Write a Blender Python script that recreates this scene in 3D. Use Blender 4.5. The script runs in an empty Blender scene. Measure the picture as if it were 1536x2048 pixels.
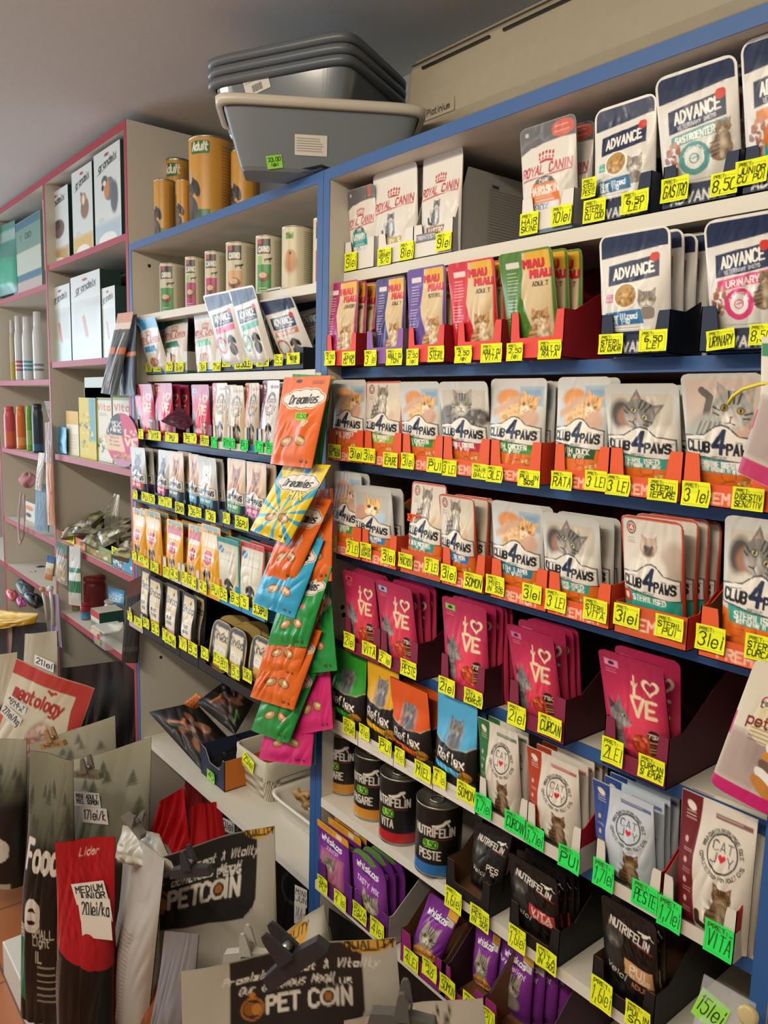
import bpy, math, random
import numpy as np
from mathutils import Matrix, Vector
S = bpy.context.scene
COL = S.collection
# ---------------------------------------------------------------- camera, world, lights, exposure
FPX = 1547.017
YAW, PIT, ROL = [math.radians(a) for a in (50.65004, -7.88925, 1.44020)]
CC = np.array([768., 1024.])
CAM = np.array([1.118, -0.77, 1.58])
_f = np.array([-math.sin(YAW)*math.cos(PIT), math.cos(YAW)*math.cos(PIT), math.sin(PIT)])
_r = np.array([math.cos(YAW), math.sin(YAW), 0.]); _u = np.cross(_r, _f)
RT = _r*math.cos(ROL) + _u*math.sin(ROL); UP = -_r*math.sin(ROL) + _u*math.cos(ROL)
CM = np.array([RT, -UP, _f])
cd = bpy.data.cameras.new('camera'); cd.sensor_fit = 'HORIZONTAL'; cd.sensor_width = 36; cd.lens = FPX/1536*36
cd.clip_start = .02; cd.clip_end = 50
co = bpy.data.objects.new('camera', cd); COL.objects.link(co)
m4 = np.eye(4); m4[:3, 0] = RT; m4[:3, 1] = UP; m4[:3, 2] = -_f; m4[:3, 3] = CAM
co.matrix_world = Matrix(m4.tolist()); S.camera = co
def ray(px, py): return CM.T @ np.array([px-CC[0], py-CC[1], FPX])
def atY(px, py, y=0.): w = ray(px, py); return CAM + w*(y-CAM[1])/w[1]
def atX(px, py, x): w = ray(px, py); return CAM + w*(x-CAM[0])/w[0]
def atZ(px, py, z): w = ray(px, py); return CAM + w*(z-CAM[2])/w[2]
def proj(p): v = CM @ (np.asarray(p, float)-CAM); return CC + FPX*v[:2]/v[2]
def xatpx(px, y, z):
    lo, hi = -4., 1.6
    for _ in range(40):
        m = (lo+hi)/2
        if proj((m, y, z))[0] < px: lo = m
        else: hi = m
    return lo
wd = bpy.data.worlds.new('world'); S.world = wd; wd.use_nodes = True
wd.node_tree.nodes['Background'].inputs[0].default_value = (.75, .85, 1, 1)
wd.node_tree.nodes['Background'].inputs[1].default_value = 1.0
def area(name, loc, rot, sx, sy, power, col):
    l = bpy.data.lights.new(name, 'AREA'); l.shape = 'RECTANGLE'; l.size = sx; l.size_y = sy; l.energy = power; l.color = col
    o = bpy.data.objects.new(name, l); COL.objects.link(o); o.location = loc; o.rotation_euler = rot
    return o
R_ = math.radians
area('ceiling_tube_or_fill_light', (.45, -1.28, 2.24), (R_(36), 0, 0), 1.3, .08, 20.5, (1, .88, .70))
area('ceiling_tube_or_fill_light', (-1.3, -1.7, 2.22), (R_(25), 0, 0), 1.2, .08, 13, (1, .92, .80))
area('ceiling_tube_or_fill_light', (1.75, -1.75, 2.24), (R_(20), R_(18), 0), .08, 1.2, 5, (1, .9, .76))  # added fill light to brighten faces turned toward +x, not a known tube
area('window_daylight', (-3.45, -1.5, 1.45), (0, R_(-90), 0), 1.3, 1.7, 52, (.72, .86, 1))
S.view_settings.view_transform = 'Standard'; S.view_settings.look = 'None'
S.view_settings.gamma = 1; S.view_settings.use_curve_mapping = False
S.view_settings.exposure = 0.08
# ---------------------------------------------------------------- paint engine (print on packaging, as vertex colour)
def lin(h):
    if not isinstance(h, str): return np.asarray(h, float)
    c = np.array([int(h[i:i+2], 16) for i in (0, 2, 4)])/255.
    return np.where(c <= .04045, c/12.92, ((c+.055)/1.055)**2.4)
GL = {'A': '062046 1434', 'B': '06003041423303 3344453606', 'C': '4130100105163645', 'D': '06002042442606', 'E': '40000646 0333', 'F': '400006 0333',
 'G': '41301001051636454323', 'H': '0006 4046 0343', 'I': '2026', 'J': '4045361605', 'K': '0006 400346', 'L': '000646', 'M': '0600234046', 'N': '06004640',
 'O': '103041453616050110', 'P': '06003041423303', 'Q': '103041453616050110 2446', 'R': '06003041423303 2346', 'S': '413010010213334445361605',
 'T': '0040 2026', 'U': '000516364540', 'V': '002640', 'W': '0016233640', 'X': '0046 4006', 'Y': '002340 2326', 'Z': '00400646',
 '0': '103041453616050110', '1': '112026', '2': '01103041420646', '3': '01103041423323 334445361605', '4': '36300444', '5': '400002324345361605',
 '6': '30100205163645443303', '7': '004016', '8': '103041423313020110 1304051636454433', '9': '4313020110304145361605',
 'a': '4246 4332120305163645', 'b': '0006 0312324345361605', 'c': '4332120305163645', 'd': '4046 4332120305163645', 'e': '04444332120305163645',
 'f': '30201116 0232', 'g': '42473818 4332120305163645', 'h': '0006 0312324346', 'i': '2226 2021', 'j': '32371808', 'k': '0006 320446', 'l': '2026',
 'm': '0206 03122326 23324346', 'n': '0206 0312324346', 'o': '123243453616050312', 'p': '0208 0312324345361605', 'q': '4248 4332120305163645',
 'r': '0206 031232', 's': '4212031434453606', 't': '10152636 0232', 'u': '0205163645 4246', 'v': '022642', 'w': '0216233642', 'x': '0246 4206',
 'y': '0226 4208', 'z': '02420646', '.': '2526', ',': '2527', ':': '2223 2526', '+': '0343 2125', '%': '4006 0011 3546', '/': '4006', '-': '1333', '!': '2024 2526',
 '^': '062046 1434 1939', '&': '46100121160525'}
NARROW = 'Iil.,:!1'
_gs = {}
def glyph(ch):
    """strokes of a letter with its shallow corners rounded off"""
    if ch not in _gs:
        out = []
        for st in GL.get(ch, '').split():
            p = [(int(st[k]), -1 if st[k+1] == '9' else int(st[k+1])) for k in range(0, len(st)-1, 2)]; p = [np.array(q, float) for q in p]
            for _ in range(2 if len(p) > 3 else 0):
                cl = np.allclose(p[0], p[-1]); b = p[:-1] if cl else p; n = len(b); q = []
                for i, v in enumerate(b):
                    a, c = b[i-1], b[(i+1) % n]; d1, d2 = v-a, c-v; l = np.linalg.norm(d1)*np.linalg.norm(d2)
                    if (not cl and i in (0, n-1)) or l == 0 or d1 @ d2/l < .45 or d1 @ d2/l > .999: q.append(v)
                    else: q += [v-d1*.25, v+d2*.25]
                p = q+([q[0]] if cl else [])
            out.append(p)
        _gs[ch] = out
    return _gs[ch]
class Cv:
    def __init__(s, asp, base, nx=96):
        s.asp = asp; s.nx = nx; s.ny = max(2, int(round(nx*asp))); s.cell = 100./nx; s.Hh = 100*asp
        s.xs = np.linspace(0, 100, s.nx+1); s.ys = np.linspace(0, s.Hh, s.ny+1)
        s.c = np.empty((s.ny+1, s.nx+1, 3)); s.c[:] = lin(base); s.base = base
    def win(s, x0, y0, x1, y1):
        p = s.cell*1.5
        i0, i1 = np.searchsorted(s.xs, [x0-p, x1+p]); j0, j1 = np.searchsorted(s.ys, [y0-p, y1+p])
        return slice(j0, j1), slice(i0, i1)
    def put(s, sl, sd, col, a=1., soft=None):
        cov = np.clip(.5-sd/(soft or s.cell), 0, 1)[..., None]*a
        s.c[sl] = s.c[sl]*(1-cov)+lin(col)*cov
    def rect(s, x0, y0, x1, y1, col, r=0, a=1., soft=None):
        sl = s.win(x0, y0, x1, y1); X = s.xs[sl[1]][None, :]; Y = s.ys[sl[0]][:, None]
        dx = np.abs(X-(x0+x1)/2)-(x1-x0)/2+r; dy = np.abs(Y-(y0+y1)/2)-(y1-y0)/2+r
        sd = np.hypot(np.maximum(dx, 0), np.maximum(dy, 0))+np.minimum(np.maximum(dx, dy), 0)-r
        s.put(sl, sd, col, a, soft)
    def ell(s, cx, cy, rx, ry, col, a=1., soft=None, rot=0):
        m = max(rx, ry)+(soft or 0); sl = s.win(cx-m, cy-m, cx+m, cy+m); X = s.xs[sl[1]][None, :]-cx; Y = s.ys[sl[0]][:, None]-cy
        if rot: c_, s_ = math.cos(rot), math.sin(rot); X, Y = X*c_+Y*s_, -X*s_+Y*c_
        k = np.hypot(X/rx, Y/ry); s.put(sl, (k-1)*min(rx, ry), col, a, soft)
    def ring(s, cx, cy, rx, ry, w, col, a=1.):
        m = max(rx, ry)+w; sl = s.win(cx-m, cy-m, cx+m, cy+m); X = s.xs[sl[1]][None, :]-cx; Y = s.ys[sl[0]][:, None]-cy
        s.put(sl, np.abs(np.hypot(X/rx, Y/ry)-1)*min(rx, ry)-w/2, col, a)
    def poly(s, pts, col, a=1., soft=None):
        P = np.asarray(pts, float); sl = s.win(P[:, 0].min(), P[:, 1].min(), P[:, 0].max(), P[:, 1].max())
        X = s.xs[sl[1]][None, :]; Y = s.ys[sl[0]][:, None]; ins = np.zeros((Y.shape[0], X.shape[1]), bool); d = np.full(ins.shape, 1e9)
        for i in range(len(P)):
            (ax, ay), (bx, by) = P[i], P[(i+1) % len(P)]
            if ay != by: ins ^= ((ay > Y) != (by > Y)) & (X < (bx-ax)*(Y-ay)/(by-ay)+ax)
            d = np.minimum(d, s.seg(X, Y, ax, ay, bx, by))
        s.put(sl, np.where(ins, -d, d), col, a, soft)
    @staticmethod
    def seg(X, Y, ax, ay, bx, by):
        vx, vy = bx-ax, by-ay; L = vx*vx+vy*vy or 1e-9; t = np.clip(((X-ax)*vx+(Y-ay)*vy)/L, 0, 1)
        return np.hypot(X-ax-t*vx, Y-ay-t*vy)
    def line(s, pts, w, col, a=1.):
        for (ax, ay), (bx, by) in zip(pts[:-1], pts[1:]):
            sl = s.win(min(ax, bx)-w, min(ay, by)-w, max(ax, bx)+w, max(ay, by)+w)
            s.put(sl, s.seg(s.xs[sl[1]][None, :], s.ys[sl[0]][:, None], ax, ay, bx, by)-w/2, col, a)
    def tw(s, t, h, sx=1.): return sum((3.2 if c in NARROW else 5.6) for c in t)*h/6*sx-1.6*h/6*sx
    def text(s, t, x, y, h, col, w=None, al='c', sx=1., sl=0., rot=0., jit=0., rng=None):
        w = w or h*.17; un = h/6.; W = s.tw(t, h, sx); cx = x-(W/2 if al == 'c' else W if al == 'r' else 0); x0 = cx
        ca, sa = math.cos(rot), math.sin(rot)
        for ch in t:
            nar = ch in NARROW; jy = rng.uniform(-jit, jit)*h if jit else 0
            for st in glyph(ch):
                pts = []; jx, jy2 = (rng.uniform(-.2, .2)*un, rng.uniform(-.2, .2)*un) if jit else (0, 0)
                for gx, gy in st:
                    qx = cx+(gx-(1.2 if nar else 0))*un*sx+sl*(6-gy)*un-x; qy = gy*un+jy
                    qx += jx; qy += jy2
                    pts.append((x+qx*ca-qy*sa, y+qx*sa+qy*ca))
                s.line(pts, w, col)
            cx += (3.2 if nar else 5.6)*un*sx
    def arc_text(s, t, cx, cy, r, a0, a1, h, col, inside=False):
        n = len(t)
        for i, ch in enumerate(t):
            a = a0+(a1-a0)*(i+.5)/n; s.text(ch, cx+r*math.sin(a), cy-r*math.cos(a), h, col, rot=a+(math.pi if inside else 0))
    def lines(s, x0, y0, x1, n, dy, col, w=.8, a=.8, seed=0):
        rg = random.Random(seed)
        for i in range(n): s.line([(x0, y0+i*dy), (x1-rg.random()*.25*(x1-x0), y0+i*dy)], w, col, a)
    def vgrad(s, y0, y1, c0, c1, x0=0, x1=100):
        sl = s.win(x0, y0, x1, y1); t = np.clip((s.ys[sl[0]]-y0)/max(y1-y0, 1e-6), 0, 1)[:, None, None]; s.c[sl] = lin(c0)*(1-t)+lin(c1)*t
    def fur(s, x0, y0, x1, y1, amp, seed=0, fx=.9, fy=.35):
        sl = s.win(x0, y0, x1, y1); X = s.xs[sl[1]][None, :]; Y = s.ys[sl[0]][:, None]; rg = random.Random(seed); n = 0
        for k in range(5):
            a, b, p = rg.uniform(-fx, fx), rg.uniform(-fy, fy), rg.uniform(0, 6); n = n+np.sin(a*X+b*Y+p+2*np.sin(.11*Y+p))
        w = np.clip(1-np.maximum(np.abs(X-(x0+x1)/2)/((x1-x0)/2), np.abs(Y-(y0+y1)/2)/((y1-y0)/2)), 0, .3)/.3
        s.c[sl] = np.clip(s.c[sl]*(1+amp*(n*w)[..., None]/2.2), 0, 1)
    def speck(s, cx, cy, rx, ry, cols, n, sz, seed=0):
        rg = random.Random(seed)
        for i in range(n):
            a, r = rg.uniform(0, 6.28), math.sqrt(rg.random()); s.ell(cx+rx*r*math.cos(a), cy+ry*r*math.sin(a), sz*rg.uniform(.7, 1.2), sz*rg.uniform(.5, .9), rg.choice(cols), rot=rg.uniform(0, 3))
# animal photographs as printed pictures
def cathead(c, x, y, r, fur='8a8a86', dark='4a4a48', lite='d8d4cc', eye='b89a3a', tilt=0., seed=0, stripes=True):
    ct, st = math.cos(tilt), math.sin(tilt); T = lambda a, b: (x+r*(a*ct-b*st), y+r*(a*st+b*ct))
    for sg in (-1, 1):
        c.poly([T(sg*.92, -1.25), T(sg*.2, -.72), T(sg*.9, -.15)], fur); c.poly([T(sg*.8, -1.0), T(sg*.42, -.66), T(sg*.8, -.35)], 'c49a8a', a=.6)
    c.ell(x, y, r, r*.88, fur, rot=tilt); c.ell(*T(0, .45), r*.55, r*.4, lite, soft=r*.4, rot=tilt)
    if stripes:
        for k in (-.3, 0, .3): c.line([T(k, -.8), T(k*.7, -.3)], r*.1, dark)
        for sg in (-1, 1): c.line([T(sg*.95, 0), T(sg*.62, .12)], r*.08, dark); c.line([T(sg*.9, .28), T(sg*.6, .32)], r*.07, dark)
    for sg in (-1, 1): c.ell(*T(sg*.4, -.02), r*.2, r*.17, '1c1a18', rot=tilt); c.ell(*T(sg*.4, -.02), r*.15, r*.13, eye, rot=tilt); c.ell(*T(sg*.4, -.02), r*.06, r*.11, '101010', rot=tilt)
    c.poly([T(-.13, .3), T(.13, .3), T(0, .45)], 'a5685c'); c.line([T(0, .45), T(0, .58)], r*.06, dark); c.line([T(-.25, .66), T(0, .58), T(.25, .66)], r*.06, dark)
    c.fur(x-r*1.1, y-r*1.2, x+r*1.1, y+r, .2, seed)
def catsit(c, x, y, h, fur='8a8a86', dark='4a4a48', lite='d8d4cc', seed=0, tail=True):
    if tail: c.line([(x-h*.2, y-h*.05), (x-h*.42, y-h*.12), (x-h*.45, y-h*.3)], h*.13, dark)
    c.ell(x, y-h*.26, h*.28, h*.3, fur); c.ell(x+h*.04, y-h*.48, h*.2, h*.26, fur); c.ell(x+h*.08, y-h*.36, h*.1, h*.25, lite, soft=h*.1)
    for k in range(4): c.line([(x-h*.26, y-h*(.12+.11*k)), (x-h*.05, y-h*(.16+.11*k))], h*.035, dark, .8)
    c.rect(x-h*.02, y-h*.25, x+h*.07, y, lite, r=h*.04); c.rect(x+h*.1, y-h*.25, x+h*.19, y, fur, r=h*.04)
    c.fur(x-h*.4, y-h*.7, x+h*.35, y, .3, seed+3); cathead(c, x+h*.05, y-h*.78, h*.2, fur, dark, lite, seed=seed)
def catprofile(c, x, y, s, fur='7d7a7c', dark='3e3a3e', lite='b5b0ae'):
    c.poly([(x-.42*s, y+1.15*s), (x-.42*s, y+.2*s), (x-.5*s, -.1*s+y), (x-.42*s, y-.45*s), (x-.05*s, y-.62*s), (x+.3*s, y-.42*s), (x+.52*s, y), (x+.6*s, y+.12*s), (x+.5*s, y+.32*s), (x+.2*s, y+.42*s), (x+.1*s, y+.75*s), (x+.2*s, y+1.6*s), (x-.42*s, y+1.6*s)], fur)
    c.poly([(x-.5*s, y-.2*s), (x-.62*s, y-.8*s), (x-.2*s, y-.5*s)], dark); c.poly([(x-.15*s, y-.5*s), (x-.02*s, y-1.05*s), (x+.16*s, y-.5*s)], fur)
    c.ell(x+.28*s, y+.2*s, .26*s, .18*s, lite, soft=.2*s); c.ell(x+.25*s, y-.12*s, .1*s, .08*s, 'e8e4dc'); c.ell(x+.27*s, y-.12*s, .06*s, .07*s, '15130f'); c.ell(x+.56*s, y+.12*s, .06*s, .05*s, '8a5a55')
    for k in range(3): c.line([(x-.3*s+.12*k*s, y-.45*s), (x-.2*s+.1*k*s, y-.2*s)], .05*s, dark); c.line([(x-.4*s, y+(.5+.3*k)*s), (x+.05*s, y+(.42+.3*k)*s)], .07*s, dark, .6)
    c.fur(x-.65*s, y-s, x+.65*s, y+1.6*s, .22, 5)
def dogsit(c, x, y, h, fur='4a3c34', lite='b08a6a', nose='1a1614', seed=0):
    c.ell(x, y-h*.28, h*.24, h*.3, fur); c.rect(x-h*.12, y-h*.35, x-h*.03, y, fur, r=h*.04); c.rect(x+h*.05, y-h*.35, x+h*.14, y, fur, r=h*.04)
    c.ell(x, y-h*.42, h*.1, h*.18, lite, soft=h*.1); c.ell(x, y-h*.75, h*.19, h*.2, fur)
    for sg in (-1, 1): c.ell(x+sg*h*.2, y-h*.7, h*.08, h*.17, nose, rot=-sg*.3); c.ell(x+sg*h*.08, y-h*.8, h*.03, h*.03, '0c0a08')
    c.ell(x, y-h*.66, h*.1, h*.1, lite, soft=h*.06); c.ell(x, y-h*.69, h*.05, h*.04, nose); c.line([(x-h*.06, y-h*.6), (x, y-h*.57), (x+h*.06, y-h*.6)], h*.02, nose); c.fur(x-h*.3, y-h, x+h*.3, y, .25, seed)
def bowl(c, x, y, r, cols, rim='f0ece4', seed=0):
    c.ell(x, y, r, r*.95, rim); c.ell(x, y, r*.88, r*.83, cols[0]); c.speck(x, y, r*.75, r*.7, cols, 26, r*.17, seed)
def heart(c, x, y, s, col, a=1.):
    t = np.linspace(0, 2*math.pi, 28); c.poly(np.stack([x+s*16*np.sin(t)**3/16, y-s*(13*np.cos(t)-5*np.cos(2*t)-2*np.cos(3*t)-np.cos(4*t))/16], 1), col, a)
# ---------------------------------------------------------------- materials
def mat(name, rough=.5, col=None, spec=.5, metal=0., bump=0., bscale=60., coat=0., trans=0., alpha=1., stretch=None):
    m = bpy.data.materials.new(name); m.use_nodes = True; nt = m.node_tree; b = nt.nodes['Principled BSDF']
    b.inputs['Roughness'].default_value = rough; b.inputs['Specular IOR Level'].default_value = spec; b.inputs['Metallic'].default_value = metal
    b.inputs['Coat Weight'].default_value = coat; b.inputs['Coat Roughness'].default_value = .12; b.inputs['Alpha'].default_value = alpha
    tc = nt.nodes.new('ShaderNodeTexCoord'); nz = nt.nodes.new('ShaderNodeTexNoise'); nz.inputs['Scale'].default_value = bscale; nz.inputs['Detail'].default_value = 4
    if stretch:
        mp = nt.nodes.new('ShaderNodeMapping'); mp.inputs['Scale'].default_value = stretch; nt.links.new(tc.outputs['Object'], mp.inputs[0]); nt.links.new(mp.outputs[0], nz.inputs['Vector'])
    else: nt.links.new(tc.outputs['Object'], nz.inputs['Vector'])
    if col is None:
        at = nt.nodes.new('ShaderNodeAttribute'); at.attribute_name = 'print'; nt.links.new(at.outputs['Color'], b.inputs['Base Color'])
    else:
        mx = nt.nodes.new('ShaderNodeMix'); mx.data_type = 'RGBA'; c = lin(col); mx.inputs[6].default_value = (*np.clip(c*.93, 0, 1), 1); mx.inputs[7].default_value = (*np.clip(c*1.05, 0, 1), 1)
        nt.links.new(nz.outputs['Fac'], mx.inputs[0]); nt.links.new(mx.outputs[2], b.inputs['Base Color'])
    if bump:
        bp = nt.nodes.new('ShaderNodeBump'); bp.inputs['Strength'].default_value = bump; bp.inputs['Distance'].default_value = .002
        nt.links.new(nz.outputs['Fac'], bp.inputs['Height']); nt.links.new(bp.outputs[0], b.inputs['Normal'])
    if trans: b.inputs['Transmission Weight'].default_value = trans
    return m
FOIL = mat('glossy_foil_print', .38, spec=.35, bump=.35, bscale=28, coat=.09)
SATIN = mat('satin_film_print', .45, bump=.3, bscale=22, coat=.06, spec=.4)
CARD = mat('card_print', .55, bump=.05, bscale=300, spec=.3)
PAPER = mat('paper_print', .75, spec=.2)
TIN = mat('tin_metal', .32, 'a8a59a', metal=.9, bump=.03)
PLAST = mat('plastic_print', .35, spec=.5)
CLOTH = mat('cloth_print', .9, bump=.6, bscale=500, spec=.1)
CLEAR = mat('clear_film', .12, 'e8eef0', alpha=.22, bump=.5, bscale=18, coat=.6)
LAMI = mat('white_laminate', .5, 'd2cdc0', bump=.03, bscale=400)
BLUE = mat('blue_edge_band', .5, '28538c', bump=.04, bscale=200)
RED = mat('red_edge_band', .55, '9c2436', bump=.04, bscale=200)
# ---------------------------------------------------------------- mesh helpers
names_used = {}
def link(name, me, m, parent=None, loc=None):
    o = bpy.data.objects.new(name, me); COL.objects.link(o)
    if m is not None and me is not None and not me.materials: me.materials.append(m)
    if loc is not None: o.location = loc
    if parent is not None: o.parent = parent
    return o
def tag(o, label, cat, group=None, kind=None):
    o['label'] = label; o['category'] = cat
    if group: o['group'] = group
    if kind: o['kind'] = kind
    return o
def empty(name, loc, label=None, cat=None, group=None):
    o = bpy.data.objects.new(name, None); COL.objects.link(o); o.location = loc; o.empty_display_size = .05
    if label: tag(o, label, cat, group)
    return o
class MB:
    """collects vertices, faces and vertex colours for one mesh"""
    def __init__(s): s.v = []; s.f = []; s.c = []; s.n = 0
    def add(s, v, f, c):
        v = np.asarray(v, float).reshape(-1, 3); c = np.asarray(c, float)
        if c.ndim == 1: c = np.tile(c, (len(v), 1))
        s.v.append(v); s.c.append(c); s.f += [tuple(i+s.n for i in q) for q in f]; s.n += len(v); return s
    def grid(s, P, C, flip=False):
        ny, nx = P.shape[:2]; i = np.arange(ny*nx).reshape(ny, nx)
        q = np.stack([i[:-1, :-1], i[1:, :-1], i[1:, 1:], i[:-1, 1:]], -1).reshape(-1, 4)
        if flip: q = q[:, ::-1]
        C = np.asarray(C, float)
        if C.ndim == 1: C = np.broadcast_to(C, P.shape)
        s.v.append(P.reshape(-1, 3)); s.c.append(C.reshape(-1, 3)); s.f += [tuple(r) for r in (q+s.n).tolist()]; s.n += ny*nx; return s
    def box(s, x0, x1, y0, y1, z0, z1, col):
        v = [(x, y, z) for z in (z0, z1) for y in (y0, y1) for x in (x0, x1)]
        return s.add(v, [(0, 2, 3, 1), (4, 5, 7, 6), (0, 1, 5, 4), (2, 6, 7, 3), (0, 4, 6, 2), (1, 3, 7, 5)], lin(col))
    def prism(s, pts, a, b, col, axis=0, col2=None):
        """polygon pts extruded from a to b along axis (pts are the other two coordinates in order)"""
        def P(t, p): return (t, p[0], p[1]) if axis == 0 else (p[0], t, p[1]) if axis == 1 else (p[0], p[1], t)
        n = len(pts); v1 = [P(a, p) for p in pts]; v2 = [P(b, p) for p in pts]
        s.add(v1, [tuple(range(n))], lin(col2 or col)); s.add(v2, [tuple(range(n-1, -1, -1))], lin(col))
        s.add(v1+v2, [(i, i+n, (i+1) % n+n, (i+1) % n) for i in range(n)], lin(col)); return s
    def tube(s, path, r, col, n=8, cap=True):
        path = [np.asarray(p, float) for p in path]; rr = r if hasattr(r, '__len__') else [r]*len(path); V = []
        for i, p in enumerate(path):
            d = path[min(i+1, len(path)-1)]-path[max(i-1, 0)]; d = d/(np.linalg.norm(d) or 1); a = np.cross(d, (0, 0, 1.) if abs(d[2]) < .9 else (1., 0, 0)); a /= np.linalg.norm(a); b = np.cross(d, a)
            V.append([p+rr[i]*(a*math.cos(t)+b*math.sin(t)) for t in np.linspace(0, 2*math.pi, n, endpoint=False)])
        m = len(path); f = [(i*n+j, i*n+(j+1) % n, (i+1)*n+(j+1) % n, (i+1)*n+j) for i in range(m-1) for j in range(n)]
        if cap: f += [tuple(range(n-1, -1, -1)), tuple(range((m-1)*n, m*n))]
        return s.add(np.array(V).reshape(-1, 3), f, lin(col))
    def lathe(s, prof, n=40, cx=0, cy=0, col=None, a0=0.):
        """prof: [(r, z, colour)], colour may be None to use col"""
        th = np.linspace(0, 2*math.pi, n+1)+a0
        P = np.array([[(cx+r*math.sin(t), cy-r*math.cos(t), z) for t in th] for r, z, *_ in prof])
        C = np.array([[lin(p[2] if len(p) > 2 else col)]*(n+1) for p in prof]); return s.grid(P, C)
    def build(s, name, m, parent=None, loc=None, smooth=False, bevel=0.):
        V = np.concatenate(s.v); C = np.concatenate(s.c); me = bpy.data.meshes.new(name)
        nf = len(s.f); lt = np.fromiter((len(q) for q in s.f), np.int32, nf); li = np.fromiter((i for q in s.f for i in q), np.int32, int(lt.sum()))
        me.vertices.add(len(V)); me.vertices.foreach_set('co', V.astype(np.float32).ravel())
        me.loops.add(len(li)); me.loops.foreach_set('vertex_index', li)
        me.polygons.add(nf); me.polygons.foreach_set('loop_start', np.concatenate([[0], np.cumsum(lt)[:-1]]).astype(np.int32)); me.polygons.foreach_set('loop_total', lt)
        me.polygons.foreach_set('use_smooth', np.full(nf, smooth)); me.update(calc_edges=True); me.validate()
        at = me.color_attributes.new('print', 'FLOAT_COLOR', 'POINT'); at.data.foreach_set('color', np.concatenate([np.clip(C, 0, 1), np.ones((len(C), 1))], 1).astype(np.float32).ravel())
        o = link(name, me, m, parent, loc)
        if bevel:
            b = o.modifiers.new('bevel', 'BEVEL'); b.width = bevel; b.segments = 2; b.limit_method = 'ANGLE'
        return o
def sstep(a, b, x): t = np.clip((x-a)/(b-a), 0, 1); return t*t*(3-2*t)
def crinkle(U, V, seed, n=5, f=14):
    rg = random.Random(seed); Z = 0
    for k in range(n):
        a, b, p, q = rg.uniform(-f, f)*.5, rg.uniform(-f, f)*.5, rg.uniform(0, 6.3), rg.uniform(2, 6); w = np.clip(np.sin(q*U+p)*np.sin((7-q)*V+2*p), 0, 1)
        Z = Z+w*(np.abs(np.sin(a*U+b*V+p+1.8*np.sin(2.5*U+3*V+p)))-.6)*1.3
    return Z
def pouchmesh(mb, c, corners, T, seed=0, round_top=.0, seal=.1, bot=.5, crk=.0011, round_bot=0., wave=0., back=None, gusset=None, fy=0.):
    """film pouch: corners TL TR BR BL as (x, z); front faces -y; bulge T; printed canvas c on the front"""
    TL, TR, BR, BL = [np.asarray(p, float) for p in corners]; H = np.linalg.norm((TL+TR-BL-BR)/2); W = np.linalg.norm((TR+BR-TL-BL)/2)
    def surf(nx, ny, sign):
        u = np.linspace(0, 1, nx+1)[None, :]; v = np.linspace(0, 1, ny+1)[:, None]; hw = np.ones_like(v)
        if round_top: q = np.clip(1-v*H/round_top, 0, 1); hw = hw-(round_top/(W/2))*(1-np.sqrt(1-q*q))
        if round_bot: q = np.clip(1-(1-v)*H/round_bot, 0, 1); hw = hw-(round_bot/(W/2))*(1-np.sqrt(1-q*q))
        k = (2*u-1); kk = k*hw; uu = (kk+1)/2; X = np.zeros((ny+1, nx+1)); Z = X.copy()
        for i, A in ((0, X), (1, Z)): A[:] = (TL[i]*(1-uu)+TR[i]*uu)*(1-v)+(BL[i]*(1-uu)+BR[i]*uu)*v
        side = np.clip(1-np.abs(k)**3.2, 0, 1)**.62; prof = sstep(seal, .6, v)*(1-(1-bot)*sstep(.84, 1, v))
        Y = sign*(T/2*side*prof+.0008)+fy*(1-v)**2
        if crk: Y = Y-crk*crinkle(k*1.2+0*v, v*1.6+0*k, seed)*np.clip(1-np.abs(k)**6, 0, 1)*(.35+prof)
        if wave: Y = Y+wave*np.sin(3.2*k+seed)*(1-sstep(.0, .35, v))
        return np.stack([X+0*v, Y, Z+0*u], -1)
    mb.grid(surf(c.nx, c.ny, -1), c.c)
    B = surf(14, 16, 1); mb.grid(B, lin(back or c.base), flip=True)
    F = surf(14, 1, -1)[1]; b = B[-1]; mb.grid(np.stack([F, b]), lin(back or c.base)); return mb
DES = {}
def design(key, fn, *a, **k):
    if key not in DES: DES[key] = fn(*a, **k)
    return DES[key]
PM = {}
def pouch(name, label, cat, group, key, c, w, h, T, loc, lean=0., roll=0., yaw=0., kids=None, mtl=None, **kw):
    mk = (key, round(w, 3), round(h, 3)); me = PM.get(mk)
    if me is None:
        taper = kw.pop('taper', .02); o = pouchmesh(MB(), c, [(-w/2, h), (w/2, h), (w/2*(1-taper), 0), (-w/2*(1-taper), 0)], T, seed=hash(key) % 97 if isinstance(key, int) else sum(map(ord, str(key))) % 97, **kw).build(name, mtl or FOIL, smooth=True); PM[mk] = o.data
    else: o = link(name, me, None)
    o.location = loc; o.rotation_euler = (Matrix.Rotation(yaw, 3, 'Z') @ Matrix.Rotation(-lean, 3, 'X') @ Matrix.Rotation(roll, 3, 'Y')).to_euler()
    tag(o, label, cat, group); return o
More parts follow.
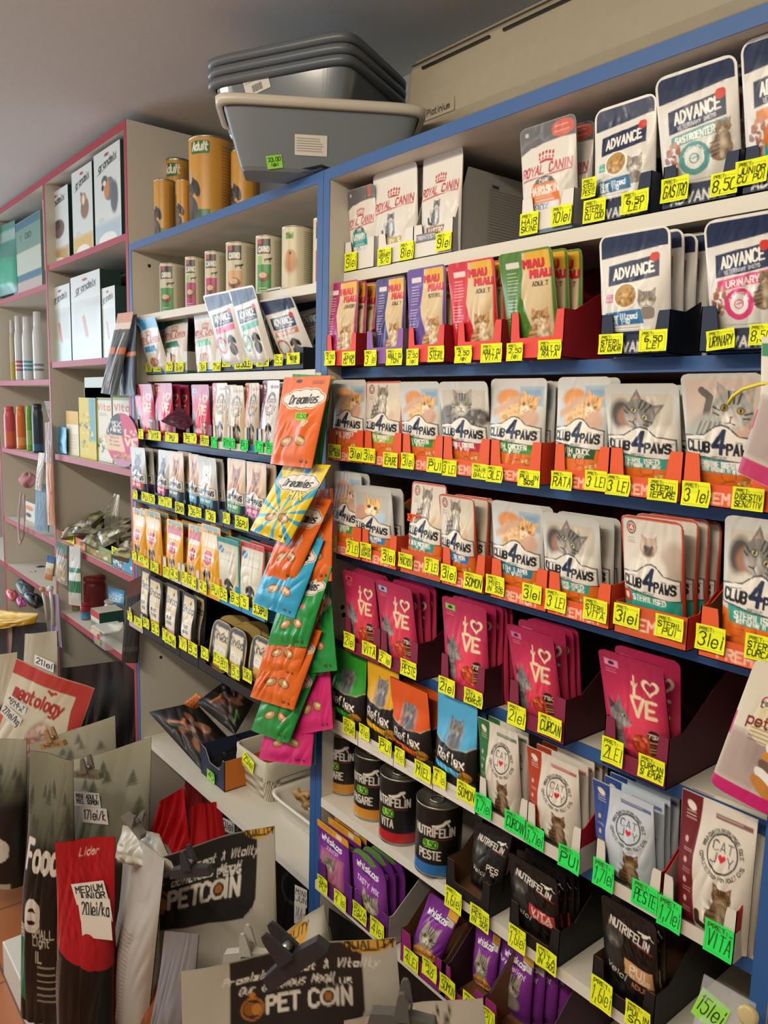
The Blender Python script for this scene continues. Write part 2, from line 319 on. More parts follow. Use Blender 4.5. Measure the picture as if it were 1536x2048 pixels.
# ---------------------------------------------------------------- price tags
TAGC = {'y': 'e6ee2a', 'g': '2fe25c', 'o': 'f0562c', 'w': 'e8e4da', 'l': '8fd24a'}
tagn = 0
def tagcanvas(txt, k, w, h, seed, ink='14160c', head=True):
    asp = h/w; c = Cv(asp, TAGC[k], 46 if w < .05 else 64); H = c.Hh; rg = random.Random(seed)
    if head:
        a = '3c4210'; c.line([(42, H*.17), (92, H*.17), (92, H*.92), (8, H*.92), (8, H*.17)], 1.4, a, .6); c.text('PRET:', 12, H*.1, H*.14, a, H*.03, al='l')
    L = txt.split('|'); y0, y1 = (.28, .9) if head else (.14, .86); lh = (y1-y0)*H/len(L)
    for i, t in enumerate(L):
        hh = lh*.8; sx = min(1.2, 82/max(1, c.tw(t, hh))); c.text(t, 50, H*y0+i*lh+lh*.06, hh, ink, min(max(hh*.19, 3.6), 5.2)*min(1, .55+.45*sx), sx=sx, sl=.12, jit=.02, rng=rg)
    return c
def pricetag(parent, px, py, w, h, txt, y, k='y', roll=0., cut=0., head=True, name='price_tag', curl=.0015, yaw=0.):
    """paper price tag stuck on the front of parent, centred on the point of the plane Y = y seen at (px, py)"""
    global tagn; tagn += 1
    P = atY(px, py, y); W = (atY(px+w/2, py, y)-atY(px-w/2, py, y))[0]; Hh = (atY(px, py-h/2, y)-atY(px, py+h/2, y))[2]
    c = tagcanvas(txt, k, W, Hh, tagn, head=head); u = np.linspace(-.5, .5, c.nx+1)[None, :]; v = np.linspace(.5, -.5, c.ny+1)[:, None]
    X = u*W*(1-cut*np.abs(2*v)**2*(u > 0))+0*v; Z = v*Hh+0*u; Y = -.0003-curl*(2*np.abs(v)*abs(math.cos(tagn))+np.abs(u*2)*abs(math.sin(tagn*2)))
    cr, sr = math.cos(roll), math.sin(roll); X, Z = X*cr-Z*sr, X*sr+Z*cr
    if yaw: X, Y = X*math.cos(yaw)-Y*math.sin(yaw), X*math.sin(yaw)+Y*math.cos(yaw)
    mb = MB().grid(np.stack([X, Y, Z], -1), c.c)
    o = mb.build(name, PAPER, parent, smooth=True); o.location = Vector(P)-(parent.location if parent else Vector((0, 0, 0)))
    o['label'] = {'y': 'yellow', 'g': 'green', 'o': 'orange', 'w': 'white', 'l': 'light green'}[k]+' handwritten price tag reading '+txt.replace('|', ' ').replace('^', 'A'); return o
# ---------------------------------------------------------------- display trays
def tray(label, group, x0, x1, yf, z, d, ears, lip, hb, front, side, inner='8a6a4c', base2=None, text=None, tcol='f0d8c8', earw=.16, slope=(.03, .6), hbk=None, flat=False, name='display_tray', tx=50):
    w = x1-x0; t = .0012; loc = Vector(((x0+x1)/2, yf, z)); mb = MB(); c = Cv(max(ears, lip)/w, front, 64); H = c.Hh; hm = max(ears, lip)
    if text: th = min(lip/w*45, 14); c.text(text, tx, H-lip/w*100*.62, th, tcol, th*.18)
    if base2: c.rect(0, H-base2[1]/w*100, 100, H, base2[0])
    u = np.linspace(0, 1, c.nx+1); k = np.abs(2*u-1); e = sstep(1-2*earw-.1, 1-2*earw, k) if not flat else 0*k; hf = lip+(ears-lip)*e
    v = np.linspace(1, 0, c.ny+1)[:, None]; Z = v*hf[None, :]; X = np.broadcast_to((u*w-w/2)[None, :], Z.shape)
    rows = np.clip(np.round((1-Z/hm)*c.ny).astype(int), 0, c.ny); Cc = c.c[rows, np.arange(c.nx+1)[None, :]]
    mb.grid(np.stack([X, 0*Z, Z], -1), Cc); mb.grid(np.stack([X, 0*Z+t, Z], -1), lin(inner), flip=True)
    mb.grid(np.stack([np.stack([X[0], 0*u, Z[0]], -1), np.stack([X[0], 0*u+t, Z[0]], -1)]), lin(inner))
    sp = [(0, 0), (0, ears), (slope[0], ears), (d*slope[1], hb), (d, hb), (d, 0)]
    for sx in (-1, 1):
        xa = sx*w/2; b2 = base2 or None
        mb.prism(sp, xa-sx*t, xa, side, 0, inner)
        if b2: mb.prism([(0, 0), (0, b2[1]), (d, b2[1]), (d, 0)], xa, xa+sx*.0003, b2[0])
    mb.prism([(-w/2, 0), (w/2, 0), (w/2, hbk or hb), (-w/2, hbk or hb)], d-t, d, inner, 1)
    mb.box(-w/2, w/2, 0, d, 0, .001, inner)
    return tag(mb.build(name, CARD, loc=loc), label, 'tray', group)
# ---------------------------------------------------------------- printed designs
def d_rc(asp, kind, nx=80):
    c = Cv(asp, 'd8d4cc', nx); H = c.Hh; red = 'b0202c'
    if kind in ('urinary', 'hair', 'dogblue', 'dogwhite', 'doggreen'):
        pc = {'urinary': '1f8f90', 'hair': 'dd7a2a', 'dogblue': '2a86b8', 'dogwhite': '7ac09a', 'doggreen': '1f6a4a'}[kind]; top = {'urinary': '5a5a5c', 'hair': '5a5a5c', 'dogblue': '2f86b0', 'dogwhite': 'd8d6d0', 'doggreen': '2a6a4c'}[kind]
        c.poly([(0, 0), (100, 0), (100, H*.2), (75, H*.19), (45, H*.2), (20, H*.23), (0, H*.28)], top)
        if kind == 'hair': c.ell(78, H*.1, 20, 12, 'c65a48'); c.lines(64, H*.07, 92, 3, 4, 'e8c8b8')
        if kind == 'urinary': c.rect(74, 0, 86, H*.16, 'b04a40')
        c.rect(10, H*.06, 16, H*.1, 'b8b8b8')
    y = H*(.3 if kind in ('urinary', 'hair') else .25)
    for i in range(5):
        x = 38+i*6; c.ell(x, y+1.2*abs(i-2), 2, 2.6, red); c.ell(x+.3, y+7+.8*abs(i-2), 1.6, 2.2, red)
    c.line([(40, y+13), (50, y+11.5), (62, y+13)], 3, red)
    c.text('ROYAL CANIN', 50, y+18, 12, red, 2.0, sx=.76, sl=.08, rot=-.03); c.line([(8, y+37), (50, y+34), (94, y+31)], 2, red)
    if kind in ('urinary', 'hair'):
        c.poly([(22, H*.9), (26, H*.66), (36, H*.57), (50, H*.545), (64, H*.57), (74, H*.66), (80, H*.9)], pc); c.poly([(30, H*.62), (36, H*.57), (50, H*.545), (64, H*.57), (71, H*.62)], '55585c')
        c.text('CARE', 50, H*.575, 5, 'd8d8d8', 1); c.text('URINARY' if kind == 'urinary' else 'HAIR&SKIN', 50, H*.65, 10, 'f0f0ea', 1.7, sx=.68); c.lines(34, H*.74, 70, 4, 3, 'd8e8e4')
        c.rect(24, H*.82, 76, H*.92, 'dfe2e8'); c.text('10' if kind == 'urinary' else '90%', 44, H*.83, 9, '4a5a74', 1.2)
    elif kind in ('dogblue', 'dogwhite', 'doggreen'):
        c.poly([(22, H*.54), (70, H*.52), (82, H*.62), (22, H*.64)], pc); c.lines(24, H*.68, 76, 3, 4, 'b8c0b8'); c.ell(52, H*.84, 20, 15, 'b8825a'); c.speck(52, H*.84, 16, 11, ['9a6238', 'c89060', '7a4a2a'], 16, 4)
    else:
        catsit(c, 48, H*.83, 40, '70757c', '2a2c30', 'c8ccd0', 2); c.lines(7, H*.5, 12, 12, 3, 'b0aca4')
        pc = {'so': 'b09a40', 'gastro': '7a4a3c'}[kind]; c.rect(24, H*.84, 74, H*.96, pc, r=2); c.text('URINARY S/O' if kind == 'so' else 'GASTRO', 49, H*.87, 7, 'e8dcc0', 1.4)
    return c
NAVY = '1c2a4a'
def d_adv(asp, kind, nx=110):
    c = Cv(asp, 'd9d6ce', nx); H = c.Hh; top = H*.2
    c.poly([(3, 3), (97, 3), (97, top*.85), (50, top), (3, top*1.12)], NAVY); c.fur(5, 4, 95, top, .25, 4)
    dx = 'dog' in kind; small = kind in ('steril', 'steril2'); y = H*.27 if not dx else H*.26
    c.poly([(15, y+4), (86, y-4), (88, y+24), (17, y+31)], NAVY); c.text('ADVANCE', 51.5, y+7 if small else y+4.5, 13, 'e8e6e0', 2.5, sx=.69, rot=-.105)
    if not small: c.text('VETERINARY DIETS', 52, y+21, 4, 'b8bcc8', .9, sx=.85, rot=-.1)
    c.ell(80, y-1, 6.5, 6, 'c42c20')
    if small:
        bowl(c, 44, H*.585, 18, ['b08a4e', '8a6232', 'd0a860', '9a7440'], seed=3); cathead(c, 74, H*.64, 12, '8f8880', '5a5450', seed=2); c.rect(66, H*.7, 84, H*.82, '8a8078', r=6)
        c.rect(14, H*.56, 26, H*.64, '2f9e86' if kind == 'steril' else 'c87aa0'); c.lines(15, H*.58, 25, 3, 3, 'e0f0ea')
        c.poly([(12, H*.735), (66, H*.72), (70, H*.85), (12, H*.86)], '2a6c9c'); c.text('Sterilized', 16, H*.75, 7, 'e6eef2', 1.4, al='l', sx=.8); c.text('Adult 1-10', 16, H*.805, 5.4, 'e6eef2', 1.1, al='l', sx=.8)
        c.rect(12, H*.88, 78, H*.91, 'e6e4de'); c.lines(20, H*.885, 74, 2, 3, '5a6a80'); c.rect(4, H*.92, 96, H, NAVY)
    else:
        col = {'gastro': '5a9a98', 'urinary': 'd8437e', 'junior': 'cf7a35', 'dogpink': 'd8608e', 'dogteal': '5fae9c', 'dogorange': 'b8693a'}[kind]
        t = {'gastro': 'GASTROENTERIC', 'urinary': 'URINARY', 'junior': 'Junior', 'dogpink': '', 'dogteal': '', 'dogorange': 'SENSITIVE'}[kind]
        c.poly([(20, y+34), (89, y+26), (89, y+39), (20, y+47)], col, a=.95); c.text(t, 54, y+33.5, 7.4, 'eef0ea', 1.4, sx=min(1, 56/max(1, c.tw(t, 7.4))), rot=-.1)
        yy = H*.66
        if kind == 'junior': c.ell(60, yy+2, 16, 15, 'd8a870'); c.rect(30, yy+14, 100, yy+28, '30a0a8'); c.text('litter', 60, yy+17, 8, 'f0f0ea', 1.5)
        if dx: c.ring(33, yy+6, 17, 17, 5, col); c.ell(33, yy+6, 10, 10, 'c8dcd4'); dogsit(c, 70, yy+30, 48, '4a4640', '8a7a6a', seed=3)
        else:
            c.speck(22, yy+2, 11, 17, ['a8705a', '8a5a44', 'c09078'], 24, 3.6); c.ell(50, yy+8, 20, 19, col); c.ell(50, yy+8, 12.5, 12, 'e4e6e0'); c.arc_text('GASTROINTESTINAL' if kind == 'gastro' else 'HELPS REDUCE RISK', 50, yy+8, 14.5, -1.3, 1.3, 3, 'e4e6e0')
            c.ring(50, yy+8, 6, 5, 1.2, col); c.line([(45, yy+8), (55, yy+6), (54, yy+11)], 1.2, col); catsit(c, 82, yy+16, 44, '8f7a66', '4a3c32', 'b8a890', 3, False)
        c.lines(30, H*.89, 88, 3, 3, '8a8f98')
    e = 'e2dfd8'
    for q in ([(1.2, H), (1.2, 6), (5, 1.5), (95, 1.5), (98.8, 6), (98.8, H)],): c.line(q, 3, e)
    return c
def d_miau(asp, col, word, nx=80):
    c = Cv(asp, 'cdb78e', nx); H = c.Hh; c.rect(50, 2, 100, H*.2, 'd9a82c', soft=8); c.poly([(0, 0), (46, 0), (42, H*.45), (70, H), (0, H)], col); c.line([(46, 0), (42, H*.45), (70, H)], 1.6, 'e8d8c0', .5)
    c.rect(0, 0, 100, 4, col); c.rect(95, 0, 100, H, col)
    for i, (x, y) in enumerate([(46, H*.1), (58, H*.2)]): c.text('MiAU', x+1, y+1, 13, '7a1420', 4.4, al='l', sx=.9); c.text('MiAU', x, y, 13, 'd42034', 3.4, al='l', sx=.9)
    c.text(word, 76, H*.315, 8, '3a2c20', 1.6, sx=.8); catsit(c, 70, H*.97, 78, 'b98f60', '7a5230', 'e0cfae', 4, False)
    c.rect(12, H*.1, 38, H*.16, 'e8e0d8', r=2, a=.8); c.lines(13, H*.21, 36, 16, H*.033, 'e8e0e0', 1.2, .7); c.ell(30, H*.96, 20, 9, 'b86a5a'); c.speck(30, H*.96, 16, 7, ['d09080', '9a4a3a', 'e0b0a0'], 14, 3.5); return c
def d_club(asp, photo, fcol, ftxt, sub='in gravy', body='df6e22', rim=None, nx=100, dog=False, top='b9b8b0'):
    c = Cv(asp, 'c6c8c3' if not rim else 'd4cdbf', nx); H = c.Hh; ph = H*.54; c.vgrad(0, H*.12, top, 'c0c3c0')
    if photo == 'hand':
        c.rect(10, H*.12, 90, ph, 'b8c4cc', r=4); c.rect(55, H*.1, 95, H*.3, '7a9cb4', soft=14); c.ell(35, H*.22, 22, 15, 'd08a48', soft=5); c.ell(48, H*.4, 26, 26, 'd9b684', soft=6); c.speck(45, H*.38, 22, 24, ['e0c298', 'c8985c', 'd8ac70'], 60, 4, 3)
        c.poly([(8, H*.36), (30, H*.25), (62, H*.17), (80, H*.2), (76, H*.245), (45, H*.29), (12, H*.43)], 'c8a084', soft=4); cathead(c, 70, H*.3, 17, 'dba86a', 'b27838', 'ecd8bc', 'b8902c', .3, 7); c.ell(78, H*.45, 14, 16, 'c8a088', soft=5)
    elif photo == 'tabby':
        c.rect(5, H*.1, 95, ph, 'bcb4a6', r=4); c.ell(24, H*.42, 24, 20, '6a655c', soft=5); c.ell(78, H*.43, 26, 15, '5a564e', soft=5); c.speck(60, H*.44, 44, 16, ['3e3a34', '8a857a', '6c675e'], 50, 4, 5); cathead(c, 48, H*.27, 21, '8c877a', '38342e', 'd0cabc', '9aa84a', 0, 8)
    elif photo == 'grey':
        c.rect(8, H*.1, 92, ph, 'c0b8a8', r=4); c.ell(22, H*.3, 14, 20, '4a443e', soft=7); c.ell(30, H*.33, 12, 14, '9a6a52', soft=6); c.ell(62, H*.5, 40, 14, 'd8d4c8', soft=8); cathead(c, 48, H*.3, 23, '77736c', '34302c', 'a8a298', 'd0c898', .55, 9)
    elif photo == 'silver':
        c.rect(5, H*.04, 95, ph, 'c4b2a4', r=4); c.line([(30, H*.4), (36, H*.2), (26, H*.14)], 9, '5e5c56'); c.ell(38, H*.5, 32, 24, 'a8a8a0', soft=6); c.ell(74, H*.5, 30, 16, 'c8a898', soft=8); cathead(c, 64, H*.3, 25, '9b9a92', '3a3a38', 'd4cec4', 'b8963a', .15, 10)
        for k in range(5): c.line([(20+6*k, H*.52), (26+6*k, H*.4)], 2.4, '4c4a46', .7)
    elif photo == 'kitten':
        c.rect(8, H*.1, 92, ph, 'b8b8b4', r=4); c.ell(62, H*.45, 26, 18, 'b0c8dc', soft=8); c.ell(26, H*.42, 18, 18, 'c89a86', soft=6); cathead(c, 52, H*.31, 21, 'e0bc80', 'c08a40', 'f0e4d0', '6a4a2a', .1, 11)
    elif photo == 'fold':
        c.rect(5, H*.03, 97, ph, 'cfc6b6', r=4); c.ell(80, H*.44, 26, 28, 'd8ccb6', soft=10); catsit(c, 44, H*.58, 74, '8d877c', '4c463e', 'cfc8ba', 12, False); c.ell(78, H*.52, 8, 16, 'd0b094', soft=5)
    elif photo == 'siam':
        c.rect(5, H*.03, 97, ph, 'd6d0c4', r=4); c.ell(86, H*.42, 20, 32, 'b8a898', soft=8); c.ell(48, H*.52, 30, 28, 'e0dacc', soft=8); cathead(c, 46, H*.28, 14, 'c0ab96', '5a463c', '8a7466', '7a8ab0', 0, 13, False); c.ell(46, H*.31, 6, 6, '5a463c', soft=3)
    elif photo in ('yorkie', 'westie', 'terrier'):
        b, f, l = {'yorkie': ('d8b898', 'b07a58', '7a5a4a'), 'westie': ('b8b6b0', 'e8e6e0', 'd8d4cc'), 'terrier': ('b8b8b4', '4a4a4c', '8a8a88')}[photo]
        c.rect(5, H*.03, 95, ph, b, r=4); c.ell(52, H*.5, 30, 26, f, soft=6); c.ell(52, H*.27, 22, 21, f, soft=3)
        for sg in (-1, 1): c.poly([(52+sg*22, H*.08), (52+sg*6, H*.2), (52+sg*20, H*.26)], l); c.ell(52+sg*8, H*.26, 2.6, 2.6, '1a1614')
        c.ell(52, H*.32, 9, 8, l, soft=5); c.ell(52, H*.31, 4, 3.4, '141210'); c.fur(25, 4, 80, ph, .2, 14)
    y = H*.53
    c.rect(0, H*.72, 100, H, body)
    if not dog:
        for k in range(4): c.line([(14, H*.84+k*4), (38-k*2, H*.84+k*4)], .9, '9a4a10', .7)
        c.ring(60, H*.86, 9, 7, 1.2, '9a4a10', .8); c.line([(50, H*.93), (62, H*.9), (74, H*.93)], 1.2, '9a4a10', .8); c.speck(80, H*.92, 9, 6, ['e8c890', 'c89a50', 'b07a38'], 14, 2.6)
    c.poly([(12, H*.68), (88, H*.71), (84, H*.845), (50, H*.84), (16, H*.82)], fcol); tx = 50
    c.text(ftxt, tx, H*.735, 7.4, 'f0ece2', 1.6, sx=min(1, 54/c.tw(ftxt, 7.4)), rot=.03); c.text(sub, tx+2, H*.79, 4.6, 'f0ece2', .9, sx=min(1, 52/max(1, c.tw(sub, 4.6))), rot=.03)
    B = [(2, y+3), (30, y-1), (38, y-6), (44, y-10.5), (52, y-12), (60, y-10), (66, y-5), (74, y+1), (96, y+5), (97, y+33), (50, y+29), (3, y+24)]
    B = [(a, b-H*.02) for a, b in B]; c.poly(B, 'e2ded4'); c.line(B+[B[0]], 1.5, '1c2430'); c.line([(6, y+4), (30, y+2)], .7, '1c2430'); c.line([(70, y+4), (94, y+8)], .7, '1c2430')
    k = '1d2a48'; c.text('CLUB', 22.5, y+5, 12, '1a1c22', 3, sx=.72, rot=.03); c.text('4', 49, y-8.5, 27, k, 5.4, sx=.75, sl=.1, rot=.03); c.text('PAWS', 75.5, y+8, 12, '1a1c22', 3, sx=.74, rot=.05)
    c.text('PREMIUM', 49, y+22.5, 3.2, '8a8a86', .7)
    if rim:
        for q in ([(1, H), (1, 5), (5, 1.2), (95, 1.2), (99, 5), (99, H)],): c.line(q, 3.6, rim)
        c.ring(17, H*.11, 7, 8, 1.6, '3a3a3a'); c.ell(17, H*.11, 5, 5.5, 'b8382c'); c.text('4', 17, H*.085, 7, 'f0e8e0', 1.3); c.lines(11, H*.19, 24, 4, 3, '8a8478')
        c.rect(3, H*.7, 20, H*.82, rim); c.ell(11, H*.76, 4, 5, 'ecdcd0')
    return c
def d_love(asp, stick, dog=False, nx=90):
    c = Cv(asp, '8e2048', nx); H = c.Hh; c.ell(52, H*.62, 46, 60, 'd0325a', a=1, soft=90); c.ell(54, H*.72, 28, 36, 'e84c60', soft=50)
    if stick: c.poly([(8, H*.075), (30, H*.085), (30, H*.155), (8, H*.145)], stick); c.ell(19, H*.115, 5, 3, '2a2a2a'); c.lines(10, H*.18, 30, 2, 4, 'd88a9a')
    cr = 'e6cfa8'; c.text('I', 53, H*.18, 8, cr, 2.6); c.text('my', 54, H*.235, 6, cr, 1.3); c.text('L', 54, H*.28, 14, cr, 4.4, al='l'); heart(c, 78, H*.255, 13.5, cr); heart(c, 78, H*.255, 8.6, 'a02650')
    c.line([(50, H*.385), (60, H*.555), (68, H*.385)], 5, cr); c.text('E', 73, H*.39, 22, cr, 5, al='l', sx=.9)
    if dog: c.ell(22, H*.62, 15, 24, '77757a', soft=4); c.ell(24, H*.84, 13, 26, '5c5a60', soft=5)
    else: catprofile(c, 30, H*.62, 31)
    c.ell(66, H*.85, 19, 17, 'a02c24'); c.speck(66, H*.85, 16, 14, ['d8663e', 'c04c2c', 'e8845a', 'a83820'], 46, 4, 6); c.ell(82, H*.72, 9.5, 9, '2c1a1c'); c.text('75%', 82, H*.7, 6.4, 'e8dcc0', 1.2); c.rect(75, H*.77, 89, H*.93, '2c1a1c', a=.8)
    for k in range(4): c.line([(76, H*.79+k*5), (88, H*.79+k*5)], 1.4, 'd8b880', .8)
    return c
def d_reflex(asp, col, nx=84):
    c = Cv(asp, '1d1a18', nx); H = c.Hh; c.poly([(0, 0), (100, 0), (100, H*.48), (84, H*.545), (55, H*.575), (25, H*.55), (0, H*.5)], col); c.line([(0, H*.5), (25, H*.55), (55, H*.575), (84, H*.545), (100, H*.48)], 2.2, 'c8b890', .6)
    c.rect(30, H*.29, 72, H*.54, '8a9094', r=3, a=.5); cathead(c, 52, H*.36, 16, '74757a', '484a4e', '9a9ca0', 'c89a3a', 0, 4, False); c.ell(52, H*.5, 15, 11, '6c6d72', soft=4); c.fur(34, H*.28, 70, H*.56, .25, 6)
    c.text('Reflex', 51, H*.63, 17, 'ece6dc', 2.6, sx=.75, rot=.06); c.text('PLUS', 68, H*.75, 4.5, '9a8a5a', .9); c.poly([(0, H*.78), (74, H*.82), (74, H*.88), (0, H*.84)], col); c.ell(84, H*.85, 12, 9, 'b8822c'); c.text('Gravy', 84, H*.835, 5, '2a2010', 1); c.fur(4, H*.6, 96, H, .5, 8); return c
def d_catjoy(asp, col, dog=False, nx=100, base='d6cfc2'):
    c = Cv(asp, base, nx); H = c.Hh; c.poly([(0, 0), (30, 0), (27, H*.45), (36, H), (0, H)], col)
    c.ell(15, H*.1, 7, 4.5, 'e0d4c8', rot=.5); c.lines(9, H*.15, 25, 3, 3.5, 'e0d4c8'); 
    for k in range(4): c.ell(14+k*2, H*(.36+.15*k), 2.6, 3.4, 'd8b8a8', a=.8); c.lines(12+k*2, H*(.42+.15*k), 26+k*2, 2, 3, 'd0b8a8', .7, .6)
    c.rect(48, H*.08, 96, H*.115, col, a=.85); c.lines(50, H*.095, 92, 1, 3, 'e0d4c8')
    x, y = 63, H*.35; c.ring(x, y, 19, 21, 1.8, '1e1c1a'); c.arc_text('HRANA COMPLETA PENTRU PISICI ADULTE', x, y, 26, -1.5, 1.5, 4, '4a4640'); c.arc_text('COMPLETE FOOD FOR ADULT CATS', x, y, 25, 4.5, 1.8, 4, '4a4640', True)
    c.text('CAT' if not dog else 'DOG', x, y-12, 10, '3c3834', 1.2); c.text('J', x-10, y+1, 10, '3c3834', 1.2); heart(c, x+.5, y+5, 5, 'cc2030'); c.text('Y', x+11, y+2, 10, '3c3834', 1.2)
    if dog: dogsit(c, 66, H*.99, 56, '5a5048', 'a89880', seed=6)
    else: catsit(c, 66, H*.99, 62, '6e5238', '3a2818', 'a08a70', 7)
    return c
def d_nutri(asp, col, words, adult=False, nx=96):
    c = Cv(asp, '161413', nx); H = c.Hh; c.fur(0, 0, 100, H, .9, 9); cathead(c, 26, H*.36, 17, '3c3c3a', '1a1a18', '6a6a64', '6a6a4a', .1, 3); c.ell(28, H*.56, 15, 18, '2a2a28', soft=8)
    c.text('NUTRIFELIN', 53, H*.215, 11.5, 'ded8cc', 1.9, sx=.74, rot=.16); c.line([(68, H*.19), (75, H*.185), (80, H*.21), (88, H*.17)], 3, 'e4ded2'); c.ell(80, H*.2, 6, 3, 'e4ded2', rot=-.4); c.line([(86, H*.18), (94, H*.215)], 1.2, 'e4ded2'); c.poly([(60, H*.31), (94, H*.345), (94, H*.36), (60, H*.325)], '7a2a2a')
    c.text('Velci', 34, H*.66, 10, 'c8c4ba', 1.3, sl=.2, rot=.2); P = [(48, H*.5), (94, H*.54), (96, H*.72), (48, H*.67)]
    if col: c.poly(P, col)
    c.text(words[0], 72, H*.55, 12, 'e8dcc8', 1.8, rot=.08); c.text(words[1], 74, H*.635, 7, 'e8dcc8', 1.1, rot=.08)
    if adult: c.text('ADULT', 78, H*.73, 8, 'b87a4a', 1.3, rot=.08)
    return c
def d_whis(asp, kind, nx=96):
    c = Cv(asp, '5c2076', nx); H = c.Hh; c.ell(50, H*.5, 46, 50, '8a3a9a', soft=70)
    if kind == 'junior': c.rect(0, 0, 100, H*.13, 'dc9c26'); c.lines(14, H*.05, 60, 2, 4, '6a3a10'); c.rect(62, H*.03, 78, H*.11, 'e4dccc'); c.rect(14, H*.42, 86, H*.93, 'b8708a', soft=14); c.text('JUNIOR', 50, H*.34, 8, 'c8a8c8', 1.4); cathead(c, 46, H*.6, 18, '8a8078', '4a443c', 'c8beb0', '8a9a5a', 0, 5)
    elif kind == 'tasty': c.poly([(0, 0), (60, 0), (80, H*.1), (60, H*.16), (20, H*.1), (0, H*.14)], '5a8a3a'); c.text('TASTY MIX', 52, H*.42, 10, 'e4d8ec', 1.7, sx=.8, rot=.08); cathead(c, 58, H*.72, 24, '9a9486', '46423a', 'd0c8b8', 'a89a4a', .1, 6)
    else: c.poly([(70, H*.03), (100, H*.06), (100, H*.2), (70, H*.17)], 'd9a338'); c.poly([(70, H*.18), (96, H*.21), (96, H*.31), (70, H*.28)], 'c8c2b4'); c.lines(74, H*.22, 92, 3, 3, '4a6a3a'); c.text('Pure Delight' if kind == 'pure' else '', 42, H*.34, 10, 'e8dcf0', 1.4, sx=.85, sl=.2, rot=.1); cathead(c, 48, H*.62, 27, '9a9486', '423e36', 'd8d0c0', '8a8a4a', .12, 7); c.ell(50, H*.86, 26, 18, '8e887a', soft=6)
    if kind in ('mix', 'somon'): c.ell(50, H*.92, 40, 16, 'c8863c'); c.speck(50, H*.92, 36, 13, ['d89a4a', 'b0702c', 'e0b070'], 60, 4)
    c.poly([(20, H*.2), (80, H*.22), (74, H*.3), (50, H*.34), (24, H*.29)], '4a1664'); c.text('whiskas', 48, H*.2, 13, 'efe6f2', 2.6, sx=.82, rot=.06); return c
def d_pedi(asp, red, nx=50):
    c = Cv(asp, 'e2a41e', nx); H = c.Hh; c.speck(50, H*.16, 45, 12, ['7a3a1c', 'b86a24', '4a7a2a'], 14, 7, 2); c.rect(10, H*.02, 90, H*.07, '6aaac0', r=3)
    c.rect(8, H*.13, 92, H*.27, 'b8252c' if red else 'd8c49a', r=4); c.rect(20, H*.26, 86, H*.33, 'e0d8c4'); c.lines(24, H*.28, 80, 2, 4, '5a4030')
    c.ell(50, H*.5, 25, 21, 'eee6da'); c.ell(50, H*.5, 23, 19, 'c01c26'); c.rect(20, H*.465, 80, H*.535, 'eee6da', r=3); c.text('Pedigree', 50, H*.478, 7, 'b01c26', 1.5, sx=.72); dogsit(c, 50, H*1.02, 62, 'd8cfc0', '6a4630', seed=4); return c
def d_denta(asp, col, nx=50):
    c = Cv(asp, 'cfcab4', nx); H = c.Hh; c.rect(0, 0, 100, H*.09, col); c.rect(0, 0, 5, H, col); c.rect(95, 0, 100, H, col); c.ell(20, H*.2, 13, 12, '3a6aa0'); c.line([(14, H*.25), (28, H*.15)], 4, 'c8d4e0'); c.text('Dental', 58, H*.2, 11, 'b0ac98', 1.4); c.line([(20, H*.36), (85, H*.36)], 1.6, 'a8a48e'); dogsit(c, 56, H*.97, 66, '3a302c', '5a4a40', seed=5); c.rect(84, H*.74, 100, H*.98, '3a9cc8'); return c
def d_sheba(asp, col, nx=50):
    c = Cv(asp, '1a1917', nx); H = c.Hh; c.poly([(14, H*.06), (80, H*.06), (86, H*.2), (84, H*.6), (80, H*.95), (22, H*.95), (20, H*.5), (12, H*.2)], 'd9c9a6'); c.text('Sheba', 48, H*.2, 21, '221c14', 2.6, sx=.72, sl=.1); c.poly([(55, H*.16), (66, H*.1), (64, H*.18)], '221c14'); c.lines(20, H*.4, 76, 1, 4, '9a8a62')
    c.poly([(20, H*.46), (82, H*.46), (80, H*.68), (22, H*.68)], 'e6e2d8'); c.text('SELECT', 50, H*.49, 8, '2a2620', 1.5, sx=.8); c.text('SLICES', 50, H*.57, 8, '2a2620', 1.5, sx=.8); c.rect(22, H*.68, 80, H*.95, col); c.lines(30, H*.74, 70, 3, 5, 'e8dcc8'); return c
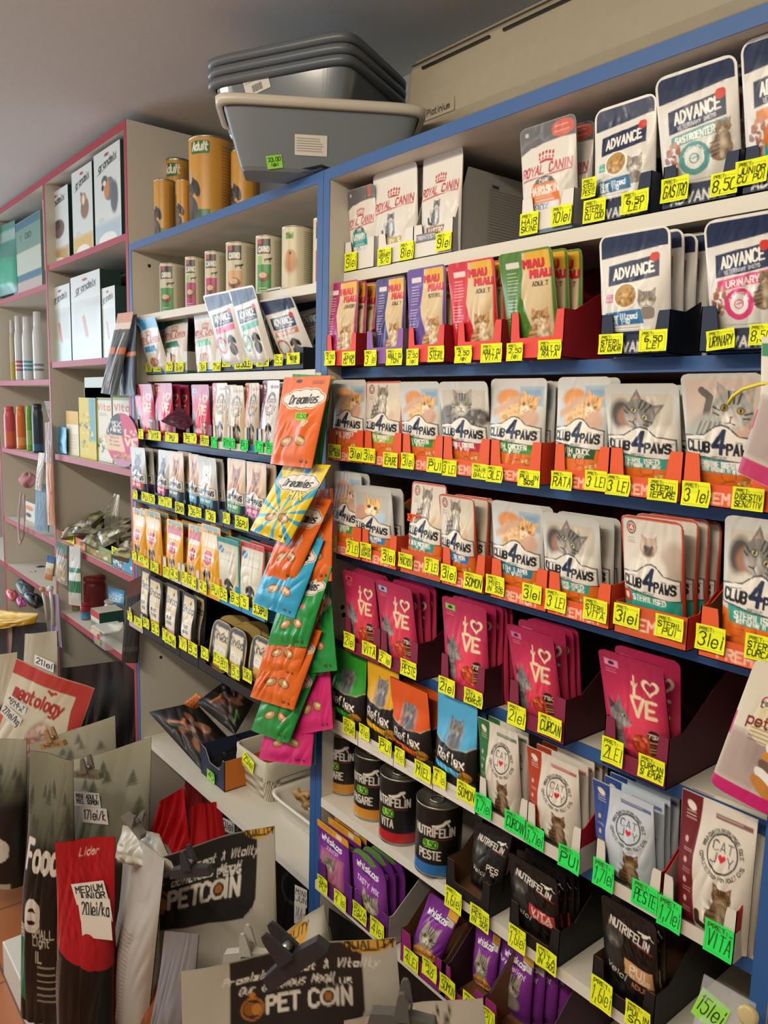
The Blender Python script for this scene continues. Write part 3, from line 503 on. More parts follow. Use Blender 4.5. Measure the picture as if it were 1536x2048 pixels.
def d_dream(asp, col, kind='plain', nx=120):
    c = Cv(asp, col, nx); H = c.Hh
    if kind == 'mix':
        for k in range(10):
            a = k*.63+.2; c.poly([(58, H*.66), (58+140*math.cos(a), H*.66+140*math.sin(a)), (58+140*math.cos(a+.2), H*.66+140*math.sin(a+.2))], '3a9cc0')
    for i, (x, r, y) in enumerate([(20, 13, .25), (36, 17, .225), (55, 18, .215), (73, 17, .215), (86, 12, .24), (34, 16, .285), (54, 17, .285), (72, 16, .28)]): c.ell(x, H*y, r+1.6, r*.78+1.6, 'ead9b8')
    for p in (0, 1):
        for i, (x, r, y) in enumerate([(20, 13, .25), (36, 17, .225), (55, 18, .215), (73, 17, .215), (86, 12, .24), (34, 16, .285), (54, 17, .285), (72, 16, .28)]): c.ell(x, H*y, r-(p*1.4), r*.78-(p*1.4), '3a2c20' if not p else 'd9d4cc')
    c.text('Dreamies', 53, H*.205, 16, '26201c', 2.9, sx=.54, sl=.2, rot=-.05); c.rect(64, H*.045, 92, H*.09, '1c1814', a=.25); c.lines(66, H*.055, 90, 3, 2.4, '2c2018', .7)
    c.ell(36, H*.05, 7, 3.6, '3c2418')
    if kind == 'mix': c.text('MIX', 66, H*.36, 15, '3a2c20', 6); c.text('MIX', 66, H*.36, 15, 'f2d42c', 3.4)
    cy = H*.72
    for sg in (-1, 1):
        c.ell(54+sg*14, cy-sg*2, 14, 9.5, '6a4424', rot=sg*.5, a=.9); c.ell(54+sg*14, cy-sg*2, 11.5, 7.4, 'b98a52', rot=sg*.5); c.ell(54+sg*16, cy-1-sg*2, 6, 3.4, 'e0c896', rot=sg*.5)
    if kind in ('orange',): c.ell(70, H*.52, 5, 7, 'c8b09a'); c.line([(66, H*.56), (70, H*.44), (78, H*.5), (72, H*.55)], 2.4, 'd8c4ae')
    if kind == 'green': c.ell(68, H*.5, 6, 5, 'c85a40')
    c.lines(8, H*.5, 22, 9, 4, 'e4dccc', .9, .35, 3) if kind == 'green' else None
    c.text('60 g', 82, H*.92, 4.6, '3a2a1a', 1, rot=-.05); return c
def d_mix(asp, animal, nx=60):
    c = Cv(asp, 'cfd8d8', nx); H = c.Hh; c.text('grandmix', 50, H*.11, 15, '26302e', 2.6, sx=.66, sl=.25, rot=-.16); c.line([(14, H*.24), (60, H*.18), (86, H*.165)], 2, '26302e'); c.ell(50, H*.065, 9, 3.5, '9a2c30')
    if animal == 'parrot': c.ell(58, H*.44, 19, 26, '6a7480'); c.ell(48, H*.42, 10, 24, 'c8803c', soft=4); c.ell(40, H*.33, 11, 11, '4a5258'); c.ell(40, H*.36, 6, 6, 'd8dcd8'); c.ell(33, H*.4, 5, 7, '1c1c1c'); c.ell(76, H*.55, 14, 36, '5a6470', soft=4)
    elif animal == 'rodent': c.ell(62, H*.48, 20, 26, '8a6a50', soft=5); c.ell(56, H*.36, 15, 13, 'b08860'); c.ell(56, H*.38, 6, 12, 'e0d8cc'); c.ell(46, H*.3, 4, 5, '6a5040')
    elif animal == 'guinea': c.ell(62, H*.52, 22, 26, '6a5a52', soft=4); c.ell(58, H*.46, 12, 14, '4a3c38')
    elif animal == 'carrot': c.line([(50, H*.6), (62, H*.9)], 8, 'b87848'); c.ell(70, H*.84, 11, 8, '8a5a3a')
    if animal == 'carrot': c.rect(0, H*.3, 100, H*.74, 'b4bcb8', soft=30); c.line([(44, H*.5), (62, H*.9)], 11, 'b0683a'); c.ell(70, H*.84, 13, 9, '8a5a3a'); c.ell(40, H*.86, 12, 8, 'a08868')
    if animal != 'carrot': c.rect(0, H*.78, 100, H, {'parrot': 'a8c0cc', 'rodent': 'd0b060', 'guinea': 'b89a58'}[animal], soft=16); c.ell(48, H*.98, 34, 18, 'e4e6e0'); c.lines(16, H*.72, 40, 4, 3, '8a9490')
    else: c.rect(0, H*.74, 100, H, 'b8ccc8', soft=16)
    return c
def d_card(asp, base, bands=(), nx=40, txt=None, tc='f0f0f0', ty=.3, th=14, ln=None):
    c = Cv(asp, base, nx); H = c.Hh
    for y0, y1, col in bands: c.rect(0, y0*H, 100, y1*H, col)
    if txt: c.text(txt, 50, ty*H, th, tc, sx=min(1, 84/c.tw(txt, th)))
    if ln: c.lines(15, H*ln[0], 85, ln[1], H*ln[2], ln[3], 1.6, .7)
    return c
# ---------------------------------------------------------------- room
def struct(name, mb, m, **k):
    o = mb.build(name, m, **k); o['kind'] = 'structure'; return o
WALLM = mat('painted_wall', .85, '8f9698', bump=.08, bscale=120, spec=.2)
WALLW = mat('white_wall', .85, 'd8d5cd', bump=.05, bscale=120, spec=.2)
CEILM = mat('painted_ceiling', .8, 'd6d4d0', bump=.05, bscale=90, spec=.25)
def floormat():
    m = bpy.data.materials.new('terracotta_tile'); m.use_nodes = True; nt = m.node_tree; b = nt.nodes['Principled BSDF']; b.inputs['Roughness'].default_value = .35
    tc = nt.nodes.new('ShaderNodeTexCoord'); br = nt.nodes.new('ShaderNodeTexBrick'); br.offset = 0; br.inputs['Scale'].default_value = 1; br.inputs['Brick Width'].default_value = .33; br.inputs['Row Height'].default_value = .33; br.inputs['Mortar Size'].default_value = .004
    br.inputs['Color1'].default_value = (.42, .15, .05, 1); br.inputs['Color2'].default_value = (.36, .12, .04, 1); br.inputs['Mortar'].default_value = (.16, .07, .04, 1)
    nt.links.new(tc.outputs['Object'], br.inputs['Vector']); nt.links.new(br.outputs[0], b.inputs['Base Color']); return m
XL, XR, YB, YF, ZC = -3.6, 2.6, .38, -2.7, 2.285
struct('floor', MB().box(XL, XR, YF, YB, -.05, 0, '808080'), floormat())
struct('ceiling', MB().box(XL, XR, YF, YB, ZC, ZC+.05, '808080'), CEILM)
struct('wall_back', MB().box(XL, XR, YB, YB+.05, 0, ZC, '808080'), WALLM)
struct('wall_front', MB().box(XL, XR, YF-.05, YF, 0, ZC, '808080'), WALLW)
struct('wall_right', MB().box(XR, XR+.05, YF, YB, 0, ZC, '808080'), WALLW)
wl = MB()
for b in ((YF, -2.4, 0, ZC), (-.6, YB, 0, ZC), (-2.4, -.6, 0, .75), (-2.4, -.6, 2.1, ZC)): wl.box(XL-.05, XL, *b, '808080')
struct('wall_left', wl, WALLW)
wf = MB()
for b in ((-2.4, -2.34, .75, 2.1), (-.66, -.6, .75, 2.1), (-2.34, -.66, .75, .81), (-2.34, -.66, 2.04, 2.1), (-1.53, -1.47, .81, 2.04)): wf.box(XL-.04, XL+.01, *b, 'd8d8d4')
struct('window_1', wf, PLAST)
# ---------------------------------------------------------------- shelving units
def panel(parent, name, x0, x1, y0, y1, z0, z1, band=None, bt=.0012):
    """laminate panel with a coloured band on its front edge"""
    L = parent.location; o = MB().box(x0-L.x, x1-L.x, y0-L.y, y1-L.y, z0-L.z, z1-L.z, 'd2cdc0').build(name, LAMI, parent)
    if band:
        e = MB().box(x0-L.x, x1-L.x, y0-bt-L.y, y0-L.y, z0-L.z, z1-L.z, 'ffffff').build('edge_band', band, o); e['label'] = ('blue' if band is BLUE else 'red')+' edge band'
    return o
TH = .017; YW = .36
def holes(parent, x, sgn, pts):
    for y, z in pts:
        L = parent.location; n = 12; v = [(x+sgn*.0004-L.x, y+.0045*math.cos(a)-L.y, z+.0045*math.sin(a)-L.z) for a in np.linspace(0, 6.283, n, endpoint=False)]
        MB().add(v, [tuple(range(n))], lin('2a2622')).build('pin_hole', PAPER, parent)
ZT = 1.964
# right blue bay
ub = empty('shelving_unit', (.41, 0, 0), 'blue edged white shelving unit holding the orange trays of cat pouches', 'shelving unit', 'blue edged shelving bays')
panel(ub, 'side_panel', .0005, .018, 0, YW, 0, ZT-.018, BLUE); panel(ub, 'side_panel', .802, .82, 0, YW, 0, ZT-.018, BLUE)
panel(ub, 'top_panel', .0005, .82, 0, YW, ZT-.018, ZT, BLUE); panel(ub, 'back_panel', .018, .802, YW-.006, YW-.001, .1, ZT-.018)
SH = dict(a=(1.80, .03, None), b=(1.641, .03, BLUE), c=(1.483, .029, BLUE), d=(1.324, .025, BLUE), e=(1.160, .025, BLUE), f=(1.003, .022, BLUE), g=(.861, -.001, None), h=(.702, -.012, None))
for k, (z, y, bd) in SH.items(): panel(ub, 'shelf', .0185, .8015, y, YW-.007, z-.017, z, bd)
holes(ub, .018, 1, [(.052, 1.87), (.03, 1.865-.11), (.05, 1.28), (.043, 1.2), (.04, 1.245-.03)])
# left blue bay
ul = empty('shelving_unit', (-.43, 0, 0), 'blue edged white shelving unit holding the dog cans and dog pouches', 'shelving unit', 'blue edged shelving bays')
panel(ul, 'side_panel', -.859, -.842, 0, YW, 0, ZT-.018, BLUE); panel(ul, 'side_panel', -.018, -.0005, 0, YW, 0, ZT-.018, BLUE)
panel(ul, 'top_panel', -.859, -.0005, 0, YW, ZT-.018, ZT, BLUE); panel(ul, 'back_panel', -.842, -.018, YW-.006, YW-.001, .1, ZT-.018)
SL = dict(a=(1.787, .010, None), b=(1.641, .034, None), c=(1.477, .028, BLUE), d=(1.318, .020, BLUE), e=(1.158, .015, BLUE), f=(1.0, .01, BLUE), g=(.664, .008, None))
for k, (z, y, bd) in SL.items(): panel(ul, 'shelf', -.8415, -.0185, y, YW-.007, z-.017, z, bd)
holes(ul, -.842, 1, [(.045, 1.915), (.06, .88)])
# red unit (two columns and the edge of a third)
ur = empty('shelving_unit', (-1.5, 0, 0), 'tall red edged white shelving unit reaching the ceiling', 'shelving unit')
RX = [(-.878, -.862), (-1.565, -1.548), (-2.262, -2.245)]
for x0, x1 in RX: panel(ur, 'side_panel', x0, x1, 0, .30, 0, 2.242, RED)
panel(ur, 'top_panel', -2.9, -.862, 0, .30, 2.242, 2.262, RED); panel(ur, 'back_panel', -2.9, -.864, .295, .299, .1, 2.24)
RS = [1.995, 1.690, 1.393, 1.103, .860]; RL = [1.94, 1.635, 1.375, 1.095, .90]
for z in RS: panel(ur, 'shelf', -1.5475, -.8785, 0.004, .294, z-.018, z, RED)
for z in RL: panel(ur, 'shelf', -2.2445, -1.5655, 0.004, .294, z-.018, z, RED)
for z in (1.9, 1.3, .9): panel(ur, 'shelf', -2.9, -2.2625, 0.004, .294, z-.018, z, RED)
# low white plinth that the sacks stand on, and the neighbouring white cabinet at the end
pl = tag(MB().box(-1.02, .79, -.33, -.004, 0, .1, 'd2cdc0').build('plinth', LAMI, bevel=.003), 'low white plinth carrying the open dog food sacks', 'plinth')
nb = empty('cabinet', (.98, 0, 0), 'plain white cabinet beyond the last blue post', 'cabinet'); panel(nb, 'side_panel', .8215, .838, .003, YW, 0, 1.16); panel(nb, 'door', .839, 1.2, .003, .02, .1, 1.16)
# ---------------------------------------------------------------- right bay: cat pouches
TRAYN = [0]
def mid(xl, xr, xt, yt, z, y0):
    """pouch standing at depth y0 on height z: image x of its sides at mid height and of its top centre, image y of the top"""
    xm = (xl+xr)/2; xb = 2*xm-xt; X = xatpx(xb, y0, z); T = atX(xt, yt, X); h = math.hypot(T[1]-y0, T[2]-z); lean = math.atan2(T[1]-y0, T[2]-z)
    ym = (y0+T[1])/2; pm = proj((X, ym, (z+T[2])/2)); w = atY(xr, pm[1], ym)[0]-atY(xl, pm[1], ym)[0]
    return X, h, lean, w
def squeeze(c, k):
    """print pushed up to the top k of the pouch, foot colour continued below"""
    d = Cv.__new__(Cv); d.__dict__ = dict(c.__dict__); d.c = c.c[np.clip(np.round(np.arange(c.ny+1)/k), 0, c.ny).astype(int)]; return d
def stand(key, c, s, xl, xr, xt, yt, z, y0, group, where, T=.022, n=0, dy=.017, asp=None, lean=None, roll=0., cat='pet food pouch', name='food_pouch', mtl=None, short=None, dz=-.004, dx=.002, wf=None, maxlean=.3, yaw=0., sq=1., fw=True, **kw):
    if sq != 1: c = squeeze(c, sq)
    X, h, le, w = mid(xl, xr, xt, yt, z, y0)
    if le < 0 and fw: y0 += .05*math.tan(min(.35, -le)); X, h, le, w = mid(xl, xr, xt, yt, z, y0)
    le = max(-maxlean, min(maxlean, le)) if lean is None else lean
    if wf: w = wf
    lb = s+' '+where; lb = lb if len(lb.split()) < 16 else s
    o = pouch(name, lb, cat, group, key, c, w, h, T, (X, y0, z+.002), le, roll, yaw, mtl=mtl, **kw)
    words = ['second', 'third', 'fourth', 'fifth', 'sixth', 'seventh']; short = short or s.split(' cut by')[0]; rg = random.Random(int(xl))
    for i in range(n):
        q = o.copy(); COL.objects.link(q); q.location = (X+dx*(i+1)+rg.uniform(-.002, .002), y0+dy*(i+1), z+.002+dz*rg.random())
        q.rotation_euler = (-(le*.6+.03*rg.uniform(-1, 1)), rg.uniform(-.02, .02), yaw+rg.uniform(-.03, .03)); lb = f'{words[i]} pouch in line behind the {short or s}'; q['label'] = lb if len(lb.split()) < 16 else lb.replace(' in line', '').replace(' cat pouch', ' one').replace(' white pouch', ' one')
    return o
def DT(fn, *a, **k): return lambda: fn(*a, **k)
CG = 'cat food pouches on the blue shelves'
def T_(label, x0, x1, z, yf, d=.24, ears=.05, lip=.025, hb=.15, **k):
    a, b = xatpx(x0, yf, z+.01), xatpx(x1, yf, z+.01); return tray(label, 'card display trays on the blue shelves', a, b, yf, z, d, ears, lip, hb, **k)
def tags(o, y, lst):
    for t in lst: pricetag(o, *t[:5], y-.0022, *(t[5:6] or ['y']), **(t[6] if len(t) > 6 else {}))
# row a: white and navy veterinary pouches
z, yf = SH['a'][0]+.001, .031
GR = 'a9a7a2'; SQ = .92
for key, s, tr, p, n, tg, kw in [
 ('rcu', 'white pouch with dark grey top and teal arch panel', (689, 748), (701, 755, 721, 377), 0, [(703, 523, 24, 36, '9lei')], {}),
 ('so', 'plain white pouch with red crown and gold foot panel', (755, 826), (749, 835, 789, 339), 1, [(770, 513, 27, 34, 'URINARY|S/O'), (814, 502, 28, 36, '8lei')], {}),
 ('gastro', 'plain white pouch with red crown and brown foot panel', (826, 905), (845, 923, 886, 306), 0, [(889, 483, 31, 36, '9lei')], {}),
 ('hair', 'white pouch with grey top and orange arch panel', (1041, 1146), (1045, 1153, 1094, 247), 1, [(1059, 447, 36, 44, 'HAIR|SKINE'), (1124, 431, 40, 40, '10lei')], {})]:
    o = T_({'rcu': 'low white card tray beside the divider under the teal arch pouch', 'so': 'white card tray with tags reading URINARY and 8 lei', 'gastro': 'white card tray with tall grey side panel of fine print', 'hair': 'white card tray with grey foot under the orange arch pouch'}[key], *tr, z, yf, d=.27, ears=.048, lip=.03, hb=.122 if key == 'gastro' else .09, front='dcd8d0', side=GR, inner='8a8078', slope=(.015, .42) if key != 'gastro' else (.004, .1), earw=.2, base2=('6a7a8a', .006) if key == 'hair' else None, hbk=.08)
    if key == 'gastro':
        m = MB(); c = Cv(1.1, 'a9a7a2', 70)
        for k in range(26): c.line([(12, 14+k*4.2), (88 if k % 7 else 50, 14+k*4.2)], 1.5, '4c4c4c', .75)
        c.rect(14, 6, 22, 11, '3c3c3c'); P = np.zeros((c.ny+1, c.nx+1, 3)); x = xatpx(tr[1], yf, z+.01)-o.location.x+.0003
        P[..., 0] = x; P[..., 1] = (.05+.19*c.xs/100)[None, :]; P[..., 2] = (.112-.107*c.ys/c.Hh)[:, None]; q = m.grid(P, c.c).build('printed_panel', CARD, o); q['label'] = 'panel of fine print'
        c = Cv(.3, '77747c', 40); c.text('GASTROINTESTINAL', 50, 8, 13, 'd8d4d8', 2, sx=.9)
        m = MB(); a, b = atY(832, 490, yf-.0006), atY(871, 475, yf-.0006); P = np.zeros((c.ny+1, c.nx+1, 3)); P[..., 0] = (a[0]+(b[0]-a[0])*c.xs/100)[None, :]; P[..., 1] = yf-.0006; P[..., 2] = (z+.034-.012*c.ys/c.Hh)[:, None]
        m.grid(P-np.array(o.location), c.c).build('print_strip', CARD, o)
    tags(o, yf, tg); k = {'rcu': 'urinary', 'so': 'so', 'gastro': 'gastro', 'hair': 'hair'}[key]
    stand(key, d_rc(1.4, k), s, *p, z, yf+.014, CG, 'on the top shelf', n=n, round_top=.008, short=s, sq=.86)
for key, s, tr, p, n, tg in [
 ('steril', 'navy topped white pouch with teal square and blue Sterilized strip', (1167, 1300), (1190, 1310, 1250, 207), 0, [(1180, 376, 28, 40, 'STERIL|PESTE'), (1189, 421, 44, 46, 'STERIL|CU COD'), (1271, 404, 54, 44, '6,50|LEI')]),
 ('gastroent', 'navy topped pouch with teal Gastroenteric strip', (1323, 1475), (1314, 1471, 1377, 138), 1, [(1351, 379, 54, 48, 'GASTRO'), (1448, 367, 54, 46, '8,50')]),
 ('junior', 'navy topped pouch with orange Junior strip cut by the frame', (1484, 1660), (1486, 1650, 1560, 62), 0, [(1504, 344, 64, 50, 'JUNIOR|CU PUI')])]:
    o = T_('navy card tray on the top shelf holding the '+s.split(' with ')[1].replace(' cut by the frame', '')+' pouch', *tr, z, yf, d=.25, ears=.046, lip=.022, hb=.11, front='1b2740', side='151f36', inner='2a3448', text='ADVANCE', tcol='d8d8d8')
    tags(o, yf, tg); k = {'steril': 'steril', 'gastroent': 'gastro', 'junior': 'junior'}[key]
    stand(key, d_adv(1.42, k), s, *p, z, yf+.014, CG, 'on the top shelf', n=n, round_top=.012, T=.024, sq=.87)
# row b
z, yf = SH['b'][0]+.001, -.004
RD = 'd9463c'
for key, col, word, s, tr, p, n, tg, fr, ins in [
 ('mj', '9c1f62', 'JUNIOR', 'magenta banded kitten pouch', (653, 712), (654, 715, 686, 566), 2, [(661.5, 716.5, 21, 29, '2.50|lei'), (698, 717, 26, 28, 'JUNIOR|CU PUI')], RD, 'a02028'),
 ('mt', '3c3270', 'ADULT', 'dark violet cat pouch with shiny crinkles', (732, 806), (753, 811, 781, 558), 0, [(743, 716, 24, 32, '3 lei'), (790, 714, 32, 33, 'ADULT CU|TON')], '8a5aa0', '77747a'),
 ('ms', '5a3c8e', 'STERIL', 'purple banded tabby pouch', (815, 888), (817, 892, 852, 537), 1, [(826, 714, 24, 33, '2.50|lei'), (874, 708, 32, 32, 'STERIL')], RD, 'a02028'),
 ('mr', 'c81e2c', 'ADULT', 'red banded tabby pouch', (913, 1002), (903, 994, 940, 524), 2, [(927.5, 709, 34, 34, '2.50|lei'), (984, 706, 42, 38, 'ADULT CU|VITA')], RD, 'a02028'),
 ('mg', '4c7a2a', 'ADULT', 'green banded ginger cat pouch', (1019, 1126), (1009, 1113, 1048, 504), 2, [(1031, 704, 32, 36, '2,50|lei'), (1100, 699, 46, 38, 'ADULT CU|RATA')], RD, 'a02028')]:
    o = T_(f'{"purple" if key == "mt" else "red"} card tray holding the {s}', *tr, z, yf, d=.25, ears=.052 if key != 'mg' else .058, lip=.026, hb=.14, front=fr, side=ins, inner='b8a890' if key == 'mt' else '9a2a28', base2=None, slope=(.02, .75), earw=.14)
    tags(o, yf, tg); stand(key, d_miau(1.95, col, word), s, *p, z, yf+.014, CG, 'on the second blue shelf', n=n, round_top=.006, T=.018, dx=.006, dy=.012, short=s, sq=.92)
for key, s, tr, p, n, tg in [
 ('steril2', 'navy topped white pouch with pink square and blue Sterilized strip', (1199, 1337), (1201, 1340, 1267, 464), 3, [(1223, 688, 48, 40, 'STERIL|CU CURCAN'), (1307, 681, 56, 43, '6,50|LEI')]),
 ('urinary', 'navy topped pouch with pink Urinary strip', (1398, 1585), (1412, 1560, 1476, 436), 0, [(1442, 679, 56, 40, 'URINARY', 'y', dict(roll=.1)), (1522, 669, 44, 42, '8,50')])]:
    o = T_('navy card tray on the blue shelf holding the '+s.split(' with ')[1]+' pouch', *tr, z, yf, d=.26, ears=.046, lip=.022, hb=.125, front='1b2740', side='131b2e', inner='2a3448', text='ADVANCE', tcol='d8d8d8', slope=(.03, .8))
    tags(o, yf, tg); stand(key, d_adv(1.42, key), s, *p, z, yf+.014, CG, 'on the second blue shelf', n=n, round_top=.012, T=.024, dx=.004, dy=.017, sq=.87)
# rows c, d: orange trays
OR, ORS = 'dc5a30', 'cc4a2a'
def clubrow(z, yf, rows, w):
    for key, s, d, tr, p, n, tg, low in rows:
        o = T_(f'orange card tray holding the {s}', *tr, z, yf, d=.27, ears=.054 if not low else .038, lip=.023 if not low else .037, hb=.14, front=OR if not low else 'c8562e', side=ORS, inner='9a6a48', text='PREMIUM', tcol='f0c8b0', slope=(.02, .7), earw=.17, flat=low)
        tags(o, yf, tg); stand(key, d_club(1.42, *d[0], **d[1]), s, *p, z, yf+.015, CG, w, n=n, round_top=.007, T=.024, dx=.004, dy=.014, short=s, mtl=SATIN, sq=.87)
RIM = dict(rim='c0452c')
clubrow(SH['c'][0]+.001, -.004, [
 ('c1', 'ginger cat pouch with red turkey panel', (('hand', 'd8543c', 'WITH TURKEY'), {}), (657, 726), (667, 733, 699, 762), 0, [(670, 902, 26, 27, 'CURCAN|IN SOS'), (713, 908, 28, 28, '3lei')], False),
 ('c2', 'red rimmed fold cat pouch with lime rabbit panel', (('fold', '8fae3a', 'WITH RABBIT', 'in jelly'), RIM), (728, 802), (733, 806, 768, 765), 0, [(740, 911, 25, 29, '3lei'), (781, 920, 29, 30, 'IEPURE')], False),
 ('c3', 'ginger cat pouch with green chicken panel and PUI tag', (('hand', '3a8a3c', 'WITH CHICKEN'), {}), (804, 885), (804, 884, 838, 766), 0, [(817, 922, 26, 32, '3lei'), (871, 930, 30, 30, 'PUI')], False),
 ('c4', 'grey tabby pouch with crimson hairball panel', (('tabby', 'b8304e', 'HAIRBALL CONTROL'), {}), (885, 978), (884, 980, 925, 766), 0, [(898.6, 936, 29, 32, '3 LEI'), (961, 943, 30, 31, 'HAIR|BALL')], False),
 ('c5', 'ginger cat pouch with wide green chicken panel', (('hand', '3a8a3c', 'WITH CHICKEN'), {}), (979, 1081), (979, 1090, 1037, 760), 2, [(991, 948, 33, 33, '3LEI', 'y', dict(cut=.1)), (1058, 957, 44, 34, 'PUI IN|SOS')], False),
 ('c6', 'ginger cat pouch with dark green duck panel', (('hand', '2a5a34', 'WITH DUCK'), {}), (1106, 1216), (1112, 1216, 1168, 757), 1, [(1125, 961, 42, 37, 'RATA'), (1193, 961, 44, 40, '3 LEI')], False),
 ('c7', 'grey cat pouch with teal rabbit in jelly panel', (('grey', '3a9c8c', 'STERILISED', 'with rabbit in jelly'), {}), (1216, 1362), (1214, 1361, 1280, 771), 1, [(1237, 970, 50, 42, '3 LEI', 'y', dict(cut=.12)), (1327, 980, 60, 44, 'STERIL|IEPURE')], False),
 ('c8', 'silver tabby pouch with teal digestion panel', (('silver', '4a9a9c', 'SENSITIVE DIGESTION', 'with chicken in gravy'), {}), (1363, 1540), (1368, 1530, 1440, 751), 0, [(1393, 988, 58, 50, '3 lei', 'y', dict(cut=.08)), (1497, 998, 64, 46, 'DIGESTIV|SENZITIV')], False)], 'on the third blue shelf')
clubrow(SH['d'][0]+.001, -.006, [
 ('d1', 'ginger cat pouch with short green chicken panel', (('hand', '3a8a3c', 'WITH CHICKEN'), {}), (663, 722), (668, 722, 696, 947), 1, [(668, 1085, 15, 30, 'PUI'), (706, 1096, 25, 30, '3 LEI')], False),
 ('d2', 'pale kitten pouch with blue salmon panel', (('kitten', '3a80b4', 'WITH SALMON'), {}), (723, 793), (711, 788, 743, 976), 1, [(733, 1101, 22, 31, 'JUNIOR|SOMON'), (778, 1113, 28, 31, '3lei')], False),
 ('d3', 'red rimmed fold cat pouch with teal mackerel panel', (('fold', '2f8f8c', 'WITH MACKEREL', 'in jelly'), RIM), (800, 882), (820, 889, 859, 969), 0, [(812, 1121, 28, 29, 'MACROU'), (865, 1131.5, 29, 31, '3 LEI')], True),
 ('d4', 'red rimmed fold cat pouch with blue salmon panel', (('fold', '3a78b8', 'WITH SALMON', 'in jelly'), RIM), (883, 969), (884, 954, 912, 994), 2, [(898.6, 1147, 32, 34, '3lei', 'y', dict(cut=.1)), (947.5, 1163, 38, 34, 'SOMON')], False),
 ('d5', 'ginger cat pouch with petrol blue lamb panel', (('hand', '2a7f94', 'WITH LAMB'), {}), (980, 1093), (986, 1088, 1033, 1009), 1, [(992, 1170, 37, 38, 'MIEL|IN SOS'), (1064, 1186.5, 39, 36, '3lei')], False),
 ('d6', 'grey cat pouch with teal panel and VITA tag', (('grey', '3a9c8c', 'STERILISED', 'with beef in jelly'), {}), (1094, 1219), (1088, 1203, 1139, 1034), 2, [(1113, 1201, 42, 42, '3 LEI'), (1192, 1219.5, 48, 44, 'STERIL|VITA')], False),
 ('d7', 'red rimmed Siamese cat pouch with teal foot', (('siam', '2f9c8a', 'STERILISED', ''), dict(rim='c0452c', body='2f9c8a')), (1228, 1374), (1246, 1370, 1302, 1040), 3, [(1252.6, 1231.6, 52, 44, '3lei'), (1340, 1254, 57, 46, 'STERIL|PUI')], True),
 ('d8', 'grey cat pouch with teal turkey panel cut by the frame', (('grey', '3a9c8c', 'STERILISED', 'with turkey in jelly'), {}), (1396, 1600), (1442, 1606, 1530, 1043), 0, [(1422, 1277, 60, 52, '3lei'), (1522, 1297, 66, 52, 'STERIL|CURCAN')], False)], 'on the fourth blue shelf')
so_ = pricetag(None, 830, 1036, 26, 15, '3 lei', .004, 'o', head=False, name='price_sticker'); tag(so_, 'small orange 3 lei sticker on the mackerel pouch', 'sticker')
# row e: crimson love pouches
z, yf = SH['e'][0]+.001, -.004
for key, st, s, tr, p, n, tg in [
 ('l1', 'd8484a', 'crimson profile cat pouch with red corner and VITA tag', (689, 760), (693, 757, 716, 1149), 2, [(700, 1281, 22, 32, '2lei'), (739, 1299, 28, 28, 'VIT^')]),
 ('l2', '8ab8dc', 'crimson profile cat pouch with pale blue corner', (760, 835), (760, 833, 786, 1169), 3, [(772, 1317, 25, 26, '2 lei', 'y', dict(roll=-.1)), (818, 1337, 32, 33, 'PESTE')]),
 ('l3', '7ac05a', 'crimson profile cat pouch with green corner', (880, 968), (888, 977, 927, 1205), 4, [(894.6, 1372.5, 33, 34, '2lei'), (948.5, 1395, 38, 32, 'VITA SI|MORCOV', 'y', dict(cut=.06))]),
 ('l4', 'c86aa0', 'crimson profile cat pouch with pink corner', (1016, 1129), (1025, 1119, 1058, 1262), 3, [(1034, 1431, 37, 44, '2lei'), (1101, 1452, 48, 42, 'CURCAN')]),
 ('l5', 'd88ab0', 'crimson profile cat pouch with double pink corner', (1206, 1333), (1205, 1336, 1256, 1320), 1, [(1226, 1502.6, 44, 52, '2LEI'), (1303.6, 1537.5, 54, 48, 'CURCAN|SI IEPURE')])]:
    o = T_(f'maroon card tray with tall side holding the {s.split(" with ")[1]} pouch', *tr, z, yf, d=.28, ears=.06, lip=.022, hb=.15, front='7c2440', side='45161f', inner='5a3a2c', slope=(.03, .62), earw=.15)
    tags(o, yf, tg); stand(key, d_love(1.5, st), s, *p, z, yf+.014, CG, 'on the fifth blue shelf', n=n, round_top=.007, T=.02, dx=.003, dy=.009, dz=-.006, sq=.86)
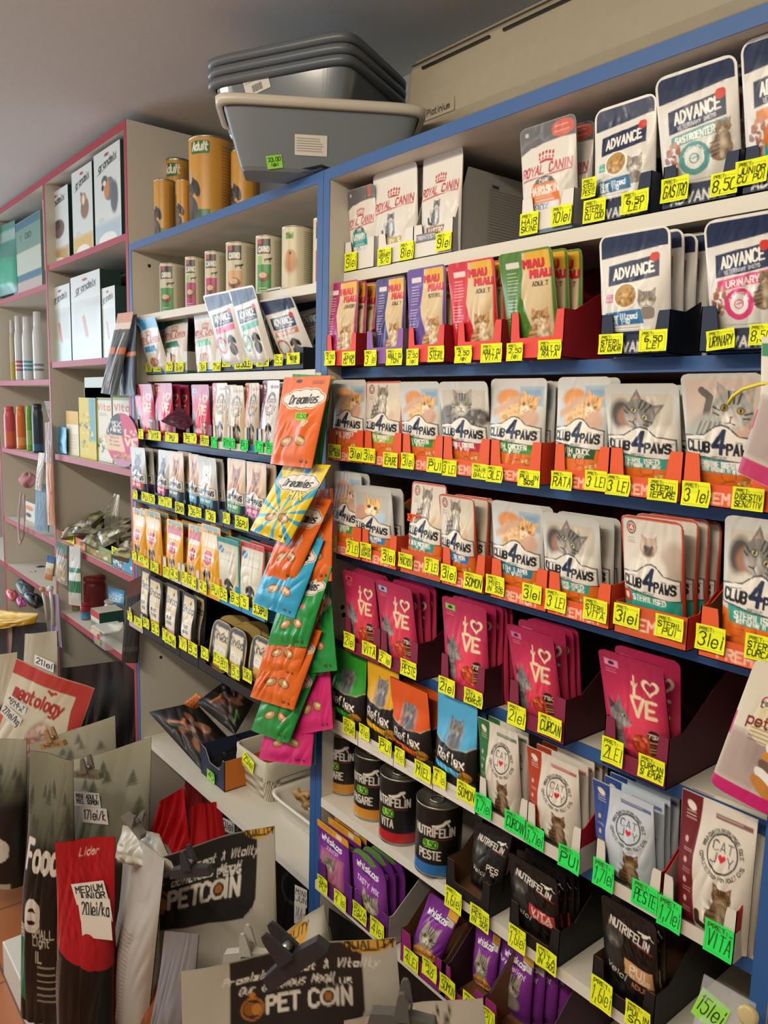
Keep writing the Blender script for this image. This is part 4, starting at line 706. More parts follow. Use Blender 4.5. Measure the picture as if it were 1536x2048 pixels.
# row f: reflex and cat joy
z, yf = SH['f'][0]+.001, -.004
for key, col, s, tr, p, n, tg in [
 ('r1', '2f9a2c', 'bright green and black cat pouch', (663, 716), (664, 731, 700, 1306), 2, [(668, 1430, 9, 30, '4'), (699, 1454, 24, 32, 'RATA|IEPURE')]),
 ('r2', 'd9a614', 'yellow and black cat pouch', (717, 787), (736, 799, 766, 1318), 1, [(730, 1464, 21, 29, '4lei'), (772, 1492, 26, 30, 'PUI')]),
 ('r3', 'd9581e', 'orange and black cat pouch', (788, 866), (786, 862, 817, 1371), 2, [(800, 1512, 20, 32, '4lei'), (847, 1542, 33, 36, 'MIEL')]),
 ('r4', '4fa6d0', 'sky blue and black cat pouch', (867, 951), (874, 954, 915, 1399), 1, [(881, 1555, 26, 36, '4 lei'), (932, 1585, 38, 38, 'SOMON')])]:
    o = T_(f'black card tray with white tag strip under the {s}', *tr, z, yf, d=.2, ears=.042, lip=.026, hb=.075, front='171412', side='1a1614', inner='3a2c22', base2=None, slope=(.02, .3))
    c = Cv(.36, 'd6d0c2', 40); c.lines(34, 13, 66, 3, 6, '9a968c', 1.2); w_ = xatpx(tr[1], yf, z+.01)-xatpx(tr[0], yf, z+.01); P = np.zeros((c.ny+1, c.nx+1, 3)); P[..., 0] = ((c.xs/100-.5)*w_)[None, :]; P[..., 1] = -.0008; P[..., 2] = (.0255-.0255*c.ys/c.Hh)[:, None]
    q = MB().grid(P, c.c).build('tag_strip', PAPER, o); q['label'] = 'white paper tag strip'
    tags(o, yf-.001, tg); stand(key, d_reflex(1.45, col), s, *p, z, yf+.016, CG, 'on the sixth blue shelf', n=n, T=.03, seal=.22, dx=.003, dy=.02, taper=-.02, short=s, sq=.86)
for key, col, s, tr, p, n, tg in [
 ('j1', '2a6a38', 'green banded long haired cat pouch', (956, 1053), (961, 1042, 995, 1453), 1, [(968, 1610.6, 34, 42, '1,7lei', 'g'), (1031, 1646, 42, 42, 'CURCAN', 'g')]),
 ('j2', 'a83a20', 'rust banded long haired cat pouch', (1052, 1159), (1057, 1162, 1104, 1516), 4, [(1070, 1673.6, 37, 44, '1,7lei', 'g'), (1139.6, 1717, 44, 46, 'PUI', 'g')]),
 ('j3', '2f4a8a', 'blue banded long haired cat pouch', (1188, 1318), (1188, 1312, 1244, 1586), 3, [(1208, 1748.6, 43, 56, '1,7lei', 'g'), (1289.6, 1792, 53, 52, 'PESTE', 'g')]),
 ('j4', '6a1c22', 'dark red banded long haired cat pouch', (1321, 1467), (1352, 1506, 1438, 1610), 2, [(1340, 1827, 49, 62, '1,7lei', 'g'), (1438, 1879.5, 60, 68, 'VIT^', 'g')])]:
    o = T_(f'white fronted card tray with red side holding the {s.split(" banded")[0]} banded pouch', *tr, z, yf, d=.22, ears=.06, lip=.018, hb=.1, front='d0cabd', side='a81c24', inner='c8c0b4', base2=('c9c3b6', .035), slope=(.006, .3), earw=.13)
    tags(o, yf, tg); stand(key, d_catjoy(1.5, col, base='d6cfc2' if key != 'j3' else 'c2ccd4'), s, *p, z, yf+.02, CG, 'on the sixth blue shelf', n=n, T=.03, seal=.06, dx=.002, dy=.011, sq=.93, mtl=SATIN, short=s)
LATE = []
# row g: cans and black pouches
z = SH['g'][0]
def can(name, label, group, xl, xr, ytop, z, y, canvas_fn, face=0., cat='can', R=None, k=1.):
    X = xatpx((xl+xr)/2, y, z); p = proj((X, y, z+.05)); d = np.hypot(X-CAM[0], y-CAM[1]); a0, a1 = [math.atan2(*(lambda q: (q[1]-CAM[1], q[0]-CAM[0]))(atY(v, p[1], y))) for v in (xl, xr)]
    r = abs(math.sin((a0-a1)/2))*d
    if R: r, h = R
    else:
        lo, hi = .03, .4
        for _ in range(30):
            m = (lo+hi)/2
            if proj((X, y, z+m))[1] > ytop: lo = m
            else: hi = m
        h = lo*k
    o = empty(name, (X, y, z), label, cat, group); b = h*.96
    c = canvas_fn(math.pi*2*r/b*0+b/(2*math.pi*r)); th = np.linspace(-math.pi, math.pi, c.nx+1)+face
    P = np.zeros((c.ny+1, c.nx+1, 3)); P[..., 0] = r*np.sin(th); P[..., 1] = -r*np.cos(th); P[..., 2] = (b+.02*h-b*c.ys/c.Hh)[:, None]
    MB().grid(P, c.c).build('label_wrap', PLAST, o, smooth=True)
    MB().lathe([(0, .001), (r*.96, 0), (r*1.015, .001), (r*1.015, .004), (r, .005)], 40, col='a8a59a').build('bottom_rim', TIN, o, smooth=True)
    MB().lathe([(r, h*.975), (r*1.02, h*.985), (r*1.02, h), (r*.97, h), (r*.94, h-.004), (r*.5, h-.003), (0, h-.003)], 40, col='a8a59a').build('lid', TIN, o, smooth=True)
    g = MB().tube([(r*.3*math.sin(t), -r*.15-r*.3*math.cos(t), h-.001) for t in np.linspace(0, 6.283, 14)], .0012, 'a8a59a').build('pull_ring', TIN, o, smooth=True)
    return o
def nutcan(band, word, tg):
    def f(asp):
        c = Cv(asp, '171513', 220); H = c.Hh; c.rect(0, H*.82, 100, H, band); x = 50; c.text('NUTRIFELIN', x, H*.28, H*.12, 'ded8cc', H*.02, sx=.62); c.line([(x+2, H*.25), (x+6, H*.22), (x+8, H*.18), (x+10, H*.17)], H*.045, 'e4ded2'); c.line([(x-1, H*.25), (x+3, H*.24)], H*.03, 'e4ded2'); c.line([(x+9, H*.2), (x+10.5, H*.25)], H*.02, 'e4ded2')
        c.line([(x-1, H*.44), (x+13, H*.44)], H*.012, '7a2a2a'); c.text(word, x-3, H*.62, H*.12, 'd8d2c6', H*.02, sx=.62); c.rect(x-8, H*.46, x+3, H*.58, '8fd24a', r=2); c.text(tg, x-2.5, H*.48, H*.08, '1c4a14', H*.015, sx=.8)
        c.ell(x-20, H*.5, 7, H*.2, '4a4a48', soft=5); return c
    return f
for fc, (s, xl, xr, yt, y, b, wd_, tg) in zip((.3, .38, .34, .6), [('black cat food can with ochre foot beside the divider', 665, 722, 1512, .062, 'c8882c', 'PASARE', '9,50'), ('black cat food can with ochre foot, second from the divider', 720, 776, 1540, .047, 'c8882c', 'PASARE', '9,50'), ('black cat food can with red foot', 767, 834, 1569, .036, 'b02026', 'VITA', '11,50'), ('black cat food can with blue foot', 829, 921, 1610, .026, '2a6aa8', 'PESTE', '9,50')]):
    can('food_can', s, 'black cat food cans', xl, xr, yt, z, y, nutcan(b, wd_, tg), face=fc, R=(.0365, .115))
yf = -.004; z += .001
for key, col, wds, ad, s, tr, p, yo, n, tg in [
 ('n1', None, ('PES', 'IN'), False, 'black cat pouch tipped back in the first black tray', (892, 979), (943, 1022, 982, 1640), .09, 2, [(907.5, 1799, 34, 44, '1,6lei'), (960.6, 1835, 39, 42, 'PESTE|IN SOS')]),
 ('n2', 'b8383c', ('VITA', 'IN SOS'), False, 'black cat pouch with red flag', (1018, 1117), (1020, 1120, 1064, 1733), .016, 3, [(1035, 1876.6, 35, 48, '1,6lei'), (1094, 1918.5, 42, 44, 'VITA|IN SOS')]),
 ('n3', 'c89a6a', ('PUI', 'IN SOS'), True, 'black cat pouch with tan flag', (1183, 1307), (1204, 1318, 1256, 1820), .016, 1, [(1204, 1988, 44, 62, '1,6lei'), (1276, 2034, 52, 50, 'PUI IN|SOS')])]:
    o = T_(f'black card tray holding the {"tipped back pouch beside the cans" if key == "n1" else s.split("with ")[1]+" pouch"}', *tr, z, yf, d=.24, ears=.05, lip=.018, hb=.135, front='1a1715', side='15120f', inner='6a4a34', slope=(.03, .6), earw=.15)
    tags(o, yf, tg)
    if key == 'n1': LATE.append((d_nutri(1.45, col, wds), s, 'black', [(950, 1640), (1026, 1668), (1002, 1800), (942, 1762)], .022)); continue
    stand(key, d_nutri(1.45, col, wds, ad), s, *p, z, yf+yo, CG, 'below the blue rail', n=n, round_top=.007, T=.022, dx=.003, dy=.01, short=s, maxlean=.45, sq=.94)
# row h: purple pouches
z, yf = SH['h'][0]+.001, -.022
for key, k, s, tr, p, yo, n, tg, hb in [
 ('w1', 'junior', 'purple kitten pouch with orange top band', (636, 704), (638, 701, 665, 1660), .014, 3, [(646.6, 1769, 20, 32, 'JUNIOR|PUI'), (681, 1800, 24, 32, '4 lei')], .08),
 ('w2', 'tasty', 'round topped purple cat pouch with green corner', (707, 776), (707, 776, 736, 1711), .014, 2, [(720.6, 1825, 28, 34, 'RATA|CURCAN'), (756, 1858, 28, 38, '4lei')], .12),
 ('w3', 'mix', 'purple pouch with big tabby face leaning in an open tray', (801, 890), (832, 916, 885, 1790), .1, 0, [(822.5, 1919, 30, 36, '4LEI'), (860.6, 1938, 30, 36, 'MIX|40')], .13),
 ('w4', 'somon', 'shaded tabby face pouch at the back of the SOMON tray', (881, 966), (950, 1001, 985, 1850), .15, 0, [(896.6, 1972, 32, 38, 'SOMON'), (942, 2011, 34, 42, '4 LEI')], .13),
 ('w5', 'pure', 'purple tabby pouch with white and orange corner panels', (967, 1080), (998, 1066, 1036, 1890), .06, 5, [(979, 2036, 26, 40, 'PUI')], .13)]:
    o = T_(f'magenta card tray holding the {s.split(" in an")[0].split(" at the")[0]}', *tr, z, yf, d=.24, ears=.055, lip=.024, hb=hb, front='8a1f6a' if key > 'w2' else '5c1f70', side='3c2230' if key != 'w2' else 'b8b0a8', inner='7a5236', slope=(.01, .4), earw=.2)
    tags(o, yf, tg)
    if key in ('w3', 'w4'): LATE.append((d_whis(1.3, k), s, k, [(860, 1784), (922, 1826), (880, 1928), (822, 1896)] if key == 'w3' else [(953, 1848), (1003, 1870), (990, 1985), (946, 1955)], .0 if key == 'w3' else .03)); continue
    stand(key, d_whis(1.45, k), s, *p, z, yf+yo, CG, 'on the lowest shelf', n=n, round_top=.03 if key == 'w2' else .005, T=.02, dx=.012 if key == 'w5' else .004, dy=.014, short=s, maxlean=.5, sq=.9)
# ---------------------------------------------------------------- left bay
DG = 'dog food pouches on the blue shelves'
def dogcan(kind):
    def f(asp):
        c = Cv(asp, 'c9923a' if kind != 'p' else 'c8945a', 200); H = c.Hh; x = 50
        if kind in ('big', 'p', 'a2'): c.rect(x-16, H*.04, x-2+2, H*.19, {'big': '1f6a3a', 'p': 'a83a58', 'a2': '1f6a3a'}[kind], r=2); c.text('Adult', x-8, H*.06, H*.09, 'e8e4d0', H*.018, sx=.6, sl=.15)
        c.rect(x-26, H*.83, x, H, '1f6a3a' if kind != 'p' else 'b83a60')
        if kind in ('big', 'small', 'dark'): dogsit(c, x-18, H*1.02, H*.62, '2e2a2c', '5a5048', seed=3); c.ell(x-18, H*.44, 3, 5, 'b0a080')
        if kind in ('p', 'a2'):
            for k in range(3): c.line([(x-22+k*3, H*.16), (x-21+k*3, H*.32)], 1, '7a4a1c')
        c.rect(x+8, H*.06, x+26, H*.9, 'bc8a3c')
        for k in range(int(H*.8/2.2)): c.line([(x+9, H*.1+k*2.2), (x+24, H*.1+k*2.2)], .7, '6a4a20', .7)
        return c
    return f
g = 'large ochre dog food cans'
for s, xl, xr, yt, y, k, f in [
 ('tall ochre can with pink foot in front of the white end panel', 283, 334, 339, .13, 'p', -.75), ('short dark dog can in front of the pink footed can', 309, 352, 363, .05, 'dark', -.75), ('tall ochre can with green cap band behind the short black dog can', 334, 382, 322, .13, 'a2', -.8),
 ('short ochre can with black dog and green foot', 354, 384, 362, .05, 'small', -.8), ('largest ochre dog can with green cap band', 379, 467, 284, .075, 'big', -.72), ('ochre dog can half hidden by the grey litter tray', 462, 520, 306, .12, 'small', -.8)]:
    can('dog_food_can', s, g, xl, xr, yt, ZT, y, dogcan(k), face=1.05)
def carno(col, sticker=False, photo=None):
    def f(asp):
        c = Cv(asp, 'c8bfa2', 200); H = c.Hh; x = 50
        if photo: c.ell(x-8, H*.58, 7, H*.16, 'b07a48', soft=4); c.ell(x-8, H*.45, 5.5, H*.09, 'b8824e'); c.ell(x-8, H*.42, 1.2, 1.6, '1c1410'); c.rect(x-14, H*.08, x-4, H*.2, '8fc24a', r=1.5, a=.9); c.text('11lei', x-9, H*.1, H*.08, '1c4a14', 1, sx=.6)
        else:
            c.rect(x-16, H*.05, x+1, H*.3, '23262e'); c.rect(x-16, H*.05, x-9, H*.13, 'a82a3a'); c.text('CARNO', x-7, H*.18, H*.085, 'd8d4c8', 1.2, sx=.55); c.line([(x-5, H*.4), (x+1, H*.39)], 2.2, '1c1c1c'); c.line([(x-5, H*.4), (x-5, H*.44)], 1, '1c1c1c'); c.line([(x+.5, H*.4), (x+.5, H*.44)], 1, '1c1c1c'); c.line([(x+1, H*.385), (x+2.4, H*.375)], 1.4, '1c1c1c')
            c.rect(x-16, H*.48, x+2, H*.95, col); c.ell(x-7, H*.69, 7, H*.09, '6a3a24'); c.ell(x-8, H*.66, 5, H*.05, 'd0b08a'); c.lines(x-13, H*.88, x-1, 2, 3, 'e0d8c8')
            if sticker: c.rect(x-15, H*.33, x-9, H*.48, '6fb24a', r=1.5, a=.9)
        for k in range(int(H*.84/2)): c.line([(x+6, H*.08+k*2), (x+23, H*.08+k*2)], .7, '6a6048', .8)
        return c
    return f
for s, xl, xr, yt, y, cv in [('cream dog can with green panel and no sticker', 320, 376, 530, .075, carno('2f8a3a')), ('cream dog can with magenta panel and green sticker', 371, 413, 516, .07, carno('a8246a', True)), ('narrow view cream can with magenta panel, third in the row', 410, 456, 505, .07, carno('a8246a')),
  ('cream dog can with orange meat picture', 452, 514, 488.5, .068, carno('d0a070')), ('cream dog can with green panel and green sticker', 511, 568, 475, .06, carno('2f8a3a', True)), ('cream dog can with ginger puppy and 11 lei sticker', 563, 628, 457.5, .055, carno('', photo=1)), ('cream dog can half hidden behind the blue post', 625, 690, 440, .06, carno('b8303a'))]:
    can('dog_food_can', s, 'cream dog cans in a row', xl, xr, yt, SL['a'][0], y, cv, face=1.0)
# row b: small veterinary dog pouches
z, yf = SL['b'][0]+.001, .03
def TL_(label, x0, x1, z, yf, d=.2, ears=.05, lip=.025, hb=.13, **k):
    a, b = xatpx(x0, yf, z+.01), xatpx(x1, yf, z+.01); return tray(label, 'card display trays in the dog food bay', a, b, yf, z, d, ears, lip, hb, **k)
for key, k, s, tr, p, n, tg, fr, sd in [
 ('q1', 'dogblue', 'blue topped white dog pouch bending forward', (293, 325), (287, 326, 290, 638), 2, [(299, 735, 12, 18, 'SE'), (315, 734, 15, 19, '7,50')], 'd0d0c8', '8a8a88'),
 ('q2', 'doggreen', 'dark green topped shiny white dog pouch', (332, 375), (329, 375, 353, 627), 0, [(340, 733, 14, 18, 'TO'), (360, 734, 17, 19, '6lei')], 'd0d0c8', 'a09c94'),
 ('q3', 'dogwhite', 'white crinkled dog pouch with mint panel', (398, 443), (391, 438, 411, 620), 0, [(406, 733, 15, 18, 'SA'), (435, 733, 16, 18, '7lei')], 'd8d8d4', 'a09c94')]:
    o = TL_(f'white card tray holding the {s}', *tr, z, yf, front=fr, side=sd, inner='8a8680', base2=('2f7ca8' if key != 'q2' else '2a6a4c', .006), slope=(.03, .6), earw=.2)
    tags(o, yf, tg); stand(key, d_rc(1.55, k, 56), s, *p, z, yf+.012, DG, 'in the dog food bay', n=n, round_top=.005, T=.02, maxlean=.45, dy=.03, fw=False, sq=.92)
for key, k, s, tr, p, n, tg in [
 ('q4', 'dogpink', 'navy topped dog pouch with pink strip', (444, 500), (429, 483, 432, 588), 0, [(454, 724, 17, 20, 'URI')]),
 ('q5', 'dogteal', 'navy topped dog pouch with teal strip', (500, 526), (480, 531, 481, 577), 4, [(488, 727, 36, 22, '15,50LEI'), (527, 721, 25, 24, 'GASTRO|INTEST')]),
 ('q6', 'dogorange', 'navy topped dog pouch with orange strip slumped sideways', (527, 607), (522, 588, 500, 645), 2, [(558, 720, 17, 23, '15,5'), (588, 717, 26, 23, 'SENSI|TIVE')])]:
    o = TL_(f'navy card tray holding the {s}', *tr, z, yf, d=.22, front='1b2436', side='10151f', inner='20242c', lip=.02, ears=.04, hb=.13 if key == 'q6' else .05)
    tags(o, yf, tg); stand(key, d_adv(1.62, k, 70), s, *p, z, yf+.012+(.03 if key == 'q6' else 0), DG, 'in the dog food bay', n=n, round_top=.006, T=.022, maxlean=.5, dy=.035, dx=.012, fw=False, sq=.92)
# row c: crimson dog pouches and white dog pouches
z, yf = SL['c'][0]+.001, -.002
for key, fn, s, tr, p, n, tg, fr in [
 ('k1', DT(d_love, 1.5, 'd8864a', True, 56), 'crimson dog pouch with orange corner next to the red unit', (271, 312), (273, 312, 283, 770), 0, [(283, 868, 10, 20, 'L'), (310, 871, 25, 19, 'VIT^')], '6c2038'),
 ('k2', DT(d_love, 1.5, 'd8b040', True, 56), 'crimson dog pouch with yellow corner', (312, 352), (312, 347, 326, 768), 2, [(345, 875, 26, 19, 'PUI')], '6c2038'),
 ('k3', DT(d_love, 1.5, '7ab0d8', True, 56), 'crimson dog pouch with pale blue corner', (372, 424), (386, 421, 400, 771), 1, [(376, 876, 16, 20, 'PE'), (389, 877, 11, 20, '4'), (411, 881, 17, 20, 'PESTE')], '6c2038'),
 ('k4', DT(d_catjoy, 1.55, 'a8442a', True, 56), 'rust banded white dog pouch with glare', (426, 460), (427, 457, 440, 768), 1, [(429, 885, 12, 22, '1,7', 'g')], 'cdc8bc'),
 ('k5', DT(d_catjoy, 1.55, '8a6a4a', True, 56, 'c8b898'), 'beige dog pouch with round heart print', (461, 494), (455, 492, 468, 773), 2, [(459, 886, 25, 20, 'VITA1,7', 'g')], 'cdc8bc'),
 ('k6', DT(d_catjoy, 1.55, 'b84a2c', True, 56, 'c0b4a4'), 'rust and grey dog pouch behind the blue card', (495, 515), (492, 520, 505, 768), 1, [(490, 890, 16, 22, 'PUI', 'g')], '2a5a8a'),
 ('k7', DT(d_catjoy, 1.55, '6a2a58', True, 56, 'd8d8d8'), 'purple banded white dog pouch beside the hanging treats', (516, 560), (523, 557, 543, 763), 2, [(518, 893, 17, 23, '1,7', 'g'), (541, 896, 15, 22, 'PE', 'g')], 'cdc8bc')]:
    o = TL_(f'{"maroon" if fr[0] == "6" else "white" if fr[0] == "c" else "blue"} card tray holding the {s}', *tr, z, yf, front=fr, side=fr if fr[0] != 'c' else 'b8b0a4', inner='3a2028' if fr[0] == '6' else 'b0a898', ears=.05, lip=.016, hb=.09, earw=.12, slope=(.01, .4))
    tags(o, yf, tg); stand(key, fn(), s, *p, z, yf+.012, DG, 'in the dog food bay', n=n, round_top=.004, T=.018, short=s, dx=.006, sq=.9)
fp = pouchmesh(MB(), d_card(.5, '4a1830'), [(-.05, .03), (.05, .01), (.05, -.02), (-.04, -.03)], .012, 5, crk=.003, seal=.02).build('fallen_pouch', FOIL, smooth=True)
fp.location = atY(361, 838, -.006); fp.rotation_euler = (-1.0, .25, .1); tag(fp, 'crumpled dark crimson pouch lying across the gap in the maroon tray', 'pet food pouch', DG)
# row d: navy dog pouches
z, yf = SL['d'][0]+.001, -.018
CD = dict(body='1f2c48', dog=True, nx=56, top='b0aca8')
for key, ph, col, s, tr, p, n, tg in [
 ('v1', 'terrier', 'c8404a', 'navy footed dog pouch with red panel and grey terrier', (266, 318), (265, 294, 275, 896), 2, [(272, 989, 9, 18, '3'), (291, 994, 15, 19, 'PUI'), (306, 998, 11, 19, '36')]),
 ('v2', 'terrier', 'c83a7a', 'navy footed dog pouch with pink panel and dark terrier', (318, 341), (318, 340, 328, 902), 0, [(325, 1002, 13, 18, 'MI')]),
 ('v3', 'yorkie', '2a4a44', 'navy footed dog pouch with dark green panel and small yorkie', (341, 372), (340, 369, 352, 905), 1, [(338, 1005, 13, 20, 'VI'), (361, 1016, 18, 22, 'SOMON')]),
 ('v4', 'yorkie', '3a9cc8', 'navy footed dog pouch with sky blue panel', (380, 401), (381, 402, 388, 910), 1, [(386, 1022, 16, 22, '36')]),
 ('v5', 'westie', '2a8a98', 'navy footed dog pouch with white terrier and teal panel', (401, 447), (399, 436, 413, 916), 1, [(398, 1025, 12, 20, 'PE'), (423, 1032, 20, 22, '36')]),
 ('v6', 'yorkie', '3a8a4a', 'navy footed dog pouch with green panel and brown yorkie', (447, 492), (456, 492, 473, 920), 1, [(454, 1036, 14, 22, 'PUI')]),
 ('v7', 'yorkie', 'b83a7c', 'navy footed dog pouch with magenta panel', (492, 540), (494, 533, 513, 927), 1, [(485, 1046, 27, 26, '36PUI')])]:
    o = TL_(f'navy card tray holding the {s}', *tr, z, yf, front='1e2a44', side='1a2438', inner='6a4a38', ears=.036, lip=.02, hb=.1, slope=(.005, .45), earw=.14)
    tags(o, yf, tg); stand(key, d_club(1.75, ph, col, 'WITH BEEF', '', **CD), s, *p, z, yf+.012, DG, 'in the dog food bay', n=n, round_top=.004, T=.02, short=s, dx=.005, mtl=SATIN, sq=.9)
# row e: yellow dog pouches and dental treats
z, yf = SL['e'][0]+.001, -.028
for key, fn, s, tr, p, n, tg, fr in [
 ('y1', DT(d_pedi, 1.6, False), 'yellow dog pouch with cream band beside the red unit', (266, 293), (268, 293, 278, 1019), 2, [(270, 1112, 9, 17, '4'), (283, 1117, 13, 15, '45')], 'd8981c'),
 ('y2', DT(d_pedi, 1.6, False), 'yellow dog pouch with cream band in the yellow box', (293, 323), (294, 325, 305, 1023), 2, [(294, 1126, 10, 18, '4'), (310, 1134, 16, 20, 'PUI')], 'd8981c'),
 ('y3', DT(d_pedi, 1.6, True), 'yellow dog pouch with red band in the first white tray', (326, 362), (335, 367, 350, 1043), 2, [(334, 1144, 13, 22, 'VITA'), (350, 1148, 16, 22, '4,5')], 'd2ccc0'),
 ('y4', DT(d_pedi, 1.6, True), 'yellow dog pouch with red band in the second white tray', (363, 399), (377, 404, 391, 1052), 2, [(369.5, 1155, 13, 24, 'PUI'), (386, 1164, 16, 24, '4,5')], 'd2ccc0'),
 ('y5', DT(d_pedi, 1.6, False), 'yellow dog pouch beside the teal dental pack', (400, 440), (403, 441, 422, 1053), 2, [(407.6, 1174, 15, 24, '4,5'), (430.5, 1180, 18, 24, 'PUI')], 'd8981c'),
 ('y6', DT(d_denta, 1.9, '1f8a88'), 'pale dental dog pouch with teal edge', (440, 483), (439, 482, 455, 1079), 3, [(447.7, 1188, 17, 25, 'DE'), (471, 1197, 18, 26, '8,5')], '2f8cc0'),
 ('y7', DT(d_denta, 1.9, 'b82a30'), 'pale dental dog pouch with red edge', (483, 530), (482, 529, 505, 1089), 4, [(489, 1204, 18, 26, '5'), (522, 1219, 30, 30, '5,58PUI')], '2f8cc0')]:
    yy = yf; o = TL_(f'{"yellow" if fr[1] == "8" else "white" if fr[0] == "d" else "blue"} card tray holding the {s}', *tr, z, yy, front=fr, side=fr, inner='c8b898' if fr[0] == 'd' else fr, ears=.05 if key < 'y6' else .03, lip=.018, hb=.075, earw=.16, slope=(.012, .3), d=.19)
    tags(o, yy, tg); stand(key, fn(), s, *p, z, yy+.012, DG, 'in the dog food bay', n=n, round_top=.004, T=.018, short=s, dx=.007, mtl=SATIN, sq=.92)
# row f: black slim pouches and foil tubs
z, yf = SL['f'][0]+.001, -.048
for key, col, s, tr, p, n, tg in [
 ('s0', '3a3a3a', 'black slim cat pouch with silver letter, half hidden', (258, 286), (284, 303, 292, 1139), 0, [(261, 1232, 9, 18, '5'), (277, 1244, 16, 18, 'PUI')]),
 ('s1', 'd8a83a', 'black slim cat pouch with yellow foot', (286, 327), (300, 328, 311, 1157), 1, [(294, 1246, 12, 20, 'PUI'), (312, 1257, 15, 22, '5,5')]),
 ('s2', 'd0a0b8', 'black slim cat pouch with pink foot', (327, 360), (332, 360, 346, 1171), 1, [(331, 1270, 10, 24, '5'), (342, 1278, 22, 24, '5,5lei')]),
 ('s3', 'd0582c', 'black slim cat pouch with orange and yellow foot', (360, 397), (364, 393, 380, 1189), 1, [(367, 1287, 15, 24, 'VI'), (387, 1298, 18, 26, '5,5')])]:
    o = TL_(f'black card tray holding the {s}', *tr, z, yf, front='15130f' if key != 's0' else 'b8aca0', side='100f0d', inner='2a241e' if key != 's0' else 'a8a298', ears=.05, lip=.02, hb=.13, earw=.14, slope=(.005, .75), d=.2)
    tags(o, yf, tg); stand(key, d_sheba(2.1, col), s, *p, z, yf+.012, 'slim black cat pouches', 'in the dog food bay', n=n, round_top=.008, T=.018, short=s, dx=.008)
o = TL_('wide black card tray holding the upright foil tubs', 397, 560, z, yf, front='171410', side='14110e', inner='4a3a2e', ears=.036, lip=.02, hb=.13, earw=.06, slope=(.02, .5), d=.2)
tags(o, yf, [(411, 1306.6, 15, 24, 'CU'), (436, 1317, 16, 24, '5,50'), (449.6, 1328, 17, 26, 'PESTE'), (472, 1344, 16, 26, '5,5'), (496, 1350, 18, 26, 'CURCAN')])
def tub(name, s, px, py, w, h, y, lid=True, yaw=0.):
    P = atY(px, py, y); W = (atY(px+w/2, py, y)-atY(px-w/2, py, y))[0]; Hh = (atY(px, py-h/2, y)-atY(px, py+h/2, y))[2]; c = Cv(Hh/W, 'b09858', 44); H = c.Hh
    if lid: c.rect(6, 4, 94, H-4, '1c1a17', r=22); c.poly([(20, H*.14), (78, H*.14), (84, H*.5), (16, H*.5)], 'd9c9a6'); c.text('Sheba', 49, H*.22, 20, '221c14', 2.6, sx=.7, sl=.1); c.rect(22, H*.5, 78, H*.7, 'e6e2d8'); c.rect(24, H*.7, 76, H*.92, 'd0a050'); c.lines(26, H*.55, 74, 2, 6, '4a4438')
    o = empty(name, P, s, 'cat food tub', 'foil cat food tubs'); mb = MB(); n = 44; th = np.linspace(0, 2*math.pi, n+1)
    sh = lambda k: np.stack([np.sign(np.sin(th))*np.abs(np.sin(th))**.6*W/2*k, np.cos(th)*0, np.sign(np.cos(th))*np.abs(np.cos(th))**.6*Hh/2*k], -1)
    rows = [(1, 0), (1, .003), (.9, .004), (.86, .01), (.9, .014), (.82, .018), (.7, .026), (0, .026)]; P2 = np.array([sh(k)+np.array([0, yy, 0]) for k, yy in rows]); mb.grid(P2, lin('a08848')).build('foil_shell', TIN if 0 else mat_gold(), o, smooth=True)
    r = np.linspace(0, 1, 14)[:, None, None]; G = sh(1)[None]*r*.99; G[..., 1] = -.0004; ix = np.clip(((G[..., 0]/W+.5)*c.nx).round().astype(int), 0, c.nx); iy = np.clip(((.5-G[..., 2]/Hh)*c.ny).round().astype(int), 0, c.ny)
    MB().grid(G, c.c[iy, ix]).build('lid', PLAST, o, smooth=True); o.rotation_euler = (-.15, 0, yaw); return o
_mg = []
def mat_gold():
    if not _mg: _mg.append(mat('gold_foil', .3, 'b08c48', metal=.85))
    return _mg[0]
tub('foil_tub', 'foil tub with blue and pink lid leaning in the wide black tray', 441, 1292, 42, 98, -.03); tub('foil_tub', 'foil tub with yellow footed lid in the wide black tray', 472, 1307, 38, 98, -.034); tub('foil_tub', 'foil tub half hidden by the hanging treat bags', 521, 1320, 44, 92, -.036)
for i, (px, py, y) in enumerate([(468, 1262, .03), (490, 1280, .015), (506, 1274, .03)]): tub('foil_tub', 'gold backed foil tub '+['behind the first lid', 'behind the second lid', 'deepest behind the hanging treats'][i], px, py, 32, 62, y, False, .9)
# bottom shelf of the left bay
z = SL['g'][0]
def lying(name, s, cat, grp, c, pts, zz, T, seed, mtl=FOIL, **k):
    """soft pack lying on a surface: pts are image corners TL TR BR BL placed at heights zz"""
    Q = [atZ(px, py, h) for (px, py), h in zip(pts, zz)]; C0 = sum(Q)/4; nx, ny = c.nx, c.ny; u = np.linspace(0, 1, nx+1)[None, :, None]; v = np.linspace(0, 1, ny+1)[:, None, None]
    P = (Q[0]*(1-u)+Q[1]*u)*(1-v)+(Q[3]*(1-u)+Q[2]*u)*v; N = np.cross(Q[1]-Q[0], Q[3]-Q[0]); N /= np.linalg.norm(N); N = N if N @ (CAM-C0) > 0 else -N
    b = np.clip(1-np.abs(2*u-1)**2.5, 0, 1)**.6*np.clip(1-np.abs(2*v-1)**2.5, 0, 1)**.6; cr = crinkle(2*u[..., 0]-1, 1.5*v[..., 0], seed)[..., None]*.004
    F = P+N*(b*(T/2+cr)); G = P-N*(b*T/2); mb = MB().grid(F-C0, c.c).grid(G[::max(1, ny//8), ::max(1, nx//8)]-C0, lin(c.base), flip=True)
    return tag(mb.build(name, mtl, loc=C0, smooth=True), s, cat, grp)
